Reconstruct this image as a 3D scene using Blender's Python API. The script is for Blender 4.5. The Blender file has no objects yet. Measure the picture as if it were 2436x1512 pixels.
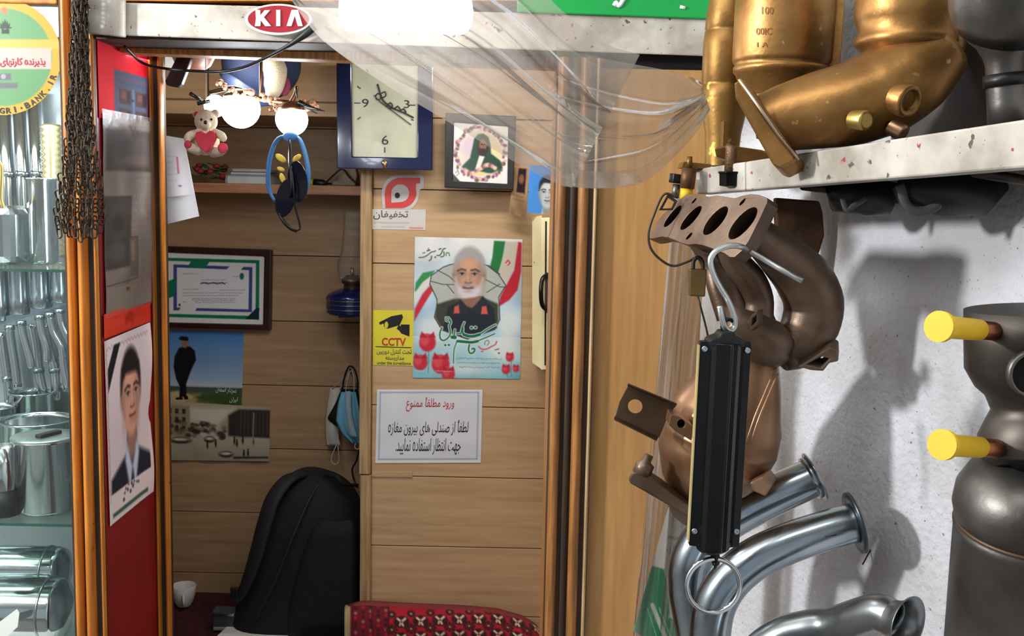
import bpy, bmesh, math, random, unicodedata
import numpy as np
from mathutils import Vector, Matrix, geometry
random.seed(7)
rng = np.random.RandomState(5)
SC = bpy.context.scene
COL = SC.collection
# ------------------------------------------------------------------ camera
F = 2440.0
PITCH = math.atan(271 / F)
EYE = Vector((0, 0, 1.6))
ROT = Matrix.Rotation(math.pi / 2 - PITCH, 3, 'X') @ Matrix.Rotation(0.021, 3, 'Z')
cam = bpy.data.cameras.new('camera')
cam.sensor_width = 36
cam.lens = 36 * F / 2436
cam.clip_start = 0.02
camo = bpy.data.objects.new('camera', cam)
camo.location = EYE
camo.rotation_euler = ROT.to_euler()
COL.objects.link(camo)
SC.camera = camo
# ------------------------------------------------------------------ light
w = bpy.data.worlds.new('world')
SC.world = w
w.use_nodes = True
bg = w.node_tree.nodes['Background']
bg.inputs[0].default_value = (0.78, 0.88, 1.0, 1)
bg.inputs[1].default_value = 0.5
SC.view_settings.view_transform = 'Standard'
SC.view_settings.look = 'None'
SC.view_settings.exposure = 0.0
SC.view_settings.gamma = 1
SC.view_settings.use_curve_mapping = False
SC.cycles.max_bounces = 10
SC.cycles.transparent_max_bounces = 12
SC.cycles.glossy_bounces = 5
SC.cycles.transmission_bounces = 8
SC.cycles.caustics_reflective = False
SC.cycles.caustics_refractive = False
SC.cycles.sample_clamp_indirect = 6


def area(name, loc, target, size, size_y, power, color=(1, 1, 1)):
    l = bpy.data.lights.new(name, 'AREA')
    l.shape = 'RECTANGLE'
    l.size = size
    l.size_y = size_y
    l.energy = power
    l.color = color
    o = bpy.data.objects.new(name, l)
    o.location = loc
    o.rotation_euler = (Vector(target) - Vector(loc)).to_track_quat('-Z', 'Y').to_euler()
    COL.objects.link(o)
    return o


def point(name, loc, power, rad=0.03, color=(1, 1, 1)):
    l = bpy.data.lights.new(name, 'POINT')
    l.energy = power
    l.shadow_soft_size = rad
    l.color = color
    o = bpy.data.objects.new(name, l)
    o.location = loc
    COL.objects.link(o)
    return o


# shop ceiling tubes above and behind the camera, then an unseen key light and booth fill, both added
area('ceiling_tube_light', (-0.45, 0.55, 2.75), (0.15, 1.9, 1.35), 1.2, 0.10, 9, (0.95, 0.98, 1.0))
area('ceiling_tube_light', (-1.3, 0.2, 2.8), (-0.4, 2.2, 1.3), 1.2, 0.15, 6, (0.95, 0.98, 1.0))

point('unseen_key_light', (-2.1, 0.8, 2.2), 265, 0.10, (0.96, 0.98, 1.0))  # unseen key light added off frame at left to light the right wall
area('booth_fill_light', (0.0, 2.34, 2.02), (0.0, 2.75, 0.9), 0.5, 0.08, 5, (1.0, 0.96, 0.9))  # unseen fill added behind the header to brighten the booth planks


# ------------------------------------------------------------------ pixel rays
def ray(px, py):
    return ROT @ Vector(((px - 1218) / F, (756 - py) / F, -1.0))


def W(px, py, Y):
    d = ray(px, py)
    return EYE + d * (Y / d.y)


class Plane:
    def __init__(s, p, n):
        s.p = Vector(p)
        s.n = Vector(n).normalized()
        if s.n.dot(EYE - s.p) < 0:
            s.n = -s.n

    def at(s, px, py, off=0.0):
        d = ray(px, py)
        p0 = s.p + s.n * off
        return EYE + d * ((p0 - EYE).dot(s.n) / d.dot(s.n))


def PY(Y):
    return Plane((0, Y, 0), (0, -1, 0))


def P3(a, b, c):
    a, b, c = W(*a), W(*b), W(*c)
    return Plane(a, (b - a).cross(c - a))


def lin(c):
    return tuple(((x / 255) / 12.92 if x / 255 <= 0.04045 else ((x / 255 + 0.055) / 1.055) ** 2.4) for x in c[:3])


# ------------------------------------------------------------------ materials
MATS = {}


def nd(nt, t, **kw):
    n = nt.nodes.new(t)
    for k, v in kw.items():
        if k.startswith('i_'):
            n.inputs[k[2:].replace('_', ' ')].default_value = v
        else:
            setattr(n, k, v)
    return n


def mat(name, col, rough=0.5, metal=0.0, col2=None, vscale=8.0, vstretch=(1, 1, 1), detail=4, lo=0.35, hi=0.65, bump=0.0, bscale=150.0,
        bstretch=None, alpha=1.0, trans=0.0, ior=1.45, emit=None, estr=0.0, specks=None, sscale=60.0, sthr=0.72, rvar=0.0, spec=0.5, coat=0.0):
    if name in MATS:
        return MATS[name]
    m = bpy.data.materials.new(name)
    MATS[name] = m
    m.use_nodes = True
    nt = m.node_tree
    b = nt.nodes['Principled BSDF']
    b.inputs['Roughness'].default_value = rough
    b.inputs['Metallic'].default_value = metal
    b.inputs['IOR'].default_value = ior
    b.inputs['Alpha'].default_value = alpha
    b.inputs['Transmission Weight'].default_value = trans
    b.inputs['Specular IOR Level'].default_value = spec
    b.inputs['Coat Weight'].default_value = coat
    tc = nd(nt, 'ShaderNodeTexCoord')
    c1 = lin(col) + (1,)
    c2 = lin(col2 if col2 else tuple(x * 0.86 for x in col)) + (1,)
    mp = nd(nt, 'ShaderNodeMapping')
    mp.inputs['Scale'].default_value = vstretch
    nt.links.new(tc.outputs['Object'], mp.inputs[0])
    nz = nd(nt, 'ShaderNodeTexNoise')
    nz.inputs['Scale'].default_value = vscale
    nz.inputs['Detail'].default_value = detail
    nt.links.new(mp.outputs[0], nz.inputs[0])
    rp = nd(nt, 'ShaderNodeValToRGB')
    rp.color_ramp.elements[0].position = lo
    rp.color_ramp.elements[1].position = hi
    rp.color_ramp.elements[0].color = c2
    rp.color_ramp.elements[1].color = c1
    nt.links.new(nz.outputs[0], rp.inputs[0])
    out = rp.outputs[0]
    if specks:
        for i, sc in enumerate(specks):
            n2 = nd(nt, 'ShaderNodeTexNoise')
            n2.inputs['Scale'].default_value = sscale * (1 + 0.37 * i)
            n2.inputs['Detail'].default_value = 3
            ad = nd(nt, 'ShaderNodeVectorMath', operation='ADD')
            ad.inputs[1].default_value = (3.1 * i, 1.7 * i, 5.3 * i)
            nt.links.new(tc.outputs['Object'], ad.inputs[0])
            nt.links.new(ad.outputs[0], n2.inputs[0])
            r2 = nd(nt, 'ShaderNodeValToRGB')
            r2.color_ramp.elements[0].position = sthr
            r2.color_ramp.elements[1].position = sthr + 0.04
            nt.links.new(n2.outputs[0], r2.inputs[0])
            mx = nd(nt, 'ShaderNodeMixRGB')
            nt.links.new(r2.outputs[0], mx.inputs[0])
            nt.links.new(out, mx.inputs[1])
            mx.inputs[2].default_value = lin(sc) + (1,)
            out = mx.outputs[0]
    nt.links.new(out, b.inputs['Base Color'])
    if rvar:
        mr = nd(nt, 'ShaderNodeMapRange')
        mr.inputs['To Min'].default_value = max(0.02, rough - rvar)
        mr.inputs['To Max'].default_value = rough + rvar
        nt.links.new(nz.outputs[0], mr.inputs[0])
        nt.links.new(mr.outputs[0], b.inputs['Roughness'])
    if bump:
        nb = nd(nt, 'ShaderNodeTexNoise')
        nb.inputs['Scale'].default_value = bscale
        nb.inputs['Detail'].default_value = 3
        if bstretch:
            m2 = nd(nt, 'ShaderNodeMapping')
            m2.inputs['Scale'].default_value = bstretch
            nt.links.new(tc.outputs['Object'], m2.inputs[0])
            nt.links.new(m2.outputs[0], nb.inputs[0])
        else:
            nt.links.new(tc.outputs['Object'], nb.inputs[0])
        bp = nd(nt, 'ShaderNodeBump')
        bp.inputs['Strength'].default_value = bump
        bp.inputs['Distance'].default_value = 0.004
        nt.links.new(nb.outputs[0], bp.inputs['Height'])
        nt.links.new(bp.outputs[0], b.inputs['Normal'])
    if emit:
        b.inputs['Emission Color'].default_value = lin(emit) + (1,)
        b.inputs['Emission Strength'].default_value = estr
    return m


def film(name, haze=0.12, tint=(1, 1, 1), gloss=0.25, rough=0.12, bumps=0.0, hazecol=(0.9, 0.9, 0.9), gmax=0.6):
    """clear plastic: mostly see-through, with a milky share and a shiny skin"""
    if name in MATS:
        return MATS[name]
    m = bpy.data.materials.new(name)
    MATS[name] = m
    m.use_nodes = True
    nt = m.node_tree
    nt.nodes.clear()
    out = nd(nt, 'ShaderNodeOutputMaterial')
    tr = nd(nt, 'ShaderNodeBsdfTransparent')
    tr.inputs[0].default_value = tint + (1,)
    df = nd(nt, 'ShaderNodeBsdfDiffuse')
    df.inputs[0].default_value = hazecol + (1,)
    tl = nd(nt, 'ShaderNodeBsdfTranslucent')
    tl.inputs[0].default_value = hazecol + (1,)
    gl = nd(nt, 'ShaderNodeBsdfGlossy')
    gl.inputs['Roughness'].default_value = rough
    m0 = nd(nt, 'ShaderNodeMixShader')
    m0.inputs[0].default_value = 0.5
    nt.links.new(df.outputs[0], m0.inputs[1])
    nt.links.new(tl.outputs[0], m0.inputs[2])
    m1 = nd(nt, 'ShaderNodeMixShader')
    tc = nd(nt, 'ShaderNodeTexCoord')
    nz = nd(nt, 'ShaderNodeTexNoise')
    nz.inputs['Scale'].default_value = 9
    nz.inputs['Detail'].default_value = 5
    nt.links.new(tc.outputs['Object'], nz.inputs[0])
    mr = nd(nt, 'ShaderNodeMapRange')
    mr.inputs['To Min'].default_value = haze * 0.3
    mr.inputs['To Max'].default_value = haze * 1.7
    nt.links.new(nz.outputs[0], mr.inputs[0])
    nt.links.new(mr.outputs[0], m1.inputs[0])
    nt.links.new(tr.outputs[0], m1.inputs[1])
    nt.links.new(m0.outputs[0], m1.inputs[2])
    fr = nd(nt, 'ShaderNodeLayerWeight')
    fr.inputs[0].default_value = gloss
    m2 = nd(nt, 'ShaderNodeMixShader')
    gm = nd(nt, 'ShaderNodeMath', operation='MULTIPLY')
    gm.inputs[1].default_value = gmax
    nt.links.new(fr.outputs['Fresnel'], gm.inputs[0])
    nt.links.new(gm.outputs[0], m2.inputs[0])
    nt.links.new(m1.outputs[0], m2.inputs[1])
    nt.links.new(gl.outputs[0], m2.inputs[2])
    if bumps:
        nb = nd(nt, 'ShaderNodeTexNoise')
        nb.inputs['Scale'].default_value = 40
        bp = nd(nt, 'ShaderNodeBump')
        bp.inputs['Strength'].default_value = bumps
        bp.inputs['Distance'].default_value = 0.01
        nt.links.new(tc.outputs['Object'], nb.inputs[0])
        nt.links.new(nb.outputs[0], bp.inputs['Height'])
        nt.links.new(bp.outputs[0], gl.inputs['Normal'])
    nt.links.new(m2.outputs[0], out.inputs[0])
    return m


def print_mat(name, rough=0.5, coat=0.0, spec=0.5):
    if name in MATS:
        return MATS[name]
    m = bpy.data.materials.new(name)
    MATS[name] = m
    m.use_nodes = True
    nt = m.node_tree
    b = nt.nodes['Principled BSDF']
    a = nd(nt, 'ShaderNodeVertexColor', layer_name='Col')
    nt.links.new(a.outputs[0], b.inputs['Base Color'])
    b.inputs['Roughness'].default_value = rough
    b.inputs['Coat Weight'].default_value = coat
    b.inputs['Specular IOR Level'].default_value = spec
    return m


PRINT = print_mat('matt_print', 0.8, 0, 0.12)
GLOSSY = print_mat('glossy_print', 0.25)
RUGM = print_mat('woven_pile', 0.95)


# ------------------------------------------------------------------ objects
def worig(o):
    v = Vector((0, 0, 0))
    while o is not None:
        v = v + Vector(o.location)
        o = o.parent
    return v


def thing(name, label, cat, loc, group=None):
    o = bpy.data.objects.new(name, None)
    o.empty_display_size = 0.02
    COL.objects.link(o)
    o.location = loc
    o['label'] = label
    o['category'] = cat
    if group:
        o['group'] = group
    return o


def tag(o, label, cat, group=None):
    o['label'] = label
    o['category'] = cat
    if group:
        o['group'] = group
    return o


class MB:
    def __init__(s):
        s.v = []
        s.f = []
        s.sm = []

    def add(s, vs, fs, smooth=False):
        k = len(s.v)
        s.v += [Vector(v) for v in vs]
        s.f += [tuple(i + k for i in f) for f in fs]
        s.sm += [smooth] * len(fs)
        return s

    def box(s, a, b):
        (x0, y0, z0), (x1, y1, z1) = a, b
        vs = [(x0, y0, z0), (x1, y0, z0), (x1, y1, z0), (x0, y1, z0), (x0, y0, z1), (x1, y0, z1), (x1, y1, z1), (x0, y1, z1)]
        return s.hexa(vs)

    def hexa(s, vs):
        return s.add(vs, [(0, 3, 2, 1), (4, 5, 6, 7), (0, 1, 5, 4), (1, 2, 6, 5), (2, 3, 7, 6), (3, 0, 4, 7)])

    def slab(s, q, vec):
        """quad of 3D points thickened by vec"""
        vec = Vector(vec)
        return s.hexa([Vector(p) for p in q] + [Vector(p) + vec for p in q])

    def obox(s, c, ax, ay, az):
        c, ax, ay, az = Vector(c), Vector(ax), Vector(ay), Vector(az)
        return s.hexa([c - ax - ay - az, c + ax - ay - az, c + ax + ay - az, c - ax + ay - az,
                       c - ax - ay + az, c + ax - ay + az, c + ax + ay + az, c - ax + ay + az])

    def prism(s, outer, vec, holes=()):
        vec = Vector(vec)
        loops = [[Vector(p) for p in outer]] + [[Vector(p) for p in h] for h in holes]
        allp = [p for l in loops for p in l]
        tris = geometry.tessellate_polygon(loops)
        n = len(allp)
        vs = allp + [p + vec for p in allp]
        fs = [tuple(t) for t in tris] + [tuple(i + n for i in reversed(t)) for t in tris]
        k = 0
        for l in loops:
            m = len(l)
            for i in range(m):
                j = (i + 1) % m
                fs.append((k + i, k + j, k + j + n, k + i + n))
            k += m
        return s.add(vs, fs)

    def tube(s, pts, rad, seg=12, caps=True, hollow=0.0, squash=1.0, spline=0, up=None):
        pts = [Vector(p) for p in pts]
        if not hasattr(rad, '__len__'):
            rad = [rad] * len(pts)
        if spline:
            pts, rad = catmull(pts, list(rad), spline)
        n = len(pts)
        tans = []
        for i in range(n):
            t = pts[min(i + 1, n - 1)] - pts[max(i - 1, 0)]
            tans.append(t.normalized() if t.length > 1e-9 else Vector((0, 0, 1)))
        u = Vector(up) if up is not None else Vector((0, 0, 1))
        if abs(u.dot(tans[0])) > 0.95:
            u = Vector((1, 0, 0))
        rings = []
        for i in range(n):
            t = tans[i]
            u = (u - t * u.dot(t)).normalized()
            v = t.cross(u)
            rings.append([(u * math.cos(2 * math.pi * k / seg) + v * squash * math.sin(2 * math.pi * k / seg)) for k in range(seg)])

        def shell(dr, flip):
            vs, fs = [], []
            for i in range(n):
                vs += [pts[i] + d * max(rad[i] - dr, 1e-5) for d in rings[i]]
            for i in range(n - 1):
                for k in range(seg):
                    a, b = i * seg + k, i * seg + (k + 1) % seg
                    q = (a, b, b + seg, a + seg)
                    fs.append(q[::-1] if flip else q)
            return vs, fs
        vs, fs = shell(0, False)
        if hollow:
            v2, f2 = shell(hollow, True)
            k0 = len(vs)
            fs += [tuple(i + k0 for i in f) for f in f2]
            vs += v2
            for e in (0, n - 1):
                for k in range(seg):
                    a, b = e * seg + k, e * seg + (k + 1) % seg
                    fs.append((a, a + k0, b + k0, b) if e == 0 else (a, b, b + k0, a + k0))
            s.add(vs, fs, True)
        else:
            s.add(vs, fs, True)
            if caps:
                s.add(vs[:seg], [tuple(range(seg))[::-1]])
                s.add(vs[-seg:], [tuple(range(seg))])
        return s

    def lathe(s, p, d, prof, seg=24, up=None, caps=False):
        """profile (t, r) turned about the axis p + d t"""
        p, d = Vector(p), Vector(d).normalized()
        u = Vector(up) if up else Vector((0, 0, 1))
        if abs(u.dot(d)) > 0.95:
            u = Vector((1, 0, 0))
        u = (u - d * u.dot(d)).normalized()
        v = d.cross(u)
        vs, fs = [], []
        n = len(prof)
        for t, r in prof:
            for k in range(seg):
                a = 2 * math.pi * k / seg
                vs.append(p + d * t + (u * math.cos(a) + v * math.sin(a)) * r)
        for i in range(n - 1):
            for k in range(seg):
                a, b = i * seg + k, i * seg + (k + 1) % seg
                fs.append((a, b, b + seg, a + seg))
        s.add(vs, fs, True)
        if caps:
            s.add(vs[:seg], [tuple(range(seg))[::-1]])
            s.add(vs[-seg:], [tuple(range(seg))])
        return s

    def ball(s, c, r, seg=12, rings=8, scale=(1, 1, 1), rot=None):
        c = Vector(c)
        vs, fs = [], []
        R = rot if rot else Matrix.Identity(3)
        for i in range(rings + 1):
            th = math.pi * i / rings
            for k in range(seg):
                a = 2 * math.pi * k / seg
                vs.append(c + R @ Vector((r * scale[0] * math.sin(th) * math.cos(a), r * scale[1] * math.sin(th) * math.sin(a), r * scale[2] * math.cos(th))))
        for i in range(rings):
            for k in range(seg):
                a, b = i * seg + k, i * seg + (k + 1) % seg
                fs.append((a, a + seg, b + seg, b))
        return s.add(vs, fs, True)

    def torus(s, c, nrm, R, r, seg=32, sr=8, sx=1.0, up=None):
        c, nrm = Vector(c), Vector(nrm).normalized()
        u = Vector(up) if up else Vector((0, 0, 1))
        if abs(u.dot(nrm)) > 0.95:
            u = Vector((1, 0, 0))
        u = (u - nrm * u.dot(nrm)).normalized()
        v = nrm.cross(u)
        pts = [c + u * R * math.cos(2 * math.pi * k / seg) + v * R * sx * math.sin(2 * math.pi * k / seg) for k in range(seg)]
        vs, fs = [], []
        for k in range(seg):
            o = (pts[k] - c).normalized()
            for j in range(sr):
                a = 2 * math.pi * j / sr
                vs.append(pts[k] + o * r * math.cos(a) + nrm * r * math.sin(a))
        for k in range(seg):
            for j in range(sr):
                a = k * sr + j
                b = k * sr + (j + 1) % sr
                c2, d2 = ((k + 1) % seg) * sr + j, ((k + 1) % seg) * sr + (j + 1) % sr
                fs.append((a, b, d2, c2))
        return s.add(vs, fs, True)

    def grid(s, fn, nu, nv, smooth=True):
        vs = [fn(i / nu, j / nv) for j in range(nv + 1) for i in range(nu + 1)]
        fs = [(j * (nu + 1) + i, j * (nu + 1) + i + 1, (j + 1) * (nu + 1) + i + 1, (j + 1) * (nu + 1) + i) for j in range(nv) for i in range(nu)]
        return s.add(vs, fs, smooth)

    def build(s, name, m, parent=None, smooth=None, kind=None, fix=True, solid=0, bev=0, sub=0):
        o0 = worig(parent) if parent is not None else Vector((0, 0, 0))
        org = o0
        loc = Vector((0, 0, 0))
        if parent is None:
            a = np.array([tuple(v) for v in s.v])
            org = Vector((float(a[:, 0].mean()), float(a[:, 1].mean()), float(a[:, 2].min())))
            loc = org
        me = bpy.data.meshes.new(name)
        me.from_pydata([tuple(v - org) for v in s.v], [], s.f)
        me.polygons.foreach_set('use_smooth', [bool(x) if smooth is None else smooth for x in s.sm])
        if fix:
            bm = bmesh.new()
            bm.from_mesh(me)
            bmesh.ops.remove_doubles(bm, verts=bm.verts, dist=1e-6)
            bmesh.ops.recalc_face_normals(bm, faces=bm.faces)
            bm.to_mesh(me)
            bm.free()
        me.materials.append(m)
        o = bpy.data.objects.new(name, me)
        o.location = loc
        COL.objects.link(o)
        if parent is not None:
            o.parent = parent
        if kind:
            o['kind'] = kind
        if solid:
            md = o.modifiers.new('s', 'SOLIDIFY')
            md.thickness = solid
            md.offset = 0
        if bev:
            md = o.modifiers.new('b', 'BEVEL')
            md.width = bev
            md.segments = 2
            md.limit_method = 'ANGLE'
            md.angle_limit = 0.7
        if sub:
            md = o.modifiers.new('u', 'SUBSURF')
            md.levels = sub
            md.render_levels = sub
        return o


def catmull(pts, rad, k):
    P = [pts[0] * 2 - pts[1]] + pts + [pts[-1] * 2 - pts[-2]]
    R = [rad[0]] + rad + [rad[-1]]
    op, orr = [], []
    for i in range(1, len(P) - 2):
        for j in range(k):
            t = j / k
            a, b, c, d = P[i - 1], P[i], P[i + 1], P[i + 2]
            op.append(0.5 * ((2 * b) + (c - a) * t + (2 * a - 5 * b + 4 * c - d) * t * t + (3 * b - a - 3 * c + d) * t ** 3))
            orr.append(R[i] + (R[i + 1] - R[i]) * t)
    op.append(pts[-1])
    orr.append(rad[-1])
    return op, orr


def tp(l):
    """list of (px, py, Y, radius in px) -> points, radii"""
    return [W(a[0], a[1], a[2]) for a in l], [a[3] * a[2] / F for a in l]


def struct(o):
    o['kind'] = 'structure'
    return o


def quadY(x0, y0, x1, y1, Y):
    return [W(x0, y0, Y), W(x1, y0, Y), W(x1, y1, Y), W(x0, y1, Y)]


def pxr(px, Y):
    return px * Y / F


# ------------------------------------------------------------------ painted prints: colour stored per vertex of a flat grid
class Canvas:
    def __init__(s, x0, y0, x1, y1, cell=2.0, bg=(255, 255, 255)):
        s.x0, s.y0, s.x1, s.y1 = x0, y0, x1, y1
        s.nx = max(2, int(round(abs(x1 - x0) / cell)))
        s.ny = max(2, int(round(abs(y1 - y0) / cell)))
        s.cell = cell
        X = np.linspace(x0, x1, s.nx + 1)
        Yv = np.linspace(y0, y1, s.ny + 1)
        s.X, s.Y = np.meshgrid(X, Yv)
        s.c = np.zeros(s.X.shape + (3,))
        s.c[:] = bg

    def mix(s, a, col):
        a = np.clip(a, 0, 1)[..., None]
        s.c = s.c * (1 - a) + np.array(col, float) * a
        return s

    def sd(s, d, col, soft=None, op=1.0):
        soft = soft or s.cell * 0.7
        return s.mix(op * np.clip(0.5 - d / (2 * soft), 0, 1), col)

    def rect(s, x0, y0, x1, y1, col, soft=None, op=1.0):
        d = np.maximum(np.maximum(x0 - s.X, s.X - x1), np.maximum(y0 - s.Y, s.Y - y1))
        return s.sd(d, col, soft, op)

    def ell(s, cx, cy, rx, ry, col, soft=None, op=1.0, rot=0.0):
        c, q = math.cos(rot), math.sin(rot)
        x, y = (s.X - cx) * c + (s.Y - cy) * q, -(s.X - cx) * q + (s.Y - cy) * c
        k = np.sqrt((x / rx) ** 2 + (y / ry) ** 2)
        return s.sd((k - 1) * min(rx, ry), col, soft, op)

    def poly(s, pts, col, soft=None, op=1.0):
        inside = np.zeros(s.X.shape, bool)
        d = np.full(s.X.shape, 1e9)
        n = len(pts)
        for i in range(n):
            (xa, ya), (xb, yb) = pts[i], pts[(i + 1) % n]
            d = np.minimum(d, s._seg(xa, ya, xb, yb))
            if ya != yb:
                cr = ((ya > s.Y) != (yb > s.Y)) & (s.X < (xb - xa) * (s.Y - ya) / (yb - ya) + xa)
                inside ^= cr
        return s.sd(np.where(inside, -d, d), col, soft, op)

    def _seg(s, xa, ya, xb, yb):
        dx, dy = xb - xa, yb - ya
        L = dx * dx + dy * dy + 1e-9
        t = np.clip(((s.X - xa) * dx + (s.Y - ya) * dy) / L, 0, 1)
        return np.hypot(s.X - xa - t * dx, s.Y - ya - t * dy)

    def line(s, pts, wd, col, soft=None, op=1.0):
        d = np.full(s.X.shape, 1e9)
        for i in range(len(pts) - 1):
            d = np.minimum(d, s._seg(*pts[i], *pts[i + 1]))
        return s.sd(d - wd / 2, col, soft, op)

    def vgrad(s, ya, yb, ca, cb, mask=None):
        t = np.clip((s.Y - ya) / (yb - ya), 0, 1)[..., None]
        g = np.array(ca, float) * (1 - t) + np.array(cb, float) * t
        m = ((s.Y >= ya) & (s.Y <= yb))[..., None]
        s.c = np.where(m, g, s.c)
        return s

    def noise(s, amp, cells=8):
        g = rng.rand(cells + 2, cells + 2)
        u = (s.X - s.X.min()) / max(1e-6, np.ptp(s.X)) * cells
        v = (s.Y - s.Y.min()) / max(1e-6, np.ptp(s.Y)) * cells
        i, j = u.astype(int), v.astype(int)
        fu, fv = u - i, v - j
        n = g[j, i] * (1 - fu) * (1 - fv) + g[j, i + 1] * fu * (1 - fv) + g[j + 1, i] * (1 - fu) * fv + g[j + 1, i + 1] * fu * fv
        s.c = s.c + (n[..., None] - 0.5) * amp
        return s

    def textline(s, x0, x1, y, h, col, op=0.8, seed=0):
        r = np.random.RandomState(seed + int(y * 7 + x0))
        x = x0
        while x < x1:
            wl = r.uniform(2, 7) * max(1, h / 4)
            pts = [(x + wl * k / 3, y + r.uniform(-h / 2, h / 2)) for k in range(4)]
            s.line(pts, max(1.0, h * 0.22), col, op=op)
            x += wl + r.uniform(1, 3)
        return s

    def mesh(s, name, fn, m, parent=None, keep=None):
        """fn(px, py) -> world point"""
        ny, nx = s.X.shape
        pts = [fn(float(x), float(y)) for x, y in zip(s.X.ravel(), s.Y.ravel())]
        if parent is None:
            o0 = pts[len(pts) // 2].copy()
            o0.z = min(p.z for p in pts)
        else:
            o0 = worig(parent)
        co = np.array([tuple(p - o0) for p in pts], np.float32)
        idx = np.arange(ny * nx).reshape(ny, nx)
        q = np.stack([idx[:-1, :-1], idx[1:, :-1], idx[1:, 1:], idx[:-1, 1:]], -1).reshape(-1, 4)
        if keep is not None:
            k = keep(s.X, s.Y)
            kk = (k[:-1, :-1] & k[1:, 1:] & k[1:, :-1] & k[:-1, 1:]).reshape(-1)
            q = q[kk]
        me = bpy.data.meshes.new(name)
        me.from_pydata(co.tolist(), [], q.tolist())
        me.polygons.foreach_set('use_smooth', [True] * len(me.polygons))
        c = np.clip(s.c / 255.0, 0, 1)
        c = np.where(c <= 0.04045, c / 12.92, ((c + 0.055) / 1.055) ** 2.4)
        at = me.color_attributes.new('Col', 'FLOAT_COLOR', 'POINT')
        at.data.foreach_set('color', np.concatenate([c.reshape(-1, 3), np.ones((ny * nx, 1))], 1).astype(np.float32).ravel())
        if keep is not None:
            bm = bmesh.new()
            bm.from_mesh(me)
            bmesh.ops.delete(bm, geom=[v for v in bm.verts if not v.link_faces], context='VERTS')
            bm.to_mesh(me)
            bm.free()
        me.materials.append(m)
        o = bpy.data.objects.new(name, me)
        COL.objects.link(o)
        if parent is None:
            o.location = o0
        else:
            o.parent = parent
        return o


def quadmap(plane, tl, tr, br, bl, x0, y0, x1, y1, off=0.0, wob=None):
    """canvas coordinates -> bilinear pixel quad -> plane"""
    def f(x, y):
        u, v = (x - x0) / (x1 - x0), (y - y0) / (y1 - y0)
        px = (tl[0] * (1 - u) + tr[0] * u) * (1 - v) + (bl[0] * (1 - u) + br[0] * u) * v
        py = (tl[1] * (1 - u) + tr[1] * u) * (1 - v) + (bl[1] * (1 - u) + br[1] * u) * v
        return plane.at(px, py, off + (wob(u, v) if wob else 0.0))
    return f


# ------------------------------------------------------------------ Persian shaping and flat lettering
FORMS = {}
for cp in list(range(0xFB50, 0xFC00)) + list(range(0xFE80, 0xFEFD)):
    d = unicodedata.decomposition(chr(cp)).split()
    if len(d) == 2 and d[0] in ('<initial>', '<medial>', '<final>', '<isolated>'):
        FORMS.setdefault(chr(int(d[1], 16)), {})[d[0][1:-1]] = chr(cp)


def shape(t):
    """joined letter forms in visual order"""
    t = t.replace('ی', '\u06cc').replace('ک', '\u06a9')
    out = []
    for i, ch in enumerate(t):
        f = FORMS.get(ch)
        if not f:
            out.append(ch)
            continue
        prev = FORMS.get(t[i - 1]) if i else None
        nxt = FORMS.get(t[i + 1]) if i + 1 < len(t) else None
        jp = bool(prev and 'initial' in prev and 'final' in f)
        jn = bool(nxt and 'final' in nxt and 'initial' in f)
        k = 'medial' if jp and jn else 'final' if jp else 'initial' if jn else 'isolated'
        out.append(('\u0665' if ch == 'ه' else ch) if k == 'isolated' else f.get(k) or ch)
    return ''.join(reversed(out))


def text2d(s, rtl=False, bold=0.0, shear=0.0):
    # some overlapping outlines fill badly at some resolutions: keep the one that fills most
    best = None
    for res in ((3, 4, 5, 6, 7, 9) if rtl else (3,)):
        t = _text2d(s, rtl, bold, shear, res)
        if best is None or t[2] > best[2] * 1.0005:
            best = t
    return best[:2]


def _text2d(s, rtl, bold, shear, res):
    c = bpy.data.curves.new('lettering', 'FONT')
    c.body = shape(s) if rtl else s
    c.size = 1
    c.resolution_u = res
    c.shear = shear
    c.offset = bold
    o = bpy.data.objects.new('lettering', c)
    COL.objects.link(o)
    me = bpy.data.meshes.new_from_object(o.evaluated_get(bpy.context.evaluated_depsgraph_get()))
    vs = np.array([v.co[:2] for v in me.vertices])
    fs = [tuple(p.vertices) for p in me.polygons]
    ar = sum(p.area for p in me.polygons)
    bpy.data.objects.remove(o)
    bpy.data.curves.remove(c)
    bpy.data.meshes.remove(me)
    lo, hi = vs.min(0), vs.max(0)
    vs = (vs - lo) / np.maximum(hi - lo, 1e-6)
    return vs, fs, ar


def text_px(s, rect, fn, m, parent, name='lettering', rtl=False, bold=0.0, slope=0.0, shear=0.0, warp=None):
    """lettering filling the pixel rectangle; fn(px, py) -> world point"""
    vs, fs = text2d(s, rtl, bold, shear)
    x0, y0, x1, y1 = rect
    mb = MB()
    pts = []
    for u, v in vs:
        x = x0 + (x1 - x0) * u
        y = y1 + (y0 - y1) * v + slope * (x - x0)
        if warp:
            x, y = warp(x, y)
        pts.append(fn(x, y))
    mb.add(pts, fs)
    return mb.build(name, m, parent, fix=False)


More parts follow.
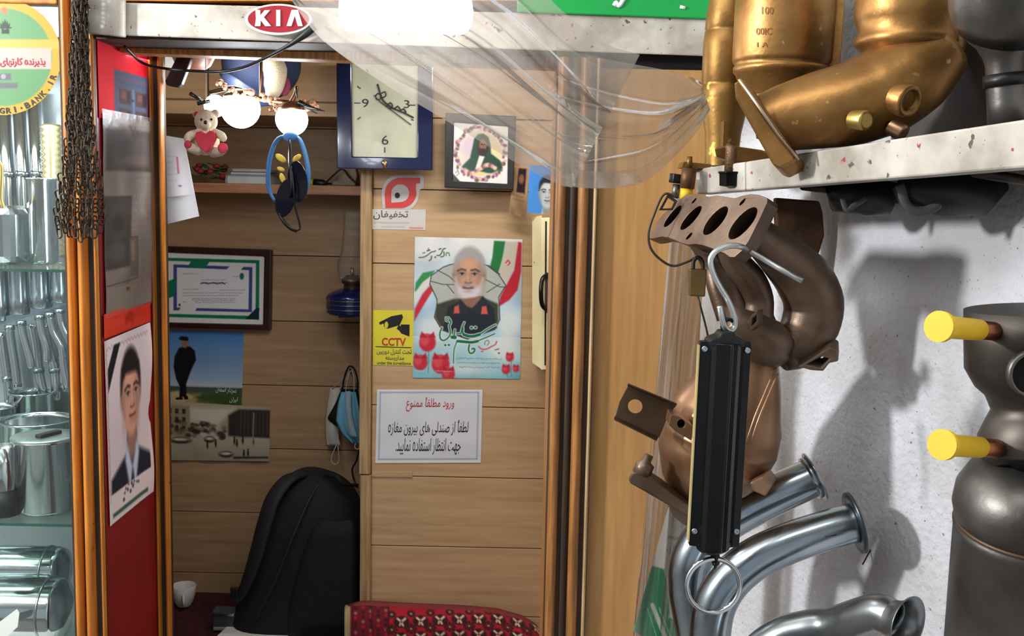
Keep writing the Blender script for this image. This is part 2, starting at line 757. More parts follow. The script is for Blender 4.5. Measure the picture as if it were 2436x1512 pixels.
def portrait(c, cx, cy, fw, fh, skin=(200, 155, 130), hair=(40, 35, 35), shirt=(40, 45, 55), brow=None, beard=None, hood=None, hairline=0.62, turn=0.0,
             body=True, collar=None, gray=False, bodyw=2.2, shade=0.75):
    """head and shoulders in the picture; fw, fh half width and half height of the face"""
    sk = np.array(skin, float)
    dk, lt = sk * shade, np.minimum(sk * 1.12, 255)
    brow = brow or tuple(np.array(hair) * 0.8)
    s = fw * 0.12
    if body:
        c.poly([(cx - fw * 0.45, cy + fh * 0.7), (cx + fw * 0.45, cy + fh * 0.7), (cx + fw * 0.6, cy + fh * 1.35), (cx + fw * bodyw, cy + fh * 1.75),
                (cx + fw * bodyw * 1.1, cy + fh * 3.2), (cx - fw * bodyw * 1.1, cy + fh * 3.2), (cx - fw * bodyw, cy + fh * 1.75), (cx - fw * 0.6, cy + fh * 1.35)], shirt, s)
        c.poly([(cx - fw * 0.5, cy + fh * 0.6), (cx + fw * 0.5, cy + fh * 0.6), (cx + fw * 0.5, cy + fh * 1.3), (cx, cy + fh * 1.6), (cx - fw * 0.5, cy + fh * 1.3)], tuple(dk), s)
        if collar:
            c.poly([(cx - fw * 0.55, cy + fh * 1.1), (cx, cy + fh * 1.75), (cx - fw * 0.3, cy + fh * 2.3), (cx - fw * 0.75, cy + fh * 1.5)], collar, s)
            c.poly([(cx + fw * 0.55, cy + fh * 1.1), (cx, cy + fh * 1.75), (cx + fw * 0.3, cy + fh * 2.3), (cx + fw * 0.75, cy + fh * 1.5)], collar, s)
    c.ell(cx, cy - fh * 0.28, fw * 1.06, fh * 0.86, hair, s)
    if not hood:
        c.ell(cx - fw * 0.98, cy + fh * 0.02, fw * 0.13, fh * 0.2, tuple(dk), s)
        c.ell(cx + fw * 0.98, cy + fh * 0.02, fw * 0.13, fh * 0.2, tuple(dk), s)
    tx = cx + turn * fw
    c.ell(cx, cy + fh * 0.02, fw * 0.93, fh * 0.72, tuple(sk), s)
    c.ell(cx, cy + fh * 0.42, fw * 0.74, fh * 0.58, tuple(sk), s)
    c.ell(cx - fw * 0.1, cy - fh * 0.4, fw * 0.5, fh * 0.2, tuple(lt), fh * 0.2, 0.7)
    c.ell(cx + fw * (0.75 - turn), cy + fh * 0.2, fw * 0.22, fh * 0.6, tuple(dk), fw * 0.2, 0.6)
    c.ell(cx - fw * 0.8, cy + fh * 0.2, fw * 0.16, fh * 0.55, tuple(dk), fw * 0.16, 0.5)
    c.poly([(cx - fw * 1.0, cy - fh * 0.1), (cx - fw * 0.92, cy - fh * 0.7), (cx, cy - fh * 1.05), (cx + fw * 0.92, cy - fh * 0.7), (cx + fw * 1.0, cy - fh * 0.1),
            (cx + fw * 0.86, cy - fh * 0.42), (cx + fw * 0.6, cy - fh * hairline), (cx - fw * 0.5, cy - fh * (hairline + 0.04)), (cx - fw * 0.85, cy - fh * 0.4)], hair, s)
    if beard is not None:
        c.poly([(cx - fw * 0.92, cy + fh * 0.12), (cx - fw * 0.72, cy + fh * 0.4), (cx - fw * 0.42, cy + fh * 0.48), (cx, cy + fh * 0.4), (cx + fw * 0.42, cy + fh * 0.48), (cx + fw * 0.72, cy + fh * 0.4), (cx + fw * 0.92, cy + fh * 0.12),
                (cx + fw * 0.8, cy + fh * 0.68), (cx + fw * 0.34, cy + fh * 1.02), (cx - fw * 0.34, cy + fh * 1.02), (cx - fw * 0.8, cy + fh * 0.68)], beard, fw * 0.2)
    for sx in (-1, 1):
        ex = tx + sx * fw * 0.42
        c.ell(ex, cy - fh * 0.07, fw * 0.28, fh * 0.11, tuple(dk * 0.95), fw * 0.12, 0.55)
        c.ell(ex, cy - fh * 0.045, fw * 0.16, fh * 0.038, (222, 212, 206) if not gray else (180, 180, 180), fw * 0.05, 0.85)
        c.ell(ex, cy - fh * 0.05, fw * 0.085, fh * 0.045, (36, 26, 24), fw * 0.05)
        c.line([(ex - fw * 0.19, cy - fh * 0.06), (ex, cy - fh * 0.095), (ex + fw * 0.19, cy - fh * 0.06)], fh * 0.022, (46, 34, 32), fw * 0.04)
        c.line([(ex - sx * fw * 0.22, cy - fh * 0.2), (ex + sx * fw * 0.06, cy - fh * 0.235), (ex + sx * fw * 0.3, cy - fh * 0.16)], fh * 0.05, brow, fw * 0.07)
    c.poly([(tx - fw * 0.06, cy - fh * 0.1), (tx + fw * 0.1, cy - fh * 0.1), (tx + fw * 0.22, cy + fh * 0.3), (tx - fw * 0.18, cy + fh * 0.3)], tuple(dk), fw * 0.12, 0.45)
    c.ell(tx - fw * 0.02, cy + fh * 0.1, fw * 0.07, fh * 0.17, tuple(lt), fw * 0.08, 0.8)
    c.line([(tx - fw * 0.2, cy + fh * 0.29), (tx, cy + fh * 0.33), (tx + fw * 0.2, cy + fh * 0.29)], fh * 0.04, tuple(dk * 0.7), fw * 0.06)
    if beard is not None:
        c.line([(tx - fw * 0.36, cy + fh * 0.46), (tx, cy + fh * 0.39), (tx + fw * 0.36, cy + fh * 0.46)], fh * 0.09, tuple(np.array(beard) * 0.72), fw * 0.1)
    c.line([(tx - fw * 0.3, cy + fh * 0.5), (tx, cy + fh * 0.525), (tx + fw * 0.3, cy + fh * 0.5)], fh * 0.075, (165, 85, 82) if not gray else (90, 90, 90), fw * 0.08)
    c.line([(tx - fw * 0.3, cy + fh * 0.5), (tx, cy + fh * 0.515), (tx + fw * 0.3, cy + fh * 0.5)], fh * 0.025, tuple(dk * 0.5), fw * 0.04)
    c.ell(tx, cy + fh * 0.64, fw * 0.2, fh * 0.04, tuple(dk * 0.9), fw * 0.1, 0.5)
# ================================================================== materials
CHROME = mat('polished_steel', (205, 210, 212), 0.12, 1.0, (190, 196, 198), vscale=6)
STEEL = mat('galvanised_steel', (178, 188, 194), 0.22, 1.0, (150, 162, 170), vscale=14, vstretch=(1, 1, 1), rvar=0.08)
GREYST = mat('dull_grey_steel', (112, 108, 104), 0.42, 0.85, (82, 78, 74), vscale=9, bump=0.08, bscale=120, rvar=0.1)
GOLD = mat('gold_heat_paint', (170, 126, 72), 0.40, 0.75, (130, 92, 48), vscale=11, bump=0.12, bscale=90, rvar=0.08, specks=[(190, 160, 104)], sscale=55, sthr=0.68)
CAST = mat('rusty_cast_iron', (124, 104, 88), 0.42, 0.6, (90, 70, 54), vscale=12, bump=0.10, bscale=160, rvar=0.08)
COPPERY = mat('brown_heat_shield', (170, 134, 104), 0.36, 0.75, (128, 92, 64), vscale=9, bump=0.06, bscale=60)
BLACKM = mat('black_anodised', (16, 17, 19), 0.3, 0.3, (10, 11, 12), vscale=20)
BLACKP = mat('black_plastic', (24, 25, 27), 0.45, 0.0, (16, 17, 18))
BLACKC = mat('black_nylon', (17, 18, 20), 0.85, 0.0, (10, 11, 12), vscale=30, bump=0.3, bscale=500)
IRON = mat('blackened_iron', (78, 66, 52), 0.5, 0.7, (44, 36, 30), vscale=25, bump=0.2, bscale=300)
YELLOW = mat('yellow_rubber', (226, 182, 26), 0.55, 0.0, (214, 168, 20))
COPPER = mat('copper_stud', (168, 108, 72), 0.35, 1.0, (120, 74, 50))
BRASS = mat('brass', (190, 158, 90), 0.35, 0.9)
DARK = mat('dark_void', (14, 13, 12), 0.9)
GLASS = mat('clear_glass', (255, 255, 255), 0.02, 0.0, (255, 255, 255), trans=1.0, ior=1.45)
PANE = film('window_pane', haze=0.015, tint=(0.97, 0.99, 0.98), gloss=0.12, rough=0.01)
SHELFG = mat('green_glass_edge', (40, 80, 66), 0.08, 0.0, (30, 64, 54), spec=0.8)
SHELFT = film('shelf_glass', haze=0.05, tint=(0.86, 0.95, 0.92), gloss=0.3, rough=0.03)
FILM = film('clear_wrap', haze=0.38, tint=(0.88, 0.84, 0.79), gloss=0.20, rough=0.13, bumps=0.12, hazecol=(0.50, 0.46, 0.41), gmax=0.8)
FILM2 = film('clear_bag', haze=0.20, tint=(0.84, 0.82, 0.79), gloss=0.14, rough=0.16, bumps=0.2, hazecol=(0.5, 0.48, 0.45))
WHITEP = mat('chipped_white_paint', (196, 189, 178), 0.5, 0.0, (150, 141, 128), vscale=14, specks=[(88, 76, 66), (150, 60, 58)], sscale=62, sthr=0.67, bump=0.2, bscale=60)
ORANGE = mat('varnished_orange_wood', (196, 122, 40), 0.4, 0.0, (156, 90, 26), vscale=7, vstretch=(14, 14, 1), specks=[(70, 44, 18)], sscale=50, sthr=0.72, coat=0.3)
DKWOOD = mat('dark_stained_wood', (62, 42, 24), 0.65, 0.0, (36, 24, 14), vscale=8, vstretch=(14, 14, 1))
BRWOOD = mat('brown_casing_wood', (166, 112, 58), 0.42, 0.0, (118, 76, 38), vscale=8, vstretch=(16, 16, 1))
PANELW = mat('veneer_panel', (182, 138, 84), 0.42, 0.0, (158, 114, 64), vscale=5, vstretch=(18, 18, 1), detail=6, lo=0.25, hi=0.75)
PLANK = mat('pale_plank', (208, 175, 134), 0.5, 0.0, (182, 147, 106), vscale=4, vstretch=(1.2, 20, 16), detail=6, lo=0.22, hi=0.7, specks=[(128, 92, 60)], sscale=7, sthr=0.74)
PLANK2 = mat('shaded_plank', (178, 146, 110), 0.5, 0.0, (150, 118, 84), vscale=4, vstretch=(1.2, 20, 16), detail=6, lo=0.22, hi=0.7, specks=[(118, 84, 54)], sscale=7, sthr=0.74)  # darker copy of the pale plank, recess shade put into its colour
POSTW = mat('pale_post_wood', (190, 160, 118), 0.5, 0.0, (150, 122, 84), vscale=6, vstretch=(16, 16, 1))
PLASTER = mat('rough_white_plaster', (210, 211, 216), 0.85, 0.0, (184, 182, 182), vscale=6, bump=0.95, bscale=95, specks=[(126, 118, 112), (150, 142, 136)], sscale=150, sthr=0.695)
RED = mat('red_panel_paint', (138, 20, 26), 0.45, 0.0, (116, 16, 22), vscale=5)
GREEN = mat('green_sign_paint', (14, 150, 66), 0.35, 0.0, (12, 142, 62))
WHITE = mat('white_enamel', (238, 236, 232), 0.4, 0.0, (232, 230, 226))
CREAM = mat('cream_enamel', (232, 222, 176), 0.4, 0.0, (220, 206, 156), vscale=9, specks=[(130, 112, 70)], sscale=40, sthr=0.74)
NAVY = mat('navy_gloss', (20, 30, 66), 0.15, 0.0, (16, 24, 56), coat=0.3)
INK = mat('black_ink', (30, 30, 34), 0.6)
INKG = mat('green_ink', (20, 118, 70), 0.6)
INKR = mat('red_ink', (214, 44, 58), 0.6)
INKW = mat('white_ink', (244, 244, 242), 0.6)
INKO = mat('vermilion_ink', (206, 70, 34), 0.6)
INKY = mat('grey_ink', (92, 92, 96), 0.6)
CONC = mat('grey_concrete', (112, 108, 104), 0.7, 0.0, (84, 82, 80), vscale=5)
CEIL = mat('white_ceiling', (214, 212, 206), 0.8)
LAMP = mat('lit_tube', (255, 255, 255), 0.4, emit=(246, 248, 255), estr=9.0)
BULB = mat('lit_globe', (255, 255, 255), 0.4, emit=(240, 246, 255), estr=9.0)
GREYWALL = mat('grey_shop_wall', (150, 148, 144), 0.8)  # one even grey for the shop walls

# ================================================================== the setting
struct(MB().box((-3.2, -3.0, -0.05), (2.4, 3.6, 0)).build('floor', CONC))
struct(MB().box((-3.2, -3.0, 3.0), (2.4, 3.6, 3.05)).build('ceiling', CEIL))
struct(MB().box((-3.2, -3.0, 0), (-3.1, 3.6, 3.0)).build('wall_left', GREYWALL))
# rough plaster wall running along the right, then turning towards the shop front
wr = MB()
wr.prism([(0.315, 2.145, 0), (0.637, 1.30, 0), (0.655, -3.0, 0), (0.9, -3.0, 0), (0.9, 2.3, 0), (0.315, 2.3, 0)], (0, 0, 3.0))
struct(wr.build('wall_right', PLASTER))
WALLR = Plane((0.37, 2.0, 1), (0.7, 0.267, 0))
SX = lambda px, Y: W(px, 756, Y).x
SZ = lambda px, py, Y: W(px, py, Y).z

# booth front: veneer panel to the right of the doorway
xa, xb = SX(1408, 2.0), 0.375
wf = MB().box((xa, 2.0, 0), (xb, 2.06, SZ(1560, 165, 2.0)))
struct(wf.build('wall_front', PANELW))
# dark lining behind the gap over the doorway
struct(MB().box((-0.83, 2.16, SZ(1200, 96, 2.1)), (0.32, 2.2, 3.0)).build('trim_9', DKWOOD))

struct(MB().slab(quadY(1400, 126, 1682, 170, 2.012), (0, 0.02, 0)).build('gap_shade', DARK))  # black slab added in the gap over the panel, its shade as colour
# right door casing, moulded
tr = MB().box((SX(1314, 2.0), 1.985, 0), (SX(1412, 2.0), 2.10, SZ(1360, 140, 2.0))).build('trim_1', DKWOOD)
struct(tr)
zt = SZ(1360, 140, 2.0)


def mould(parent, x0, x1, Y, d, m, z1, z0=0.0, name='moulding', seg=10):
    """vertical half-round moulding standing proud of its post by d"""
    mb = MB()
    n = seg
    pts = [(x0 + (x1 - x0) * i / n, Y - d * math.sin(math.pi * i / n) ** 0.6 if 0 < i < n else Y) for i in range(n + 1)]
    vs = [(x, y, z0) for x, y in pts] + [(x, y, z1) for x, y in pts]
    mb.add(vs, [(i, i + 1, i + 2 + n, i + 1 + n) for i in range(n)], True)
    mb.add([vs[i] for i in range(n + 1, 2 * n + 2)], [tuple(range(n + 1))])
    return mb.build(name, m, parent, fix=False)


for a, b, d, m in ((1314, 1339, 0.012, BRWOOD), (1346, 1364, 0.006, DKWOOD), (1366, 1392, 0.011, BRWOOD), (1403, 1412, 0.006, POSTW)):
    mould(tr, SX(a, 1.985), SX(b, 1.985), 1.985, d, m, zt)
# inner face of the jamb
MB().box((SX(1314, 2.0), 2.10, 0), (SX(1314, 2.0) + 0.03, 2.3, zt)).build('jamb_board', BRWOOD, tr)

# left pillar between the display case and the red panel
zp = 2.6
pl = MB().box((SX(166, 2.0), 1.985, 0), (SX(243, 2.0), 1.995, zp)).build('trim_2', DKWOOD)
struct(pl)
for a, b, d in ((164, 185, 0.014), (190, 214, 0.016), (228, 238, 0.008)):
    mould(pl, SX(a, 1.985), SX(b, 1.985), 1.985, d, ORANGE, zp)
# red side panel running in from the pillar
xr = SX(243, 2.0)
PANX = Plane((xr, 2, 1), (1, 0, 0))
struct(MB().box((xr - 0.02, 1.9955, 0), (xr, 2.31, 2.3)).build('wall_side', RED))
ti = MB().box((SX(364, 2.3), 2.285, 0), (SX(399, 2.3), 2.31, SZ(380, 118, 2.3))).build('trim_3', DKWOOD)
struct(ti)
for a, b, d in ((363, 374, 0.010), (384, 398, 0.012)):
    mould(ti, SX(a, 2.285), SX(b, 2.285), 2.285, d, ORANGE, SZ(380, 118, 2.3))

# white header beam across the booth, chipped paint
hb = MB().hexa([W(205, 82, 1.97), W(1690, 134, 1.97), W(1690, 134, 2.05), W(205, 82, 2.05),
                W(205, 4, 1.97), W(1690, 42, 1.97), W(1690, 42, 2.05), W(205, 4, 2.05)]).build('trim_4', WHITEP, bev=0.003)
struct(hb)
MB().hexa([W(207, 79, 1.955), W(300, 90, 1.955), W(300, 90, 1.98), W(207, 79, 1.98),
           W(207, -8, 1.955), W(300, -6, 1.955), W(300, -6, 1.98), W(207, -8, 1.98)]).build('end_block', WHITEP, hb, bev=0.003)
# boards over the beam: yellow strip on the left
struct(MB().slab(quadY(205, -160, 1295, 2, 1.99), (0, 0.06, 0)).build('trim_5', ORANGE))
# dark soffit and the brown rail below the beam
struct(MB().box((-0.83, 1.985, SZ(900, 106, 1.985)), (0.3, 2.16, SZ(900, 98, 1.985))).build('trim_6', DKWOOD))
rl = MB().slab([W(282, 96, 2.1), W(1420, 134, 2.1), W(1420, 166, 2.1), W(282, 124, 2.1)], (0, 0.05, 0)).build('trim_7', BRWOOD, bev=0.004)
struct(rl)
# shop wall above the sign
struct(MB().box((-3.1, 2.06, 2.2), (0.3, 2.12, 3.0)).build('wall_upper', GREYWALL))

# ------------------------------------------------------------------ booth interior
YB, YN = 2.9, 3.3
xp0, xp1 = SX(858, YB), SX(885, YB)
wb = MB().box((xp0, YB + 0.012, 0), (0.46, YB + 0.05, 2.4)).build('wall_back', DKWOOD)
struct(wb)
zl = [SZ(1100, y, YB) for y in (110, 282, 453, 630, 801, 967, 1135, 1301, 1464, 1640)]
for i in range(len(zl) - 1):
    MB().box((xp1 + 0.001, YB, zl[i + 1] + 0.0012), (0.45, YB + 0.014, zl[i] - 0.0012)).build('plank', PLANK, wb, bev=0.0015)
wn = MB().box((-1.35, YN + 0.012, 0), (xp0 + 0.02, YN + 0.05, 2.4)).build('wall_recess', DKWOOD)
struct(wn)
zn = [SZ(600, y, YN) for y in (150, 303, 455, 606, 762, 915, 1066, 1219, 1364, 1520, 1680)]
for i in range(len(zn) - 1):
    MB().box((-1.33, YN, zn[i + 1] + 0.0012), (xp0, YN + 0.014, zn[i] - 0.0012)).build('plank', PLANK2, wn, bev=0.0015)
# post at the corner of the recess
po = MB().box((xp0, YB - 0.02, SZ(870, 1124, YB)), (xp1, YN, 2.4)).build('trim_8', POSTW, bev=0.003)
struct(po)
MB().box((xp0 + 0.003, YB - 0.017, 0), (xp1 + 0.002, YN, SZ(870, 1126, YB))).build('lower_post', POSTW, po, bev=0.003)
MB().box((xp1 + 0.003, YB - 0.004, SZ(930, 1133, YB)), (xp1 + 0.12, YB, SZ(930, 1121, YB))).build('patch_strip', PLANK, po)
struct(MB().box((0.43, 2.06, 0), (0.46, 2.95, 2.4)).build('wall_booth', PANELW))
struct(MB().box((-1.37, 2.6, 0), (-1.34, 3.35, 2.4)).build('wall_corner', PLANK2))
bc = MB().box((-1.36, 2.2, 2.36), (0.46, 3.36, 2.4)).build('ceiling_booth', PANELW)
struct(bc)
# hidden partition behind the display case
struct(MB().box((-1.36, 2.62, 0), (-0.95, 2.66, 2.4)).build('wall_partition', PANELW))

# wall cabinet over the recess
zc0, zc1 = SZ(600, 274, YB), SZ(600, 240, YB)
cb = thing('wall_cabinet', 'pale wooden wall cabinet over the recess, above the clock and lamps', 'cabinet', (-0.8, YB, zc0))
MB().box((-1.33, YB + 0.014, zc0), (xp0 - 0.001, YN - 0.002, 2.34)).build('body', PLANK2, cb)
MB().box((-1.33, YB, zc1 + 0.002), (-0.86, YB + 0.013, 2.33)).build('door', PLANK, cb, bev=0.002)
MB().box((-0.856, YB, zc1 + 0.002), (xp0 - 0.002, YB + 0.013, 2.33)).build('door', PLANK, cb, bev=0.002)
MB().box((-1.33, YB - 0.004, zc0), (xp0 - 0.002, YB + 0.012, zc1 - 0.002)).build('bottom_rail', PLANK, cb, bev=0.002)
# shelf in the recess
z0, z1 = SZ(650, 461, 3.1), SZ(650, 438, 3.1)
sh = thing('wall_shelf', 'narrow reddish wooden shelf across the recess holding books', 'shelf', (-0.85, 3.2, z0))
MB().box((-1.33, 3.1, z0), (xp0 - 0.001, YN - 0.001, z1)).build('board', mat('reddish_shelf', (178, 128, 92), 0.5, 0.0, (150, 100, 70), vscale=5, vstretch=(1, 12, 12)), sh, bev=0.002)
SHELF_Z = z1

# benches inside the booth
BZ = 0.455
B2 = 0.288
bn = thing('bench', 'low wooden bench along the back wall under the red rug cushion', 'bench', (-0.02, 2.6, 0))
MB().box((-0.455, 2.30, B2 - 0.04), (0.42, YB - 0.022, B2 - 0.005)).build('seat', BRWOOD, bn, bev=0.003)
MB().box((-0.45, 2.34, 0.001), (0.42, 2.36, B2 - 0.04)).build('front_board', BRWOOD, bn)
MB().box((-0.45, 2.36, 0.001), (-0.43, YB - 0.03, B2 - 0.04)).build('end_board', BRWOOD, bn)
b2 = thing('bench', 'low bench in the recess under the dark red cloth, beneath the backpack', 'bench', (-0.9, 2.9, 0))
MB().prism([(-1.32, 2.68, B2 - 0.05), (-0.9, 2.68, B2 - 0.05), (-0.9, 2.45, B2 - 0.05), (-0.462, 2.45, B2 - 0.05), (-0.462, YN - 0.002, B2 - 0.05), (-1.32, YN - 0.002, B2 - 0.05)], (0, 0, 0.042)).build('seat', DKWOOD, b2, bev=0.003)
MB().box((-0.89, 2.47, 0.001), (-0.47, 2.49, B2 - 0.05)).build('front_board', DKWOOD, b2)
# ================================================================== prints on the back wall
PB = PY(YB)
at_b = lambda off: (lambda x, y: PB.at(x, y, off))


def c4(x, y):
    return 860 + x / 2.908, 400 + y / 2.908


def L4(*pts):
    return [c4(*p) for p in pts]


# ---- memorial poster
c = Canvas(984, 562, 1243, 901, 1.25, (226, 236, 238))
c.vgrad(562, 640, (236, 240, 238), (205, 222, 232)).vgrad(640, 800, (205, 222, 232), (150, 196, 224)).vgrad(800, 901, (196, 222, 230), (120, 190, 205))
c.noise(46, 7)
for q in ((1010, 590, 40, 24), (1120, 585, 60, 20), (1215, 770, 30, 40), (1030, 780, 40, 30), (1110, 880, 60, 16), (1200, 830, 40, 30)):
    c.ell(*q, (240, 243, 240), 14, 0.8)
c.poly(L4((915, 486), (995, 488), (985, 570), (955, 700), (940, 720), (885, 690), (905, 600)), (36, 126, 62), 2)
c.poly(L4((995, 488), (1085, 490), (1080, 600), (1040, 720), (985, 830), (960, 830), (945, 720), (975, 620)), (214, 204, 190), 2)
c.poly(L4((1085, 490), (1110, 495), (1108, 700), (1085, 830), (1030, 900), (955, 950), (965, 880), (1010, 790), (1060, 690)), (196, 36, 50), 2)
c.line(L4((1000, 640), (1015, 620), (1030, 640), (1015, 655)), 3, (204, 70, 70))
c.poly(L4((365, 850), (372, 790), (420, 722), (505, 703), (480, 740), (420, 790), (375, 850)), (60, 150, 84), 2)
c.poly(L4((365, 960), (368, 870), (420, 790), (490, 735), (470, 790), (400, 880)), (232, 232, 226), 2)
c.poly(L4((365, 1060), (368, 975), (420, 870), (480, 800), (500, 830), (440, 930)), (208, 50, 58), 2)
fr_ = L4((520, 900), (470, 800), (480, 740), (560, 680), (610, 660), (740, 640), (870, 660), (950, 720), (1003, 800), (955, 880), (960, 960), (965, 1040), (930, 1110), (740, 1180), (560, 1120), (505, 1030), (525, 950))
c.poly(fr_, (188, 194, 186), 2)
c.line(fr_ + fr_[:1], 2.2, (60, 62, 60))
for q in (((480, 780), (560, 800), (640, 800)), ((520, 700), (600, 740), (660, 790)), ((590, 800), (640, 860)), ((880, 660), (960, 720)), ((860, 760), (960, 810), (1000, 810)), ((870, 850), (960, 790))):
    c.line(L4(*q), 2.0, (78, 76, 70))
c.poly(L4((520, 940), (640, 900), (830, 880), (950, 930), (955, 1050), (925, 1110), (740, 1175), (560, 1115), (510, 1030)), (62, 66, 54), 3)
c.poly(L4((600, 960), (690, 905), (840, 880), (920, 960), (945, 1100), (740, 1180), (570, 1120)), (34, 38, 46), 3)
fx, fy = c4(745, 732)
portrait(c, fx, fy, 36, 61, (206, 160, 132), (176, 172, 172), (36, 40, 48), brow=(62, 52, 52), beard=(222, 216, 222), body=False, turn=-0.06, hairline=0.7)
c.poly(L4((690, 900), (830, 880), (820, 950), (770, 962), (720, 950)), (150, 108, 88), 3)
c.poly(L4((640, 940), (690, 905), (735, 955), (750, 1010), (680, 1000)), (40, 44, 52), 2)
c.poly(L4((845, 880), (880, 930), (880, 1005), (800, 1000), (770, 962)), (40, 44, 52), 2)
for q in (((645, 955), (675, 942), (682, 1000), (640, 1003)), ((838, 950), (868, 945), (880, 1003), (832, 1003))):
    c.poly(L4(*q), (222, 96, 84), 1.5)
for x, y, r in ((460, 1210, 58), (412, 1350, 50), (555, 1360, 62), (610, 1430, 45), (1040, 1305, 28), (1015, 1392, 30), (1085, 1385, 22)):
    X, Yv = c4(x, y)
    c.ell(X, Yv, r / 2.9, r / 2.7, (206, 44, 62), 2.5)
    c.ell(X - r / 9, Yv - r / 9, r / 5.5, r / 4, (232, 96, 104), 3, 0.7)
    c.poly([(X - r / 3, Yv - r / 5), (X - r / 4, Yv - r / 2.2), (X, Yv - r / 4.5), (X + r / 4, Yv - r / 2.2), (X + r / 3, Yv - r / 5)], (190, 30, 52), 2)
for q in (((470, 1270), (468, 1420)), ((1050, 1330), (1052, 1440)), ((1020, 1420), (1030, 1450))):
    c.line(L4(*q), 2, (108, 150, 130))
for i, y in enumerate((1318, 1348, 1378)):
    X0, Yv = c4(660 + i * 12, y)
    X1, _ = c4(985 - i * 14, y)
    c.textline(X0, X1, Yv, 3.4, (96, 108, 118), 0.8)
for i, (a, b) in enumerate(((380, 440), (520, 620))):
    X0, Yv = c4(a, 1408)
    c.textline(X0, c4(b, 0)[0], Yv, 3.6, (240, 240, 240), 0.8)
def c8(x, y):
    return 1040 + x / 8.895, 730 + y / 8.895


def c9(x, y):
    return 985 + x / 15.12, 560 + y / 15.12


GR_, WH_, GY_ = (24, 112, 70), (236, 240, 234), (86, 92, 80)
strokes = [([(110, 440), (70, 560), (85, 680), (160, 712), (250, 650), (295, 560), (285, 480), (268, 400), (300, 330), (285, 270)], 3.6), ([(190, 225), (260, 225), (262, 290), (200, 292), (190, 225)], 2.2),
           ([(335, 640), (395, 645)], 8.5), ([(375, 600), (390, 480)], 3.4), ([(425, 562), (520, 560)], 3.0), ([(590, 320), (550, 420), (520, 550)], 3.2),
           ([(560, 440), (560, 540), (610, 590)], 4.0), ([(580, 580), (680, 612), (800, 610), (920, 575)], 7.0), ([(920, 575), (1100, 450), (1260, 360)], 3.2),
           ([(740, 430), (750, 430)], 5.5), ([(826, 425), (836, 425)], 5.5), ([(450, 725), (600, 735), (750, 745), (880, 720)], 6.5), ([(880, 715), (1100, 620), (1250, 550)], 3.0),
           ([(430, 750), (385, 880), (374, 1000), (370, 1200)], 2.6), ([(185, 815), (192, 815)], 5.2), ([(262, 808), (270, 808)], 5.2), ([(705, 800), (690, 900), (720, 975), (785, 970), (825, 910), (800, 875), (765, 890)], 4.0)]
def smo(pts):
    if len(pts) < 3:
        return pts
    q, _ = catmull([Vector((a, b, 0)) for a, b in pts], [1] * len(pts), 4)
    return [(v.x, v.y) for v in q]


for st, wd in strokes:
    c.line(smo([c8(*p) for p in st]), wd + 3.4, WH_)
for st, wd in strokes:
    c.line(smo([c8(*p) for p in st]), wd, GR_)
for st, wd, cl_ in (([(905, 830), (960, 882), (1060, 890), (1200, 820), (1268, 780), (1290, 720)], 3.2, (206, 96, 104)), ([(1040, 790), (1035, 740), (1085, 700), (1130, 735), (1090, 800)], 2.2, (150, 128, 120)), ([(965, 938), (1000, 940)], 2.6, (206, 96, 104)),
                    ([(1260, 900), (1340, 880)], 2.4, (100, 104, 110)), ([(1335, 970), (1350, 970)], 3.6, (90, 94, 110))):
    c.line(smo([c8(*p) for p in st]), wd, cl_)
for st, wd in (([(150, 780), (300, 765), (450, 690), (580, 580), (700, 550), (740, 520)], 2.6), ([(290, 620), (360, 590)], 2.2), ([(440, 530), (530, 500)], 3.2), ([(480, 440), (490, 480)], 2), ([(870, 465), (940, 440)], 3), ([(520, 890), (590, 820), (600, 720)], 2.8),
               ([(730, 755), (745, 755)], 3.6), ([(800, 690), (900, 680), (970, 580), (1020, 460), (1100, 430)], 2.8), ([(940, 740), (1050, 700), (1050, 560)], 2.6), ([(1130, 690), (1140, 590), (1230, 600), (1250, 690)], 2.2)):
    c.line(smo([c9(*p) for p in st]), wd, GY_)
po_ = thing('memorial_poster', 'poster of smiling grey-bearded man in dark uniform with flags and tulips', 'poster', PB.at(1112, 900, 0.002))
mp = quadmap(PB, (987, 563), (1243, 569), (1237, 901), (982, 898), 984, 562, 1243, 901, 0.0022)
c.mesh('sheet', mp, GLOSSY, po_)
mo = quadmap(PB, (987, 563), (1243, 569), (1237, 901), (982, 898), 984, 562, 1243, 901, 0.0030)
mo2 = quadmap(PB, (987, 563), (1243, 569), (1237, 901), (982, 898), 984, 562, 1243, 901, 0.0026)
# ---- no-entry notice
no = thing('notice', 'white laminated notice with red and black handwriting style text and thin border', 'sign', PB.at(1020, 1100, 0.002))
nq = ((897, 926), (1148, 926), (1144, 1100), (893, 1101))
f0 = lambda off: quadmap(PB, *nq, 893, 926, 1148, 1101, off)
c = Canvas(893, 926, 1148, 1101, 2.2, (226, 230, 236)).noise(12, 6)
c.rect(893, 926, 1148, 929, (240, 240, 240)).rect(893, 1096, 1148, 1101, (240, 240, 240))
for a, b in (((901, 933), (1138, 933)), ((901, 1092), (1138, 1092)), ((901, 933), (901, 1092)), ((1138, 933), (1138, 1092))):
    c.line([a, b], 1.8, (120, 140, 180))
c.mesh('sheet', f0(0.002), GLOSSY, no)
text_px('ورود مطلقاً ممنوع', (964, 944, 1080, 978), f0(0.003), INKR, no, rtl=True, shear=0.12)
text_px('لطفاً از صندلی های بیرون مغازه', (922, 998, 1116, 1036), f0(0.003), INK, no, rtl=True, shear=0.12)
text_px('جهت انتظار استفاده نمایید.', (941, 1042, 1098, 1082), f0(0.003), INK, no, rtl=True, shear=0.12)

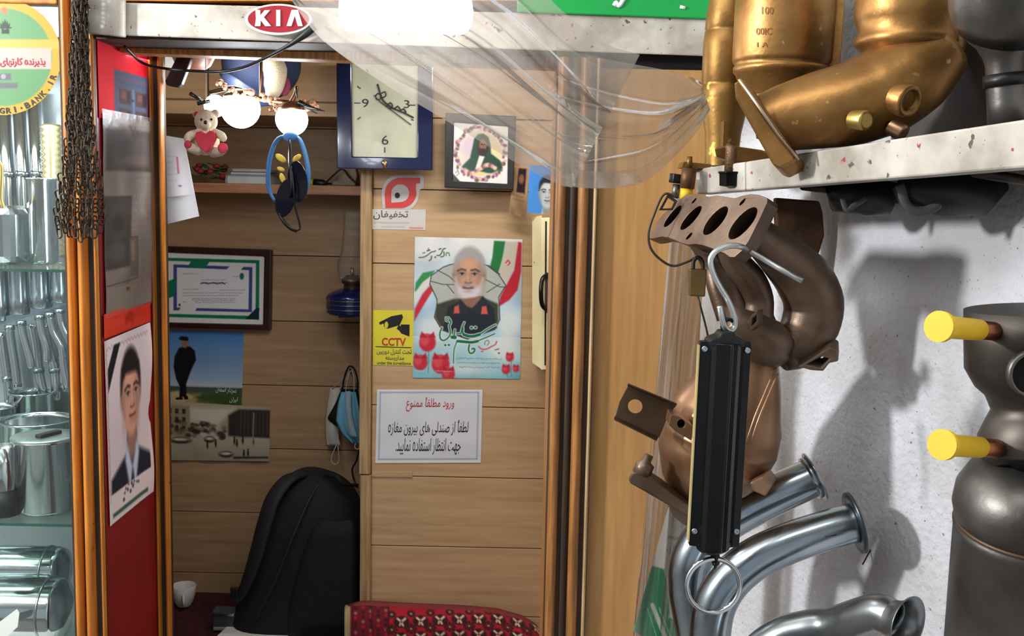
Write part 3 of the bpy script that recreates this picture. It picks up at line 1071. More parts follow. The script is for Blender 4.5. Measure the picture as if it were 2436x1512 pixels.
# ---- surveillance sticker
cc = thing('surveillance_sticker', 'square yellow sticker with black camera symbol beside the poster', 'sticker', PB.at(935, 868, 0.001))
nq2 = ((888, 737), (984, 738), (983, 870), (887, 868))
f1 = lambda off: quadmap(PB, *nq2, 887, 737, 984, 869, off)
Canvas(887, 737, 984, 869, 3, (224, 214, 58)).noise(12, 5).mesh('sheet', f1(0.0012), GLOSSY, cc)
sy = MB()
cam_px = L4((120, 1065), (205, 1022), (280, 1007), (287, 1030), (262, 1085), (272, 1090), (272, 1078), (333, 1078), (333, 1160), (275, 1140), (262, 1120), (243, 1108), (255, 1085), (180, 1108), (155, 1095), (152, 1072), (125, 1082))
sy.prism([f1(0.0016)(*p) for p in cam_px], (0, -0.0004, 0))
sy.prism([f1(0.0016)(*p) for p in L4((97, 1232), (345, 1235), (345, 1240), (97, 1237))], (0, -0.0004, 0))
sy.build('symbol', INK, cc)
ey = [c4(171 + 13 * math.cos(a), 1083 + 24 * math.sin(a)) for a in np.linspace(0, 6.2, 14)]
MB().prism([f1(0.0021)(*p) for p in ey], (0, -0.0003, 0)).build('symbol_lens', mat('sticker_yellow', (224, 214, 58), 0.4), cc)
text_px('CCTV', (908, 803, 966, 822), f1(0.002), INKO, cc, bold=0.03)
text_px('تحت کنترل دوربین', (896, 829, 980, 844), f1(0.002), INKY, cc, rtl=True, bold=0.012)
text_px('مداربسته', (917, 845, 962, 858), f1(0.002), INKY, cc, rtl=True, bold=0.012)
text_px('under the surveillance', (897, 859, 978, 867), f1(0.002), INKY, cc, bold=0.012)

# ---- red loop logo sticker and its name label
ls = thing('logo_sticker', 'red rounded loop sticker with a dot above its white name label', 'sticker', PB.at(948, 546, 0.001))


def arc(cx, cy, rx, ry, a0, a1, n=14):
    return [c4(cx + rx * math.cos(math.radians(a0 + (a1 - a0) * i / n)), cy - ry * math.sin(math.radians(a0 + (a1 - a0) * i / n))) for i in range(n + 1)]


edge = [c4(145, 280)] + [c4(140, 180)] + arc(262, 175, 122, 132, 180, 92) + [c4(405, 42), c4(432, 60), c4(430, 135), c4(402, 150)] + arc(272, 165, 128, 140, -5, -70) + [c4(300, 282)]
MB().prism([PB.at(*p, 0.001) for p in edge], (0, -0.0006, 0)).build('backing', mat('sticker_grey', (214, 210, 206), 0.4), ls)
red_o = [c4(166, 275), c4(160, 180)] + arc(268, 170, 106, 104, 180, 92) + [c4(406, 66), c4(406, 104), c4(378, 106)] + arc(268, 170, 112, 106, 15, -88)
red_h = list(reversed([c4(206, 238)] + [c4(206, 170)] + arc(268, 172, 62, 62, 175, -90)))
MB().prism([PB.at(*p, 0.0018) for p in red_o], (0, -0.0004, 0), [[PB.at(*p, 0.0018) for p in red_h]]).build('loop', mat('sticker_red', (226, 70, 64), 0.4), ls)
MB().prism([PB.at(*c4(248 + 18 * math.cos(a), 188 + 20 * math.sin(a)), 0.0018) for a in np.linspace(0, 6.0, 16)], (0, -0.0004, 0)).build('dot', INK, ls)
c = Canvas(885, 496, 1013, 547, 2, (218, 214, 208))
c.textline(890, 970, 530, 2.4, (140, 136, 134)).textline(908, 958, 540, 2.2, (150, 146, 144))
c.rect(975, 541, 1007, 544, (232, 110, 104))
c.mesh('name_label', quadmap(PB, (886, 497), (1013, 498), (1012, 547), (885, 545), 885, 496, 1013, 547, 0.0014), GLOSSY, ls)
text_px('تخفیفان', (888, 500, 971, 522), at_b(0.002), INKY, ls, rtl=True, bold=0.01)

# ---- clock
PC = Plane(W(915, 270, 2.80), (-0.03, -1, 0.012))
ck = thing('wall_clock', 'square navy framed wall clock with cream face and glossy glass', 'clock', W(915, 404, 2.83))
o_ = [(800, 140), (1031, 146), (1028, 405), (801, 400)]
i_ = [(836, 145), (994, 150), (992, 375), (838, 372)]
MB().prism([PC.at(*p) for p in o_], (0.001, 0.045, 0), [[PC.at(*p) for p in reversed(i_)]]).build('frame', NAVY, ck, bev=0.003)
c = Canvas(836, 145, 994, 376, 4, (206, 200, 176))
c.mesh('dial', lambda x, y: PC.at(x, y, -0.010), mat('dial_cream', (214, 208, 184), 0.5), ck)
fd = lambda x, y: PC.at(x, y, -0.0085)
for t, r in (('9', (861, 235, 877, 255)), ('3', (961, 238, 974, 257)), ('6', (908, 322, 924, 344))):
    text_px(t, r, fd, INK, ck, name='numeral')
for a, b in (((843, 245), (857, 245)), ((974, 250), (988, 250)), ((915, 350), (915, 363)), ((850, 205), (858, 211)), ((850, 284), (858, 278)), ((978, 284), (984, 286)), ((872, 165), (876, 172))):
    A, B = fd(*a), fd(*b)
    MB().tube([A, B], 0.0016, 4).build('hour_mark', INKY, ck)
hands = MB()
fh2 = lambda x, y: PC.at(x, y, -0.006)
for ln, r in (([(898, 200), (905, 224), (912, 240), (926, 252), (940, 260), (960, 268), (984, 280)], 0.0022), ([(890, 226), (902, 240), (920, 254), (950, 276), (978, 297)], 0.0012),
              ([(893, 230), (898, 222), (906, 228), (902, 238), (894, 234)], 0.0016), ([(908, 222), (916, 218), (918, 228), (910, 232)], 0.0016), ([(920, 252), (928, 244), (934, 252), (928, 258)], 0.0018),
              ([(938, 260), (946, 252), (954, 262), (960, 258), (966, 268)], 0.0018)):
    hands.tube([fh2(*p) for p in ln], r, 5, spline=2)
hands.build('hand', INK, ck)
MB().slab([PC.at(*p, -0.001) for p in i_], PC.n * -0.0015).build('glass', PANE, ck)
MB().lathe(PC.at(915, 388, 0.0), PC.n, [(0, 0.008), (0.004, 0.008), (0.006, 0.005), (0.006, 0)], 16).build('badge', CHROME, ck)
MB().tube([PC.at(915, 380, 0.004), PC.at(916, 401, 0.004)], 0.004, 8).build('clip', BRASS, ck)

# ---- framed devotional picture
PD = Plane(W(1140, 360, 2.82), (0.06, -1, 0.05))
fp = thing('framed_picture', 'black framed picture of a bearded man in a green hood within a flower wreath', 'picture', W(1140, 450, 2.85))
o_ = [(1060, 268), (1228, 276), (1221, 452), (1057, 446)]
i_ = [(1080, 290), (1209, 300), (1207, 437), (1077, 430)]
MB().prism([PD.at(*p) for p in o_], (0, 0.02, 0), [[PD.at(*p) for p in reversed(i_)]]).build('frame', BLACKP, fp, bev=0.002)
c = Canvas(1076, 288, 1210, 440, 1.5, (232, 230, 226))
for i in range(70):
    a = 2 * math.pi * i / 70 + rng.uniform(-0.05, 0.05)
    rr = rng.uniform(0.9, 1.04)
    c.ell(1143 + 60 * rr * math.cos(a), 365 + 63 * rr * math.sin(a), rng.uniform(3, 6), rng.uniform(3, 6), [(150, 92, 110), (196, 150, 170), (112, 70, 92), (214, 178, 160), (90, 92, 60)][i % 5], 1.5)
c.ell(1143, 365, 51, 53, (222, 208, 190), 4)
c.ell(1120, 350, 22, 26, (206, 186, 206), 9, 0.8).ell(1172, 365, 22, 26, (226, 210, 160), 9, 0.8)
c.poly([(1128, 330), (1138, 319), (1150, 318), (1162, 326), (1167, 345), (1168, 365), (1190, 382), (1196, 400), (1170, 412), (1110, 408), (1098, 396), (1118, 376), (1124, 350)], (26, 66, 48), 2)
c.ell(1148, 352, 13, 21, (56, 34, 28), 2).ell(1149, 344, 9, 13, (138, 98, 76), 2).ell(1146, 343, 2, 1.4, (20, 14, 12), 1).ell(1153, 343, 2, 1.4, (20, 14, 12), 1)
c.line([(1149, 344), (1150, 351)], 1.6, (100, 66, 50)).ell(1148, 358, 8, 5, (44, 28, 24), 1.5)
c.poly([(1140, 370), (1153, 372), (1142, 400), (1130, 404)], (224, 220, 216), 1.5)
for i in range(14):
    c.ell(1106 + i * 5.5, 402 + 10 * math.sin(i * 0.45 + 0.2), 5, 5, [(208, 150, 162), (222, 200, 160), (150, 80, 100)][i % 3], 2)
c.ell(1142, 413, 14, 5, (226, 206, 150), 2)
c.poly([(1076, 411), (1095, 432), (1095, 440), (1076, 440)], (30, 30, 32), 1.5)
c.line([(1084, 411), (1089, 405), (1092, 413), (1086, 418)], 1.6, (90, 100, 110))
c.mesh('picture', lambda x, y: PD.at(x, y, -0.006), GLOSSY, fp)
# ---- small dark photograph and blue portrait standing on the meter box
sp = thing('small_photo', 'small curled brown photograph hanging beside the black picture frame', 'photograph', W(1232, 508, 2.84))
c = Canvas(1212, 396, 1258, 520, 2.5, (150, 120, 88)).noise(40, 5)
c.rect(1226, 398, 1250, 460, (40, 30, 30), 2).ell(1237, 425, 8, 12, (130, 84, 70), 2)
c.textline(1218, 1246, 470, 3, (90, 66, 46)).textline(1220, 1246, 480, 3, (90, 66, 46))
c.mesh('sheet', quadmap(PY(2.84), (1224, 398), (1258, 400), (1252, 520), (1210, 505), 1212, 396, 1258, 520, 0, lambda u, v: 0.012 * math.sin(3 * v) * u), PRINT, sp)
bp_ = thing('portrait_photo', 'blue portrait photograph of a man with dark hair standing on the cream box', 'photograph', W(1290, 508, 2.72))
c = Canvas(1254, 392, 1330, 510, 1.5, (62, 128, 200)).noise(16, 4)
portrait(c, 1302, 458, 21, 38, (176, 180, 184), (34, 36, 40), (196, 198, 202), gray=True, bodyw=2.0)
c.mesh('sheet', quadmap(PY(2.72), (1260, 392), (1330, 396), (1328, 511), (1254, 506), 1254, 392, 1330, 510), GLOSSY, bp_)
# ---- cream box
mx = thing('meter_box', 'tall narrow cream painted metal box with a black handle beside the door casing', 'box', W(1295, 880, 2.75))
ax0, ax1 = SX(1266, 2.75), SX(1350, 2.68)
za, zb = SZ(1290, 878, 2.70), SZ(1290, 512, 2.70)
MB().hexa([W(1287, 880, 2.70), W(1362, 872, 2.70), W(1362, 872, 2.89), W(1266 + 20, 872, 2.89), W(1287, 518, 2.70), W(1362, 514, 2.70), W(1362, 514, 2.89), W(1266 + 20, 522, 2.89)]).build('body', CREAM, mx, bev=0.002)
MB().hexa([W(1266, 862, 2.74), W(1289, 878, 2.71), W(1289, 878, 2.89), W(1272, 862, 2.89), W(1266, 516, 2.74), W(1289, 512, 2.71), W(1289, 512, 2.89), W(1272, 516, 2.89)]).build('side_panel', CREAM, mx)
MB().slab([W(1301, 526, 2.699), W(1360, 524, 2.699), W(1356, 866, 2.699), W(1299, 868, 2.699)], (0, -0.004, 0)).build('door', CREAM, mx, bev=0.001)
MB().slab([W(1297, 526, 2.6985), W(1301, 526, 2.6985), W(1299, 868, 2.6985), W(1295, 868, 2.6985)], (0, -0.002, 0)).build('door_gap', DARK, mx)
MB().tube([W(1302, 652, 2.69), W(1290, 665, 2.675), W(1287, 695, 2.665), W(1290, 725, 2.675), W(1302, 738, 2.69)], 0.006, 8, spline=4).build('handle', BLACKM, mx)
MB().slab([W(1297, 648, 2.697), W(1314, 648, 2.697), W(1312, 742, 2.697), W(1295, 742, 2.697)], (0, -0.006, 0)).build('handle_plate', GREYST, mx, bev=0.001)

# ================================================================== recess wall
PN = PY(YN)
# certificate
PF = PY(YN - 0.02)
ce = thing('framed_certificate', 'dark brown framed certificate with green and blue printed border', 'certificate', PF.at(520, 785))
o_ = [(352, 584), (646, 594), (643, 785), (352, 778)]
i_ = [(364, 599), (628, 610), (625, 772), (364, 766)]
MB().prism([PF.at(*p, 0.008) for p in o_], (0, 0.026, 0), [[PF.at(*p, 0.008) for p in reversed(i_)]]).build('frame', mat('dark_brown_frame', (58, 30, 26), 0.35, 0, (40, 20, 18)), ce, bev=0.004)


def c3(x, y):
    return 380 + x / 2.7, 560 + y / 2.7


L3 = lambda *p: [c3(*q) for q in p]
c = Canvas(362, 598, 630, 773, 1.4, (222, 226, 224))
GB = (26, 120, 84)
ring = lambda a, b, col: c.poly(L3(*a), col).poly(L3(*b), (222, 226, 226))
c.poly(L3((-40, 140), (640, 158), (638, 540), (-40, 520)), GB)
c.poly(L3((-40, 160), (618, 178), (615, 516), (-40, 500)), (226, 228, 228))
c.poly(L3((210, 150), (330, 155), (290, 205), (180, 200)), GB)
c.poly(L3((88, 185), (595, 203), (592, 492), (88, 480)), (66, 78, 140))
c.poly(L3((110, 205), (574, 222), (570, 474), (110, 462)), (226, 228, 232))
c.poly(L3((210, 155), (325, 160), (290, 208), (182, 203)), GB)
c.poly(L3((450, 195), (540, 198), (520, 222), (430, 218)), (226, 228, 228))
c.poly(L3((140, 455), (240, 465), (220, 492), (120, 485)), (226, 228, 228))
c.poly(L3((-40, 330), (110, 270), (90, 390), (-40, 440)), GB)
c.poly(L3((620, 465), (640, 465), (636, 540), (550, 536)), (28, 44, 60))
c.ell(*c3(527, 262), 5, 8, GB).line(L3((515, 255), (535, 245)), 2, (66, 78, 140)).ell(*c3(127, 445), 2.6, 3.5, (40, 90, 80))
for y, a, b, h in ((245, 145, 240, 2), (262, 470, 505, 2), (285, 270, 420, 2), (345, 145, 240, 2), (350, 385, 540, 2), (368, 150, 530, 2), (385, 145, 490, 2), (405, 210, 480, 2.4), (416, 210, 485, 2.4), (428, 230, 480, 2.4), (425, 150, 170, 2)):
    p, q = c3(a, y), c3(b, y + 6)
    c.textline(p[0], q[0], p[1], h, (110, 112, 118), 0.75)
for a, b in ((85, 270), (300, 520), (555, 700)):
    p, q = 470 + a / 10.8, 470 + b / 10.8
    c.line([(p, 674), ((p + q) / 2, 672), (q, 675)], 2.2, (50, 52, 54)).textline(p, q, 672.5, 4, (40, 42, 44), 0.8)
c.mesh('certificate', lambda x, y: PF.at(x, y, 0.001), GLOSSY, ce)

# man in black under the blue sky
c = Canvas(362, 784, 582, 972, 1.7, (110, 150, 196))
c.vgrad(784, 900, (70, 124, 190), (150, 178, 206)).vgrad(900, 924, (150, 178, 206), (196, 204, 208))
c.vgrad(922, 972, (70, 82, 72), (92, 104, 52)).noise(10, 5)
c.rect(362, 922, 582, 932, (66, 84, 86), 4)
c.poly([(362, 945), (480, 938), (470, 960), (582, 968), (582, 972), (362, 972)], (178, 150, 100), 5).poly([(460, 946), (575, 930), (580, 972), (540, 964)], (58, 86, 42), 4)
c.poly([(362, 940), (430, 932), (466, 946), (440, 960), (362, 962)], (196, 176, 136), 3)
k = lambda *p: [c3(*q) for q in p]
c.poly(k((125, 725), (160, 710), (200, 712), (230, 740), (238, 800), (210, 860), (195, 900), (175, 960), (178, 1040), (130, 1050), (135, 980), (110, 930), (92, 850), (98, 780)), (22, 24, 28), 1.5)
c.ell(*c3(163, 690), 8.5, 12, (150, 112, 96), 1.5).poly(k((122, 660), (140, 645), (180, 648), (190, 664), (180, 676), (135, 672)), (24, 26, 34), 1.5)
c.poly(k((110, 1050), (150, 1045), (155, 1062), (105, 1064)), (18, 18, 20), 1).poly(k((160, 1040), (186, 1036), (190, 1060), (165, 1062)), (18, 18, 20), 1)
pw = thing('wall_photo', 'unframed photo of a person in black standing on rock under blue sky', 'photograph', PN.at(480, 970, 0.002))
c.mesh('sheet', quadmap(PN, (362, 782), (580, 790), (575, 972), (362, 966), 362, 784, 582, 972, 0.003), GLOSSY, pw)
fq = lambda x, y: PN.at(x, y, 0.004)
text_px('سردار آسمان', (513, 914, 562, 934), fq, INKW, pw, rtl=True, shear=0.2, slope=0.08)
text_px('ایران', (546, 944, 566, 958), fq, INKW, pw, rtl=True, shear=0.2)
# old street photo
c = Canvas(362, 958, 645, 1098, 1.7, (170, 160, 140)).noise(26, 9)
c.poly([(450, 972), (560, 966), (520, 1010), (455, 1000)], (206, 200, 184), 6)
c.rect(362, 966, 452, 1040, (150, 136, 108), 2)
for i in range(5):
    for j in range(3):
        c.rect(366 + i * 17, 974 + j * 20, 374 + i * 17, 986 + j * 20, (60, 50, 40), 1)
c.poly([(545, 984), (570, 968), (645, 966), (645, 1038), (545, 1036)], (56, 48, 44), 3)
for x in range(575, 645, 9):
    c.line([(x, 972), (x, 1030)], 1.4, (96, 86, 78))
c.vgrad(1044, 1098, (176, 166, 146), (150, 140, 122))
for i in range(60):
    x, y = rng.uniform(362, 545), rng.uniform(1005, 1050)
    c.ell(x, y, rng.uniform(4, 10), rng.uniform(3, 7), [(60, 52, 44), (110, 98, 82), (196, 188, 170), (44, 38, 34)][i % 4], 2, 0.8)
for x, y, ww in ((430, 1050, 26), (385, 1058, 20), (540, 1082, 17), (500, 1046, 13)):
    c.ell(x, y, ww, 8, (56, 50, 44), 2).ell(x, y - 2, ww * 0.75, 3.6, (200, 194, 178), 1.5)
for x, y in ((495, 1060), (515, 1056), (560, 1048), (566, 1054), (583, 1080), (593, 1078), (580, 1046), (605, 1050)):
    c.ell(x, y, 2.2, 8, (30, 26, 24), 1.2).ell(x, y - 9, 1.8, 2.2, (30, 26, 24), 1)
c.line([(606, 975), (604, 1060)], 1.5, (200, 192, 176)).line([(560, 1090), (640, 1088)], 5, (52, 46, 40), 2)
for i in range(6):
    c.line([(408, 1010), (450 + 9 * i, 1090)], 0.8, (90, 80, 70), op=0.3)
ps = thing('street_photo', 'curling old sepia street photograph with cars pinned below the blue sky photo', 'photograph', PN.at(520, 1098, 0.002))
c.mesh('sheet', quadmap(PN, (362, 952), (643, 968), (641, 1097), (362, 1093), 362, 958, 645, 1098, 0.006, lambda u, v: 0.012 * max(0, v - 0.6) * abs(math.sin(9 * u))), PRINT, ps)

# hurricane lamp on the recess wall
ol = thing('oil_lamp', 'blue oil lamp with a tall glass chimney against the recess wall', 'lamp', W(838, 748, 3.14))
Yl = 3.16
zz = lambda y: SZ(838, y, Yl)
axp = W(838, 748, Yl)
k = lambda y: zz(y) - axp.z
u_ = (0, 0, 1)
R_ = lambda r: pxr(r, Yl)
BLUEG = mat('blue_glaze', (22, 40, 96), 0.15, 0.1, (14, 26, 66), coat=0.4)
MB().lathe(axp, u_, [(k(747), 0.001), (k(747), R_(56)), (k(742), R_(62)), (k(735), R_(60)), (k(726), R_(63)), (k(716), R_(61)), (k(707), R_(63)), (k(700), R_(59)), (k(692), R_(45)), (k(686), R_(30)), (k(684), R_(20)), (k(684), 0.001)], 32).build('tank', BLUEG, ol)
bd = MB()
for y in (733, 722, 712):
    bd.torus((axp.x, axp.y, zz(y)), u_, R_(62), 0.0012, 32, 6)
bd.build('band', BRASS, ol)
MB().lathe(axp, u_, [(k(688), R_(22)), (k(676), R_(20)), (k(672), R_(26)), (k(664), R_(26)), (k(660), R_(20)), (k(655), R_(16))], 24).build('burner', mat('tarnished_brass', (110, 92, 66), 0.4, 0.8), ol)
GL2 = film('lamp_chimney_glass', haze=0.16, tint=(0.96, 0.96, 0.93), gloss=0.16, rough=0.03)
MB().lathe(axp, u_, [(k(666), R_(30)), (k(655), R_(34)), (k(640), R_(36)), (k(622), R_(35)), (k(606), R_(29)), (k(585), R_(25)), (k(545), R_(22)), (k(505), R_(20))], 28).build('chimney', GL2, ol)
MB().tube([W(838, 660, Yl), W(838, 636, Yl)], 0.006, 8).build('wick_holder', BRASS, ol)
MB().tube([W(880, 690, Yl + 0.05), W(838, 752, Yl), W(806, 752, Yl)], 0.004, 8).build('bracket', IRON, ol)

# face masks on a hook
hk = thing('wall_hook', 'dark little wall hook carrying the face masks', 'hook', W(833, 882, 3.28))
MB().tube([W(833, 878, 3.30), W(833, 880, 3.25), W(833, 886, 3.24), W(833, 884, 3.235)], 0.004, 8).build('peg', IRON, hk)


def cloth(name, rows, Y, bulge, m, parent, pleats=0, thick=0.002, n=14):
    def fn(u, v):
        t = v * (len(rows) - 1)
        i = min(int(t), len(rows) - 2)
        a = t - i
        y = rows[i][0] * (1 - a) + rows[i + 1][0] * a
        xl = rows[i][1] * (1 - a) + rows[i + 1][1] * a
        xr_ = rows[i][2] * (1 - a) + rows[i + 1][2] * a
        d = bulge * math.sin(math.pi * u) * math.sin(math.pi * min(1, max(0, v * 0.9 + 0.05)))
        if pleats:
            d += 0.003 * math.sin(u * pleats * 2 * math.pi)
        return W(xl + (xr_ - xl) * u, y, Y - d)
    return MB().grid(fn, n, n).build(name, m, parent, solid=thick)


MWHITE = mat('white_mask_cloth', (214, 208, 198), 0.8, 0, (196, 190, 180))
MBLUE = mat('blue_mask_cloth', (124, 192, 220), 0.8, 0, (104, 176, 208))
STRAPW = mat('white_elastic', (206, 200, 190), 0.8)
mw = thing('face_mask', 'crumpled white face mask hanging lowest on the recess wall hook', 'mask', W(792, 1060, 3.25))
cloth('mask_body', [(922, 786, 812), (950, 780, 812), (1000, 774, 806), (1040, 775, 806), (1060, 778, 810)], 3.262, 0.02, MWHITE, mw)
MB().tube([W(800, 1058, 3.25), W(788, 1090, 3.25), W(795, 1104, 3.25), W(806, 1096, 3.25), W(804, 1060, 3.25)], 0.0016, 6, spline=5).build('strap', STRAPW, mw)
MB().tube([W(790, 925, 3.255), W(815, 900, 3.25), W(833, 880, 3.238), W(820, 905, 3.25), W(808, 926, 3.255)], 0.0014, 6, spline=4).build('strap', STRAPW, mw)
mk_ = thing('face_mask', 'black folded face mask hanging between the white and the blue mask', 'mask', W(815, 1010, 3.22))
cloth('mask_body', [(925, 812, 852), (960, 798, 856), (995, 778, 857), (1012, 800, 857)], 3.235, 0.02, BLACKC, mk_)
MB().tube([W(814, 926, 3.22), W(820, 895, 3.22), W(830, 872, 3.22), W(842, 876, 3.22), W(850, 900, 3.22), W(850, 928, 3.22)], 0.003, 6, spline=5).build('strap', BLACKC, mk_)
mb_ = thing('face_mask', 'light blue pleated surgical mask in front on the recess wall hook', 'mask', W(832, 1055, 3.19))
cloth('mask_body', [(932, 812, 846), (960, 804, 852), (1000, 799, 858), (1030, 812, 858), (1054, 838, 858)], 3.205, 0.022, MBLUE, mb_, pleats=3)
cloth('pleat', [(930, 822, 834), (970, 822, 836), (1010, 826, 842), (1040, 836, 850)], 3.178, 0.008, mat('pale_blue_fold', (176, 206, 218), 0.8), mb_)
MB().tube([W(822, 932, 3.19), W(828, 895, 3.2), W(836, 882, 3.21), W(842, 900, 3.2), W(842, 932, 3.19)], 0.0014, 6, spline=5).build('strap', STRAPW, mb_)
MB().tube([W(846, 1054, 3.19), W(844, 1064, 3.19), W(852, 1068, 3.19), W(858, 1058, 3.19)], 0.0014, 6, spline=4).build('strap', STRAPW, mb_)
tag(MB().tube([W(856, 1062, 3.24), W(848, 1095, 3.25), W(838, 1115, 3.27), W(842, 1140, 3.27), W(852, 1160, 3.26)], 0.0028, 6, spline=5).build('power_cable', BLACKP), 'thin black cable hanging down behind the backpack', 'cable')

# things on the recess shelf
gx = thing('plastic_flowers', 'red and green artificial flower sprig lying at the left end of the shelf', 'flowers', (W(500, 435, 3.17).x, 3.17, SHELF_Z))
lf = MB()
fl = MB()
for i in range(26):
    p = Vector((W(505 + rng.uniform(-38, 34), 420, 3.17).x, 3.17 + rng.uniform(-0.03, 0.04), SHELF_Z + 0.014 + rng.uniform(0, 0.045)))
    if i % 3 == 0:
        fl.ball(p, 0.012, 8, 5, (1, 1, 0.7))
    else:
        a = rng.uniform(0, 6.3)
        R3 = Matrix.Rotation(a, 3, 'Z') @ Matrix.Rotation(rng.uniform(-0.6, 0.6), 3, 'Y')
        lf.ball(p, 0.02, 8, 5, (1, 0.45, 0.12), R3)
lf.build('leaf', mat('dull_green_leaf', (44, 92, 60), 0.5), gx, kind='stuff')
fl.build('blossom', mat('dull_red_petal', (146, 40, 44), 0.6), gx, kind='stuff')
for i, (x0, x1, y0, y1, col, lab) in enumerate(((540, 648, 437, 417, (170, 178, 182), 'thick pale grey blue book lying flat at the bottom of the shelf pile'),
                                              (548, 636, 417, 408, (120, 112, 110), 'thin grey book lying second in the shelf pile'),
                                              (556, 642, 408, 402, (206, 200, 196), 'thin white booklet lying on top of the shelf pile'))):
    b = thing('book', lab, 'book', (W((x0 + x1) / 2, y0, 3.14).x, 3.2, SZ(600, y0, 3.14)), 'books lying on the recess shelf')
    za_, zb_ = SZ(600, y0, 3.14), SZ(600, y1, 3.14)
    if i == 0:
        za_ = SHELF_Z
    X0, X1 = W(x0, 430, 3.14).x, W(x1, 430, 3.14).x
    cv = mat('book_cover_%d' % i, col, 0.5)
    MB().box((X0, 3.125, za_ + 0.0004), (X1, 3.26, za_ + 0.002)).box((X0, 3.125, zb_ - 0.002), (X1, 3.26, zb_ - 0.0002)).box((X0, 3.125, za_ + 0.001), (X0 + 0.003, 3.26, zb_ - 0.001)).build('cover', cv, b)
    MB().box((X0 + 0.004, 3.13, za_ + 0.002), (X1 - 0.003, 3.255, zb_ - 0.002)).build('pages', mat('book_pages', (206, 208, 206), 0.7), b)
sd = thing('screwdriver', 'dark screwdriver with yellow-green handle end lying on the shelf', 'tool', W(765, 436, 3.13))
MB().lathe(W(730, 433, 3.13), W(790, 437, 3.13) - W(730, 433, 3.13), [(0, 0.001), (0, 0.011), (0.02, 0.011), (0.02, 0.0)], 12).build('handle_end', mat('lime_plastic', (186, 206, 60), 0.4), sd)
MB().lathe(W(746, 434, 3.13), W(790, 437, 3.13) - W(746, 434, 3.13), [(0, 0.001), (0, 0.012), (0.03, 0.011), (0.04, 0.006), (0.045, 0.003), (0.12, 0.003), (0.12, 0)], 12).build('grip', BLACKP, sd)
cp_ = thing('paper_packet', 'crumpled pale paper packet with dark marks under the clock', 'packet', W(825, 440, 3.12))
MB().prism([W(*p, 3.12) for p in ((790, 440), (785, 425), (800, 405), (812, 398), (846, 400), (850, 418), (845, 442))], (0, 0.05, 0)).build('packet', mat('crumpled_paper', (176, 160, 138), 0.7, 0, (120, 104, 88), vscale=18, bump=0.3, bscale=30), cp_, bev=0.004)
MB().tube([W(770, 440, 3.1), W(795, 415, 3.09), W(815, 402, 3.09), W(830, 420, 3.1), W(850, 438, 3.1)], 0.003, 6, spline=4).build('wire', BLACKP, cp_)

# ------------------------------------------------------------------ bench things
# red rug cushion leaning on the back wall
c = Canvas(822, 1440, 1300, 1650, 2.0, (178, 22, 46)).noise(20, 12)
c.rect(822, 1440, 834, 1650, (186, 166, 118), 2).rect(834, 1430, 926, 1650, (112, 14, 36), 3)
for i in range(20):
    for j in range(5):
        c.ell(846 + j * 18, 1446 + i * 11 - j * 2, 4, 4, [(58, 18, 26), (150, 100, 84), (170, 26, 50), (50, 16, 24)][(i + j * 2) % 4], 1.5)
for a in (838, 884, 924):
    c.line([(a, 1440), (a + 6, 1650)], 2.5, (60, 16, 24))
for r in range(8):
    for q in range(9):
        x, y = 955 + q * 46 + (0 if r % 2 == 0 else -23), 1474 - q * 4 + r * 17 - (14 if r else 0) + (0 if r % 2 == 0 else 4)
        y = 1474 - q * 4.0 + (r - 0) * 19
        if r % 2 == 0:
            c.ell(x, y, 19, 14, (54, 20, 24), 2)
            c.line([(x - 9, y - 7), (x, y), (x + 4, y + 8)], 5, (222, 204, 172)).line([(x + 9, y - 8), (x, y)], 5, (222, 204, 172)).line([(x - 4, y + 8), (x - 2, y + 2)], 4, (222, 204, 172))
            c.ell(x, y, 3, 2.5, (150, 40, 50), 1)
        else:
            for a in range(8):
                c.ell(x + 11 * math.cos(a * 0.785), y + 9 * math.sin(a * 0.785), 3.6, 3.4, (58, 20, 24), 1.5)
            c.ell(x, y, 6.5, 6, (66, 22, 28), 1.5).ell(x, y, 2.6, 2.4, (190, 150, 116), 1)
for q in range(9):
    x, y = 932 + q * 46, 1458 - q * 4
    c.ell(x, y, 10, 8, (60, 20, 26), 2).ell(x, y, 3, 2.4, (180, 140, 110), 1)
rg = thing('rug_cushion', 'red rug covered cushion with dark and cream motifs along the foot of the back wall', 'cushion', (-0.05, 2.80, B2 + 0.001))
TOPX, TOPY = [822, 870, 1000, 1100, 1180, 1250, 1275, 1300], [1441, 1439, 1446, 1450, 1457, 1476, 1488, 1510]


def rugmap(x, y):
    t = (y - 1440) / 210.0
    y2 = np.interp(x, TOPX, TOPY)
    yy = y2 + (1660 - y2) * t
    Y = 2.775 + 0.055 * math.exp(-t * 16) - 0.035 * t + 0.05 * max(0, (x - 1230) / 70) ** 2 + 0.02 * math.exp(-(x - 822) / 9)
    return W(x, yy, Y)


c.mesh('pile', rugmap, RUGM, rg)
RB = mat('rug_back', (150, 60, 60), 0.95)


def rugback(u, v):
    p = rugmap(822 + 478 * u, 1440 + 210 * v)
    return Vector((p.x, YB - 0.004 - 0.02 * (1 - v), max(p.z - 0.004, B2)))


bkm = MB()
bkm.grid(rugback, 16, 8)
for fn in (lambda u, v: (rugmap(822 + 478 * u, 1440), rugback(u, 0), v), lambda u, v: (rugmap(822, 1440 + 210 * u), rugback(0, u), v), lambda u, v: (rugmap(1300, 1440 + 210 * u), rugback(1, u), v)):
    bkm.grid(lambda u, v, fn=fn: fn(u, v)[0] * (1 - v) + fn(u, v)[1] * v, 16, 2)
bkm.build('back_cover', RB, rg)
MB().tube([rugmap(824, y) for y in np.linspace(1441, 1640, 14)], 0.006, 8).build('bound_edge', mat('rug_selvedge', (186, 164, 118), 0.9, bump=0.3, bscale=300), rg)
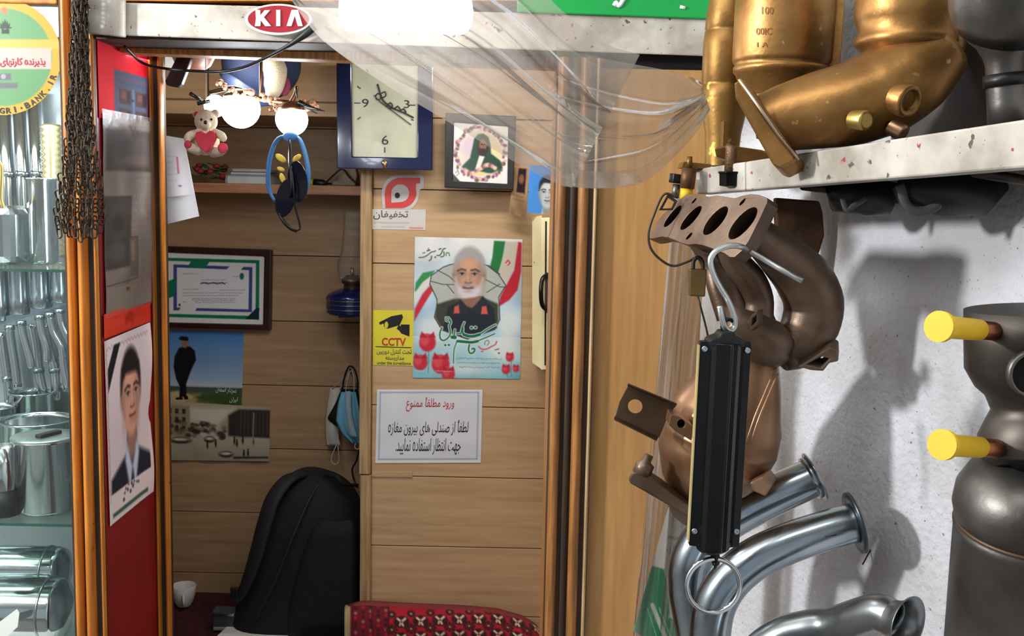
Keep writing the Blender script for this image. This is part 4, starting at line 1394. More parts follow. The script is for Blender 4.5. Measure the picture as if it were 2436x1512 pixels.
# dark cloth on the left bench
dc = MB()
wv_ = lambda x, y: Vector((x, y, B2 + 0.003 + 0.003 * math.sin(x * 25 + y * 9) * math.sin(y * 19)))
dc.grid(lambda u, v: wv_(-1.3 + u * 0.405, YN - 0.01 - v * 0.59), 20, 26)
dc.grid(lambda u, v: wv_(-0.895 + u * 0.43, YN - 0.01 - v * 0.82), 20, 36)
tag(dc.build('dark_red_cloth', mat('dark_red_weave', (74, 14, 26), 0.95, 0, (40, 10, 18), vscale=40, bump=0.4, bscale=250), solid=0.006), 'dark red cloth covering the bench in the recess', 'cloth')
# teacup
Yc = 3.17
cx_ = W(438, 1472, Yc)
cup = thing('teacup', 'small white teacup with a loop handle on the dark red cloth', 'cup', (cx_.x, Yc, B2 + 0.010))
b0 = Vector((cx_.x, Yc, B2 + 0.010))
CUPM = mat('white_china', (226, 224, 220), 0.2, 0, (214, 212, 208), coat=0.3)
MB().lathe(b0, (0, 0, 1), [(a_ * 1.13, b_ * 1.13) for a_, b_ in ((0, 0.001), (0, 0.02), (0.004, 0.021), (0.012, 0.026), (0.03, 0.0315), (0.058, 0.0345), (0.0595, 0.0335), (0.058, 0.0325), (0.03, 0.0295), (0.008, 0.022), (0.006, 0.001))], 32).build('bowl', CUPM, cup)
MB().tube([b0 + Vector((0.008, -0.031, 0.046)), b0 + Vector((0.016, -0.052, 0.044)), b0 + Vector((0.016, -0.05, 0.022)), b0 + Vector((0.008, -0.027, 0.014))], 0.0045, 8, spline=5).build('handle', CUPM, cup)
# radio
rd = thing('pocket_radio', 'small grey and black pocket radio standing beside the backpack', 'radio', W(532, 1520, 2.98))
a_, b_, z0_ = W(504, 1500, 2.98).x, W(560, 1500, 2.98).x, B2 + 0.008
zt_ = SZ(530, 1452, 2.98)
MB().box((a_, 2.98, z0_), (b_, 3.02, zt_)).build('case', mat('radio_grey', (66, 70, 78), 0.4), rd, bev=0.006)
MB().box((a_ + 0.003, 2.976, zt_ - 0.016), (b_ - 0.003, 2.981, zt_ - 0.006)).build('trim_band', STEEL, rd, bev=0.002)
MB().box((a_ + 0.005, 2.974, z0_ + 0.004), (b_ - 0.005, 2.981, zt_ - 0.05)).build('speaker_grille', mat('radio_light', (150, 152, 152), 0.5), rd, bev=0.003)
# papers
tag(MB().slab([Vector((W(520, 1510, 2.98).x, 2.80, B2 + 0.014)), Vector((W(740, 1510, 2.98).x, 2.80, B2 + 0.014)), Vector((W(700, 1510, 2.98).x, 2.985, B2 + 0.014)), Vector((W(540, 1510, 2.98).x, 2.985, B2 + 0.014))], (0, 0, 0.01)).build('paper_pad', WHITE), 'white paper pad lying in front of the backpack', 'paper')
# backpack
bk = thing('backpack', 'large black rucksack standing on the bench in the recess', 'bag', W(715, 1520, 3.050))
secs = [(1512, 556, 868), (1480, 557, 868), (1425, 568, 868), (1360, 584, 868), (1300, 600, 868), (1240, 614, 866), (1190, 634, 852), (1158, 654, 830), (1138, 678, 800), (1126, 700, 760), (1121, 722, 742)]


def ring_(i, d):
    y, l, r = secs[i]
    cpt = W((l + r) / 2, y, 3.050)
    hx = (W(r, y, 3.050).x - W(l, y, 3.050).x) / 2
    t = i / (len(secs) - 1)
    hy = 0.13 * (1 - 0.75 * max(0, t - 0.45) ** 1.3 / 0.55 ** 1.3)
    z = B2 + 0.013 if i == 0 else max(cpt.z, B2 + 0.014 + 0.01 * i)
    out = []
    for k2 in range(28):
        a = 2 * math.pi * k2 / 28
        ca, sa = math.cos(a), math.sin(a)
        out.append(Vector((cpt.x + hx * math.copysign(abs(ca) ** 0.55, ca), 3.050 + hy * math.copysign(abs(sa) ** 0.7, sa) + 0.03 * t, z)))
    return out


bm_ = MB()
vs, fs = [], []
for i in range(len(secs)):
    vs += ring_(i, 0)
for i in range(len(secs) - 1):
    for k2 in range(28):
        a, b = i * 28 + k2, i * 28 + (k2 + 1) % 28
        fs.append((a, b, b + 28, a + 28))
fs.append(tuple(range(28))[::-1])
fs.append(tuple(range((len(secs) - 1) * 28, len(secs) * 28)))
bm_.add(vs, fs, True)
bm_.build('body', BLACKC, bk, sub=1)
STR = mat('black_webbing', (26, 27, 29), 0.7, 0, (20, 21, 23), bump=0.3, bscale=400)
MB().tube([W(720, 1128, 3.030), W(685, 1140, 2.980), W(650, 1185, 2.940), W(628, 1250, 2.920), W(606, 1330, 2.905), W(580, 1400, 2.900), W(560, 1428, 2.900)], [0.02, 0.028, 0.03, 0.03, 0.028, 0.02, 0.012], 12, squash=0.45, spline=5, up=(1, 0, 0)).build('shoulder_strap', STR, bk)
MB().tube([W(770, 1132, 3.030), W(735, 1190, 2.960), W(695, 1280, 2.915), W(655, 1380, 2.900), W(608, 1470, 2.900)], 0.004, 8, spline=6).build('zip_piping', STR, bk)
MB().tube([W(775, 1128, 3.030), W(800, 1134, 2.990), W(815, 1150, 2.990), W(850, 1154, 3.030)], 0.008, 8, squash=0.5, spline=4).build('grab_handle', STR, bk)
fpk = [(1520, 690, 850), (1460, 690, 850), (1400, 700, 846), (1330, 720, 846), (1270, 740, 845), (1235, 765, 838)]
vs, fs = [], []
for i, (y, l, r) in enumerate(fpk):
    for k2 in range(13):
        u = k2 / 12
        p = W(l + (r - l) * u, y, 2.930)
        vs.append(Vector((p.x, 2.925 - 0.022 * math.sin(math.pi * u) ** 0.4 * (1 - 0.5 * (i / 5) ** 2), p.z)))
for i in range(5):
    for k2 in range(12):
        a = i * 13 + k2
        fs.append((a, a + 1, a + 14, a + 13))
MB().add(vs, fs, True).build('front_pocket', BLACKC, bk, solid=0.01)
MB().obox(W(558, 1412, 2.895), (0.012, 0, 0), (0, 0.006, 0), (0, 0, 0.02)).build('buckle', BLACKP, bk, bev=0.003)
# ================================================================== header things
# oval car maker's emblem
PE = PY(1.955)
em = thing('oval_emblem', 'red oval car badge with raised white letters and white rim on the header beam', 'emblem', PE.at(662, 84, 0.0))


def oval(cx, cy, rx, ry, off, n=40):
    return [PE.at(cx + rx * math.cos(2 * math.pi * i / n), cy + ry * math.sin(2 * math.pi * i / n), off) for i in range(n)]


MB().prism(oval(662, 46, 79, 37, 0.004), (0, 0.018, 0)).build('rim', WHITE, em, bev=0.002)
MB().prism(oval(662, 45, 73, 32, 0.006), (0, 0.003, 0)).build('field', mat('badge_red', (166, 40, 48), 0.25, 0.1, (140, 26, 36), coat=0.4), em, bev=0.001)
kk = lambda pts: [PE.at(200 + x / 4.06, y / 4.06, 0.009) for x, y in pts]
for pts in ([(1655, 92), (1700, 98), (1700, 150), (1745, 98), (1795, 98), (1735, 165), (1805, 252), (1750, 252), (1705, 195), (1700, 252), (1650, 252), (1660, 180)],
            [(1855, 95), (1893, 95), (1893, 252), (1855, 252)],
            [(1955, 252), (2005, 95), (2065, 95), (2110, 252), (2065, 252), (2034, 150), (2000, 252)]):
    MB().prism(kk(pts), (0, 0.003, 0)).build('letter', WHITE, em)
# black cable
tag(MB().tube([W(748, 62, 1.95), W(725, 82, 1.95), W(680, 112, 1.96), W(620, 143, 1.99), W(580, 160, 2.03), W(530, 170, 2.06), W(470, 169, 2.07), W(400, 164, 2.09), W(340, 150, 2.12), W(296, 110, 2.05)],
              [0.008, 0.007, 0.0035, 0.003, 0.003, 0.003, 0.0028, 0.0028, 0.0028, 0.0028], 8, spline=6).build('power_cable', BLACKP), 'black cable looping from the oval badge to the left door frame', 'cable')
# lamp over the doorway: two frosted lit tubes in a holder
lt = thing('tube_lamp', 'glaring white twin tube lamp hanging over the doorway behind the clear wrap', 'lamp', W(965, 80, 1.6))
for cx, cy, hw in ((886, 26, 80), (1038, 28, 88)):
    pts = [(cx - hw, 0.2), (cx - hw + 4, 26), (cx - hw + 12, 40), (cx - hw + 26, 50), (cx + hw - 26, 52), (cx + hw - 12, 42), (cx + hw - 4, 28), (cx + hw, 0.2)]
    MB().tube([W(x, cy, 1.6) for x, r in pts], [r * 1.6 / F for x, r in pts], 20).build('lit_tube', LAMP, lt)
MB().obox(W(962, -60, 1.62), (0.11, 0, 0), (0, 0.03, 0), (0, 0, 0.02)).build('holder', WHITE, lt, bev=0.004)
MB().tube([W(962, -60, 1.62), W(962, -60, 1.62) + Vector((0, 0.02, 0.12))], 0.01, 10).build('stem', WHITE, lt)
point('doorway_tube_glow', W(880, 75, 1.56), 1.6, 0.05, (0.95, 0.97, 1.0))
point('doorway_tube_glow', W(1050, 75, 1.56), 1.6, 0.05, (0.95, 0.97, 1.0))
# green sign
gs = thing('green_sign', 'bright green sign board with white lettering above the right end of the header beam', 'sign', W(1500, 45, 1.96))
MB().slab([W(1230, 28, 1.96), W(1725, 46, 1.96), W(1725, -160, 1.96), W(1230, -160, 1.96)], (0, 0.02, 0)).build('board', GREEN, gs, bev=0.002)
PG = PY(1.96)
g2 = MB()
g2.tube([PG.at(1461, 14, 0.002), PG.at(1466, 6, 0.002), PG.at(1472, 14, 0.002), PG.at(1480, 4, 0.002), PG.at(1486, -6, 0.002)], 0.0042, 8, spline=4)
g2.build('lettering', INKW, gs)
MB().tube([PG.at(1618, 16, 0.002), PG.at(1630, 19, 0.002)], 0.003, 8).build('lettering', INKW, gs)

# ------------------------------------------------------------------ hanging things in the doorway
# globe pendants with bronze arms
BRZ = mat('tarnished_bronze', (120, 84, 58), 0.35, 0.8, (80, 54, 38))
ch = thing('globe_chandelier', 'bronze chandelier with two glowing globes, beads and spiky arms inside the doorway', 'lamp', W(620, 260, 2.42))
MB().ball(W(572, 258, 2.44), pxr(46, 2.44), 20, 14).build('lit_globe', BULB, ch)
MB().ball(W(512, 252, 2.5), pxr(26, 2.5), 16, 12).build('lit_globe', BULB, ch)
MB().ball(W(694, 284, 2.36), pxr(38, 2.36), 20, 14).build('lit_globe', BULB, ch)
point('globe_glow', W(575, 262, 2.36), 2.4, 0.04, (0.95, 0.97, 1.0))
point('globe_glow', W(694, 290, 2.28), 1.4, 0.04, (0.95, 0.97, 1.0))
point('globe_glow', W(560, 190, 2.5), 3.5, 0.05, (1.0, 0.95, 0.85))
for a in ([(500, 220, 2.46, 5), (560, 210, 2.44, 6), (620, 235, 2.4, 6), (690, 245, 2.36, 6)], [(690, 250, 2.36, 7), (702, 225, 2.36, 5), (706, 205, 2.36, 4)], [(690, 248, 2.36, 6), (660, 258, 2.38, 5), (640, 262, 2.38, 4)]):
    p, r = tp(a)
    MB().tube(p, r, 10, spline=4).build('arm', BRZ, ch)
for a in ([(452, 222, 2.42, 5), (482, 240, 2.42, 3)], [(470, 246, 2.42, 5), (500, 240, 2.42, 4)], [(712, 244, 2.34, 7), (740, 256, 2.33, 4), (772, 264, 2.32, 1)], [(706, 232, 2.34, 3), (704, 205, 2.34, 1.5)], [(712, 248, 2.34, 4), (755, 270, 2.33, 1)]):
    p, r = tp(a)
    MB().tube(p, r, 8).build('spike', BLACKM, ch)
MB().lathe(W(694, 240, 2.36), (0, 0, -1), [(0, 0.004), (0.004, 0.018), (0.014, 0.03), (0.02, 0.034), (0.022, 0.02)], 20).build('globe_cap', BRZ, ch)
MB().lathe(W(572, 210, 2.44), (0, 0, -1), [(0, 0.004), (0.004, 0.022), (0.014, 0.036), (0.02, 0.04), (0.022, 0.02)], 20).build('globe_cap', BRZ, ch)
MB().tube([W(620, 235, 2.4), W(622, 100, 2.4)], 0.004, 8).build('stem', BRZ, ch)
BEAD = mat('amber_beads', (214, 160, 124), 0.1, 0.0, (190, 120, 90), trans=0.4)
bd = MB()
for i in range(34):
    t = i / 33
    x = 520 + 235 * t
    y = 200 + 50 * t + 12 * math.sin(math.pi * t)
    bd.ball(W(x + rng.uniform(-6, 6), y + rng.uniform(-8, 8), 2.38), rng.uniform(0.004, 0.008), 8, 6)
for i in range(40):
    a = rng.uniform(0, 6.3)
    bd.ball(W(694 + 40 * math.cos(a), 258 + 10 * math.sin(a), 2.35), 0.0045, 6, 5)
bd.build('bead', BEAD, ch, kind='stuff')

# teddy bear
tb = thing('teddy_bear', 'small cream plush bear hugging a red heart, hanging in the doorway', 'toy', W(488, 375, 2.22))
Yb = 2.22
s_ = lambda r: pxr(r, Yb)
bb = MB()
bb.ball(W(490, 288, Yb), s_(27), 16, 12, (1, 0.95, 1)).ball(W(490, 336, Yb), s_(32), 16, 12, (1, 0.85, 1.05)).ball(W(489, 296, Yb - 0.02), s_(12), 12, 8)
bb.ball(W(468, 272, Yb), s_(10), 10, 8, (1, 0.6, 1)).ball(W(512, 270, Yb), s_(10), 10, 8, (1, 0.6, 1))
for l in ([(470, 318, Yb - 0.01, 11), (452, 322, Yb - 0.03, 10), (446, 330, Yb - 0.035, 9)], [(510, 316, Yb - 0.01, 11), (526, 322, Yb - 0.03, 10), (531, 328, Yb - 0.03, 9)],
          [(474, 358, Yb - 0.01, 13), (456, 352, Yb - 0.035, 12), (449, 346, Yb - 0.04, 10)], [(506, 362, Yb - 0.01, 13), (522, 360, Yb - 0.035, 12), (530, 356, Yb - 0.045, 10)]):
    p, r = tp(l)
    bb.tube(p, r, 10, spline=3)
    bb.ball(p[-1], r[-1], 10, 8)
ob = bb.build('body', mat('cream_plush', (226, 212, 186), 0.9, 0, (200, 184, 156), vscale=60, bump=0.5, bscale=600), tb)
md = ob.modifiers.new('r', 'REMESH')
md.mode = 'VOXEL'
md.voxel_size = 0.002
md.use_smooth_shade = True
HEART = mat('red_plush', (206, 60, 78), 0.85, 0, (182, 44, 62), bump=0.4, bscale=500)
hp = [(493, 364), (474, 345), (467, 328), (471, 315), (482, 312), (492, 320), (502, 311), (513, 314), (517, 328), (510, 345)]
MB().prism([W(x, y, Yb - 0.032) for x, y in hp], (0, -0.012, 0)).build('heart', HEART, tb, bev=0.0015)
MB().ball(W(530, 352, Yb - 0.052), s_(12), 12, 8, (1, 0.4, 1)).build('foot_pad', HEART, tb)
MB().ball(W(447, 343, Yb - 0.048), s_(9), 12, 8, (1, 0.4, 1)).build('foot_pad', HEART, tb)
MB().ball(W(468, 272, Yb - 0.006), s_(7), 10, 8, (1, 0.5, 1)).build('ear_lining', HEART, tb)
MB().ball(W(489, 291, Yb - 0.031), s_(4.5), 8, 6).build('nose', BLACKP, tb)
for x in (479, 503):
    MB().ball(W(x, 284, Yb - 0.023), s_(3), 8, 6).build('eye', BLACKP, tb)
MB().tube([W(490, 264, Yb), W(489, 128, Yb)], 0.0008, 5).build('cord', STRAPW, tb)

# cap with plush, bowl, slab
cpx = thing('plush_cap', 'navy cap with a cream tuft hanging upside down behind the chandelier', 'cap', W(620, 240, 2.62))
cd = MB()
cd.ball(W(622, 150, 2.64), pxr(92, 2.64), 24, 16, (1, 0.8, 0.95))
cd.build('crown', mat('navy_cap_cloth', (40, 56, 96), 0.8, 0, (26, 34, 60), bump=0.3, bscale=300), cpx)
MB().tube([W(525, 172, 2.56), W(560, 205, 2.52), W(600, 232, 2.5), W(645, 242, 2.5)], [0.008, 0.02, 0.022, 0.01], 12, squash=0.3, spline=4).build('peak', mat('navy_cap_cloth', (40, 56, 96)), cpx)
MB().tube([W(640, 140, 2.54), W(655, 170, 2.53), W(650, 210, 2.53), W(640, 236, 2.54)], [0.028, 0.034, 0.028, 0.012], 12, squash=0.6, spline=4).build('tuft', mat('beige_tuft', (186, 172, 148), 0.95, bump=0.6, bscale=300), cpx)
MB().ball(W(676, 205, 2.545), 0.02, 12, 8, (0.8, 0.5, 1.2)).build('patch', mat('maroon_cloth', (120, 40, 64), 0.8), cpx)
tag(MB().lathe(W(460, 172, 2.34), (0, 0, 1), [(0, 0.001), (0.004, 0.022), (0.016, 0.038), (0.04, 0.05), (0.07, 0.052), (0.07, 0.049), (0.03, 0.043), (0.006, 0.001)], 28).build('wooden_bowl', mat('redbrown_wood', (120, 74, 58), 0.4, 0, (90, 54, 42))), 'reddish brown rounded wooden bowl tucked under the rail', 'bowl')
slb = [(424, 128), (452, 134), (455, 140), (432, 200), (424, 208), (396, 203), (392, 192), (420, 134)]
tag(MB().prism([W(x, y, 2.28) for x, y in slb], (0.0, 0.018, 0)).build('handset', BLACKP, bev=0.003), 'black handset-like slab hanging tilted at the left end of the rail', 'handset')
# white light notice at the very top left of the doorway
tag(MB().slab(quadY(380, 120, 428, 166, 2.5), (0, 0.004, 0)).build('white_card', WHITE), 'blank white card in the top left corner of the doorway', 'card')
# glasses and lanyard bundle
Yg = 2.26
ga = thing('blue_lanyard', 'blue ribbon loop hanging below the right globe with yellow charms', 'lanyard', W(688, 470, Yg))
lp = [(690, 322), (662, 330), (645, 365), (638, 410), (640, 450), (654, 480)]
rp = [(690, 322), (712, 330), (726, 365), (734, 410), (730, 450), (716, 480)]
RIB = mat('sky_blue_ribbon', (70, 132, 190), 0.6, 0, (48, 104, 164))
for l in (lp, rp):
    MB().tube([W(x, y, Yg + 0.01) for x, y in l], [0.010, 0.013, 0.014, 0.014, 0.013, 0.008], 10, squash=0.3, spline=4, up=(0, 1, 0)).build('ribbon', RIB, ga)
MB().ball(W(690, 325, Yg), 0.014, 12, 8, (1.2, 0.6, 0.8)).build('knot', RIB, ga)
YC = mat('yellow_charm', (222, 190, 60), 0.4)
for x, y, rr, a in ((668, 376, 0.014, 0.6), (706, 376, 0.012, -0.7), (668, 402, 0.009, 0.3), (672, 424, 0.012, 1.2), (675, 450, 0.011, 0.8), (680, 440, 0.008, -0.5)):
    MB().ball(W(x, y, Yg - 0.012), rr, 10, 6, (1, 0.3, 0.5), Matrix.Rotation(a, 3, 'Y')).build('charm', YC, ga)
MB().tube([W(690, 335, Yg - 0.01), W(687, 380, Yg - 0.016), W(692, 430, Yg - 0.02), W(690, 480, Yg - 0.02)], 0.0022, 6, spline=3).build('chain', CHROME, ga)
sg = thing('sunglasses', 'black sunglasses hanging folded from the blue ribbon loop', 'sunglasses', W(695, 548, 2.22))
for cx, cy, rx, ry, a in ((708, 432, 24, 50, -0.12), (680, 470, 24, 48, 0.25)):
    pts = [(cx + rx * math.cos(t) * math.cos(a) - ry * math.sin(t) * math.sin(a), cy + rx * math.cos(t) * math.sin(a) + ry * math.sin(t) * math.cos(a)) for t in np.linspace(0, 2 * math.pi, 25)[:-1]]
    MB().prism([W(x, y, 2.225 - 0.0006 * (x - 690)) for x, y in pts], (0, 0.003, 0)).build('lens', mat('dark_lens', (18, 22, 34), 0.06, 0, (14, 17, 28), coat=0.5), sg, bev=0.001)
MB().tube([W(694, 396, 2.22), W(698, 440, 2.21), W(702, 490, 2.21), W(714, 540, 2.21), W(703, 548, 2.21)], 0.0022, 8, spline=3).build('temple', BLACKM, sg)
MB().tube([W(664, 508, 2.21), W(676, 528, 2.205), W(692, 543, 2.205), W(706, 550, 2.21)], [0.003, 0.004, 0.0045, 0.003], 8, spline=3).build('temple', BLACKM, sg)
MB().tube([W(690, 314, 2.34), W(690, 330, 2.255), W(692, 400, 2.225), W(694, 445, 2.215), W(690, 470, 2.22)], 0.003, 8, spline=3).build('bridge', BLACKM, sg)

# white papers hanging by the left moulding
Pp = PY(2.36)
for nm, q, lab, rows in (('paper_sheet', ((380, 330), (442, 350), (474, 514), (384, 536)), 'large white paper sheet hanging behind the left moulding, lowest of its sheets', 0),
                         ('paper_sheet', ((380, 320), (440, 330), (458, 462), (384, 470)), 'white printed slip with red and blue marks over the large white sheet', 1)):
    c = Canvas(380, 300, 476, 540, 3, (236, 234, 238))
    if rows:
        c.rect(436, 380, 442, 450, (216, 70, 80), 1.5, 0.7).ell(440, 500, 5, 3, (80, 90, 170), 2)
        for i in range(5):
            c.textline(395, 432, 380 + i * 24, 3, (170, 170, 180), 0.5)
    ps_ = thing(nm, lab, 'paper', W(425, 530, 2.36 - 0.012 * rows))
    c.mesh('sheet', quadmap(PY(2.36 - 0.012 * rows), *q, 380, 300, 476, 540, 0, lambda u, v: 0.006 * math.sin(u * 4) * v), PRINT, ps_)

# ================================================================== red side panel prints
def px_(off):
    return lambda x, y: PANX.at(x, y, off)


def pquad(q, x0, y0, x1, y1, off, wob=None):
    # perspective-correct: bilinear between the four world corners
    cs = [PANX.at(*p, off) for p in q]

    def f(x, y):
        u, v = (x - x0) / (x1 - x0), (y - y0) / (y1 - y0)
        p = (cs[0] * (1 - u) + cs[1] * u) * (1 - v) + (cs[3] * (1 - u) + cs[2] * u) * v
        return p + (PANX.n * wob(u, v) if wob else Vector((0, 0, 0)))
    return f


# mourning portrait
c = Canvas(0, 0, 200, 300, 1.8, (222, 208, 214))
c.rect(0, 0, 200, 300, (216, 204, 212)).noise(8, 4)
for i in range(40):
    c.line([(6 + i * 4.8, 14 + 3 * math.sin(i * 2.2)), (10 + i * 4.8, 14 + 3 * math.sin(i * 2.2 + 2))], 1.5, (150, 120, 120), op=0.7)
for i in range(40):
    c.line([(190 + 3 * math.sin(i * 2.2), 14 + i * 6.5), (190 + 3 * math.sin(i * 2.2 + 2), 18 + i * 6.5)], 1.5, (140, 120, 110), op=0.7)
c.poly([(0, 60), (0, 98), (64, 12), (38, 12)], (30, 28, 32), 1.5)
portrait(c, 104, 106, 42, 70, (206, 156, 138), (36, 30, 32), (38, 42, 52), hairline=0.5, turn=0.12, collar=(190, 204, 226), bodyw=2.2)
c.rect(186, 0, 200, 300, (222, 208, 208), 1.5).rect(0, 0, 10, 300, (206, 184, 184), 1.5)
c.rect(0, 252, 200, 300, (224, 212, 214), 1.5)
c.rect(14, 284, 172, 291, (62, 92, 80), 2)
for x, y, r_ in ((62, 274, 3.4), (66, 264, 2.4), (72, 258, 2.6), (80, 262, 3), (92, 268, 3.4), (84, 254, 2.2), (104, 262, 3.6), (98, 256, 3), (110, 256, 2.4), (122, 260, 2.4), (130, 262, 2.6), (136, 250, 2.2)):
    c.ell(x, y, r_ * 1.3, r_, (74, 66, 72), 1.6)
for i in range(34):
    c.line([(7 + 2 * math.sin(i * 2.2), 14 + i * 7.5), (7 + 2 * math.sin(i * 2.2 + 2), 18 + i * 7.5)], 1.5, (140, 110, 100), op=0.7)
mq = ((248, 812), (357, 766), (364, 1168), (262, 1252))
mp_ = thing('mourning_poster', 'white paper poster of a dark-haired man in a suit with black corner ribbon', 'poster', PANX.at(310, 1215, 0.003))
c.mesh('sheet', pquad(mq, 0, 0, 200, 300, 0.003, lambda u, v: 0.004 * math.sin(v * 9) * (u > 0.7) * (u - 0.7) * 3), PRINT, mp_)
# red flyer with a blue book picture, top
c = Canvas(0, 0, 130, 200, 2, (214, 20, 40))
c.rect(38, 66, 130, 200, (72, 78, 100), 2).noise(10, 5)
for a, b in ((50, 112), (94, 112), (50, 165), (94, 165)):
    c.rect(a, b, a + 32, b + 40, (70, 50, 50), 2).rect(a + 6, b + 6, a + 20, b + 26, (120, 76, 70), 3, 0.6).rect(a + 20, b + 6, a + 30, b + 36, (44, 34, 40), 2)
c.line([(88, 110), (90, 200)], 5, (88, 108, 140)).textline(48, 124, 84, 4, (150, 60, 70)).textline(52, 120, 96, 4, (50, 52, 66)).ell(84, 138, 6, 4, (40, 50, 70), 1)
fl_ = thing('red_flyer', 'red flyer with a dark blue cover picture at the top of the side panel', 'flyer', PANX.at(300, 280, 0.002))
c.mesh('sheet', pquad(((231, 90), (352, 130), (352, 300), (236, 280)), 0, 0, 130, 200, 0.002), PRINT, fl_)
# plastic sleeve with grey clippings
c = Canvas(0, 0, 140, 480, 2.2, (164, 154, 146)).noise(22, 7)
c.rect(6, 30, 132, 134, (70, 66, 64), 4).ell(60, 70, 40, 26, (40, 38, 38), 10).ell(100, 80, 30, 34, (120, 108, 104), 10, 0.8).ell(98, 108, 36, 14, (150, 128, 122), 8, 0.8).rect(20, 40, 60, 60, (50, 46, 46), 6)
c.rect(66, 20, 84, 56, (120, 84, 80), 4, 0.7).line([(70, 22), (82, 50)], 3, (60, 40, 40)).line([(84, 22), (72, 50)], 3, (60, 40, 40))
c.rect(0, 195, 74, 372, (64, 60, 58), 3).noise(30, 9).rect(10, 210, 60, 300, (90, 84, 80), 8, 0.7).ell(36, 262, 16, 22, (44, 40, 40), 6, 0.8).ell(34, 330, 24, 26, (110, 106, 104), 8, 0.7)
c.rect(70, 300, 90, 400, (120, 108, 92), 3).line([(70, 300), (92, 300), (92, 406), (4, 410)], 2.5, (66, 58, 50)).rect(74, 310, 84, 360, (156, 144, 124), 2)
for i in range(16):
    c.textline(78, 134, 150 + i * 18, 4, (120, 112, 106), 0.6)
c.ell(30, 292, 18, 10, (70, 76, 96), 5, 0.8).rect(0, 418, 140, 480, (176, 168, 158), 3).rect(58, 424, 70, 434, (140, 100, 40), 1.5).rect(58, 424, 64, 429, (60, 40, 40), 1)
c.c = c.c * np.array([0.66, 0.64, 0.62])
wv = lambda u, v: 0.004 + 0.0008 * math.sin(v * 16 + u * 3) + 0.002 * u
pc_ = thing('clipping_sheet', 'grey newspaper clippings with dark photographs in a clear sleeve', 'clipping', PANX.at(300, 730, 0.006))
sq = ((239, 268), (361, 290), (354, 716), (248, 752))
c.mesh('sheet', pquad(sq, 0, 0, 140, 480, 0.0, wv), PRINT, pc_)
MB().grid(lambda u, v: pquad(((238, 258), (363, 282), (356, 722), (247, 758)), 0, 0, 1, 1, 0.004, wv)(u, v), 10, 24).build('sleeve', film('sleeve_plastic', 0.05, (0.97, 0.97, 0.97), 0.06, 0.2, 0.1, gmax=0.25), pc_)
# red strip under the sleeve
c = Canvas(0, 0, 100, 50, 3, (206, 50, 40)).noise(16, 4)
c.poly([(42, 18), (55, 10), (66, 22), (58, 26), (62, 42), (50, 30), (44, 40)], (170, 34, 30), 2)
tag(c.mesh('red_strip', pquad(((247, 748), (357, 712), (358, 764), (248, 806)), 0, 0, 100, 50, 0.004), GLOSSY), 'orange-red printed strip between the clippings and the mourning poster', 'strip')

# ================================================================== chain bundle
cl = thing('iron_chain', 'thick bunch of dark iron chain hanging over the orange pillar', 'chain', W(186, 565, 1.93))
lm = MB()
n1, n2 = 12, 5
vs, fs = [], []
for i in range(n1):
    a = 2 * math.pi * i / n1
    cx2, cz2 = 0.0052 * math.cos(a), 0.0052 * math.sin(a) + (0.0075 if math.sin(a) > 0 else -0.0075)
    o2 = Vector((math.cos(a), 0, math.sin(a)))
    for j in range(n2):
        b = 2 * math.pi * j / n2
        vs.append(Vector((cx2, 0, cz2)) + o2 * 0.0017 * math.cos(b) + Vector((0, 1, 0)) * 0.0017 * math.sin(b))
for i in range(n1):
    for j in range(n2):
        fs.append((i * n2 + j, i * n2 + (j + 1) % n2, ((i + 1) % n1) * n2 + (j + 1) % n2, ((i + 1) % n1) * n2 + j))
lme = bpy.data.meshes.new('chain_link')
lme.from_pydata([tuple(v) for v in vs], [], fs)
lme.polygons.foreach_set('use_smooth', [True] * len(fs))
lme.materials.append(IRON)
prof = [(-30, 14), (60, 14), (150, 18), (250, 22), (330, 30), (400, 40), (460, 52), (520, 57), (550, 50), (570, 36)]
ctr = [(-30, 190), (150, 188), (280, 189), (400, 192), (480, 188), (570, 186)]
ip = lambda t, y: float(np.interp(y, [q[0] for q in t], [q[1] for q in t]))
lay = [(-0.95, 0.3), (-0.65, -0.6), (-0.36, 0.4), (-0.1, -0.9), (0.16, 0.2), (0.44, -0.7), (0.72, 0.1), (0.98, -0.2), (-0.5, 1.0), (0.3, 1.0), (0.0, 1.2)]
nl = 0
for si, (fx_, fy_) in enumerate(lay):
    y = -24 + 9 * (si % 3)
    kx = 0
    while y < 566 - 16 * abs(fx_):
        if nl >= 298:
            break
        hw = ip(prof, y)
        x = ip(ctr, y) + fx_ * hw + rng.uniform(-2, 2)
        dY = 1.925 + fy_ * (0.012 + 0.018 * hw / 57) - (0.01 if y > 350 else 0)
        o = bpy.data.objects.new('chain_link', lme)
        COL.objects.link(o)
        o.parent = cl
        o.location = W(x, y, dY) - Vector(cl.location)
        o.rotation_euler = (rng.uniform(-0.15, 0.15), rng.uniform(-0.12, 0.12) + fx_ * 0.1, (kx % 2) * 1.35 + rng.uniform(-0.35, 0.35))
        nl += 1
        kx += 1
        y += 20.5
# bar the chain is hung from
MB().tube([W(188, -30, 1.99), W(190, -34, 1.9)], 0.006, 8).build('hook', IRON, cl)

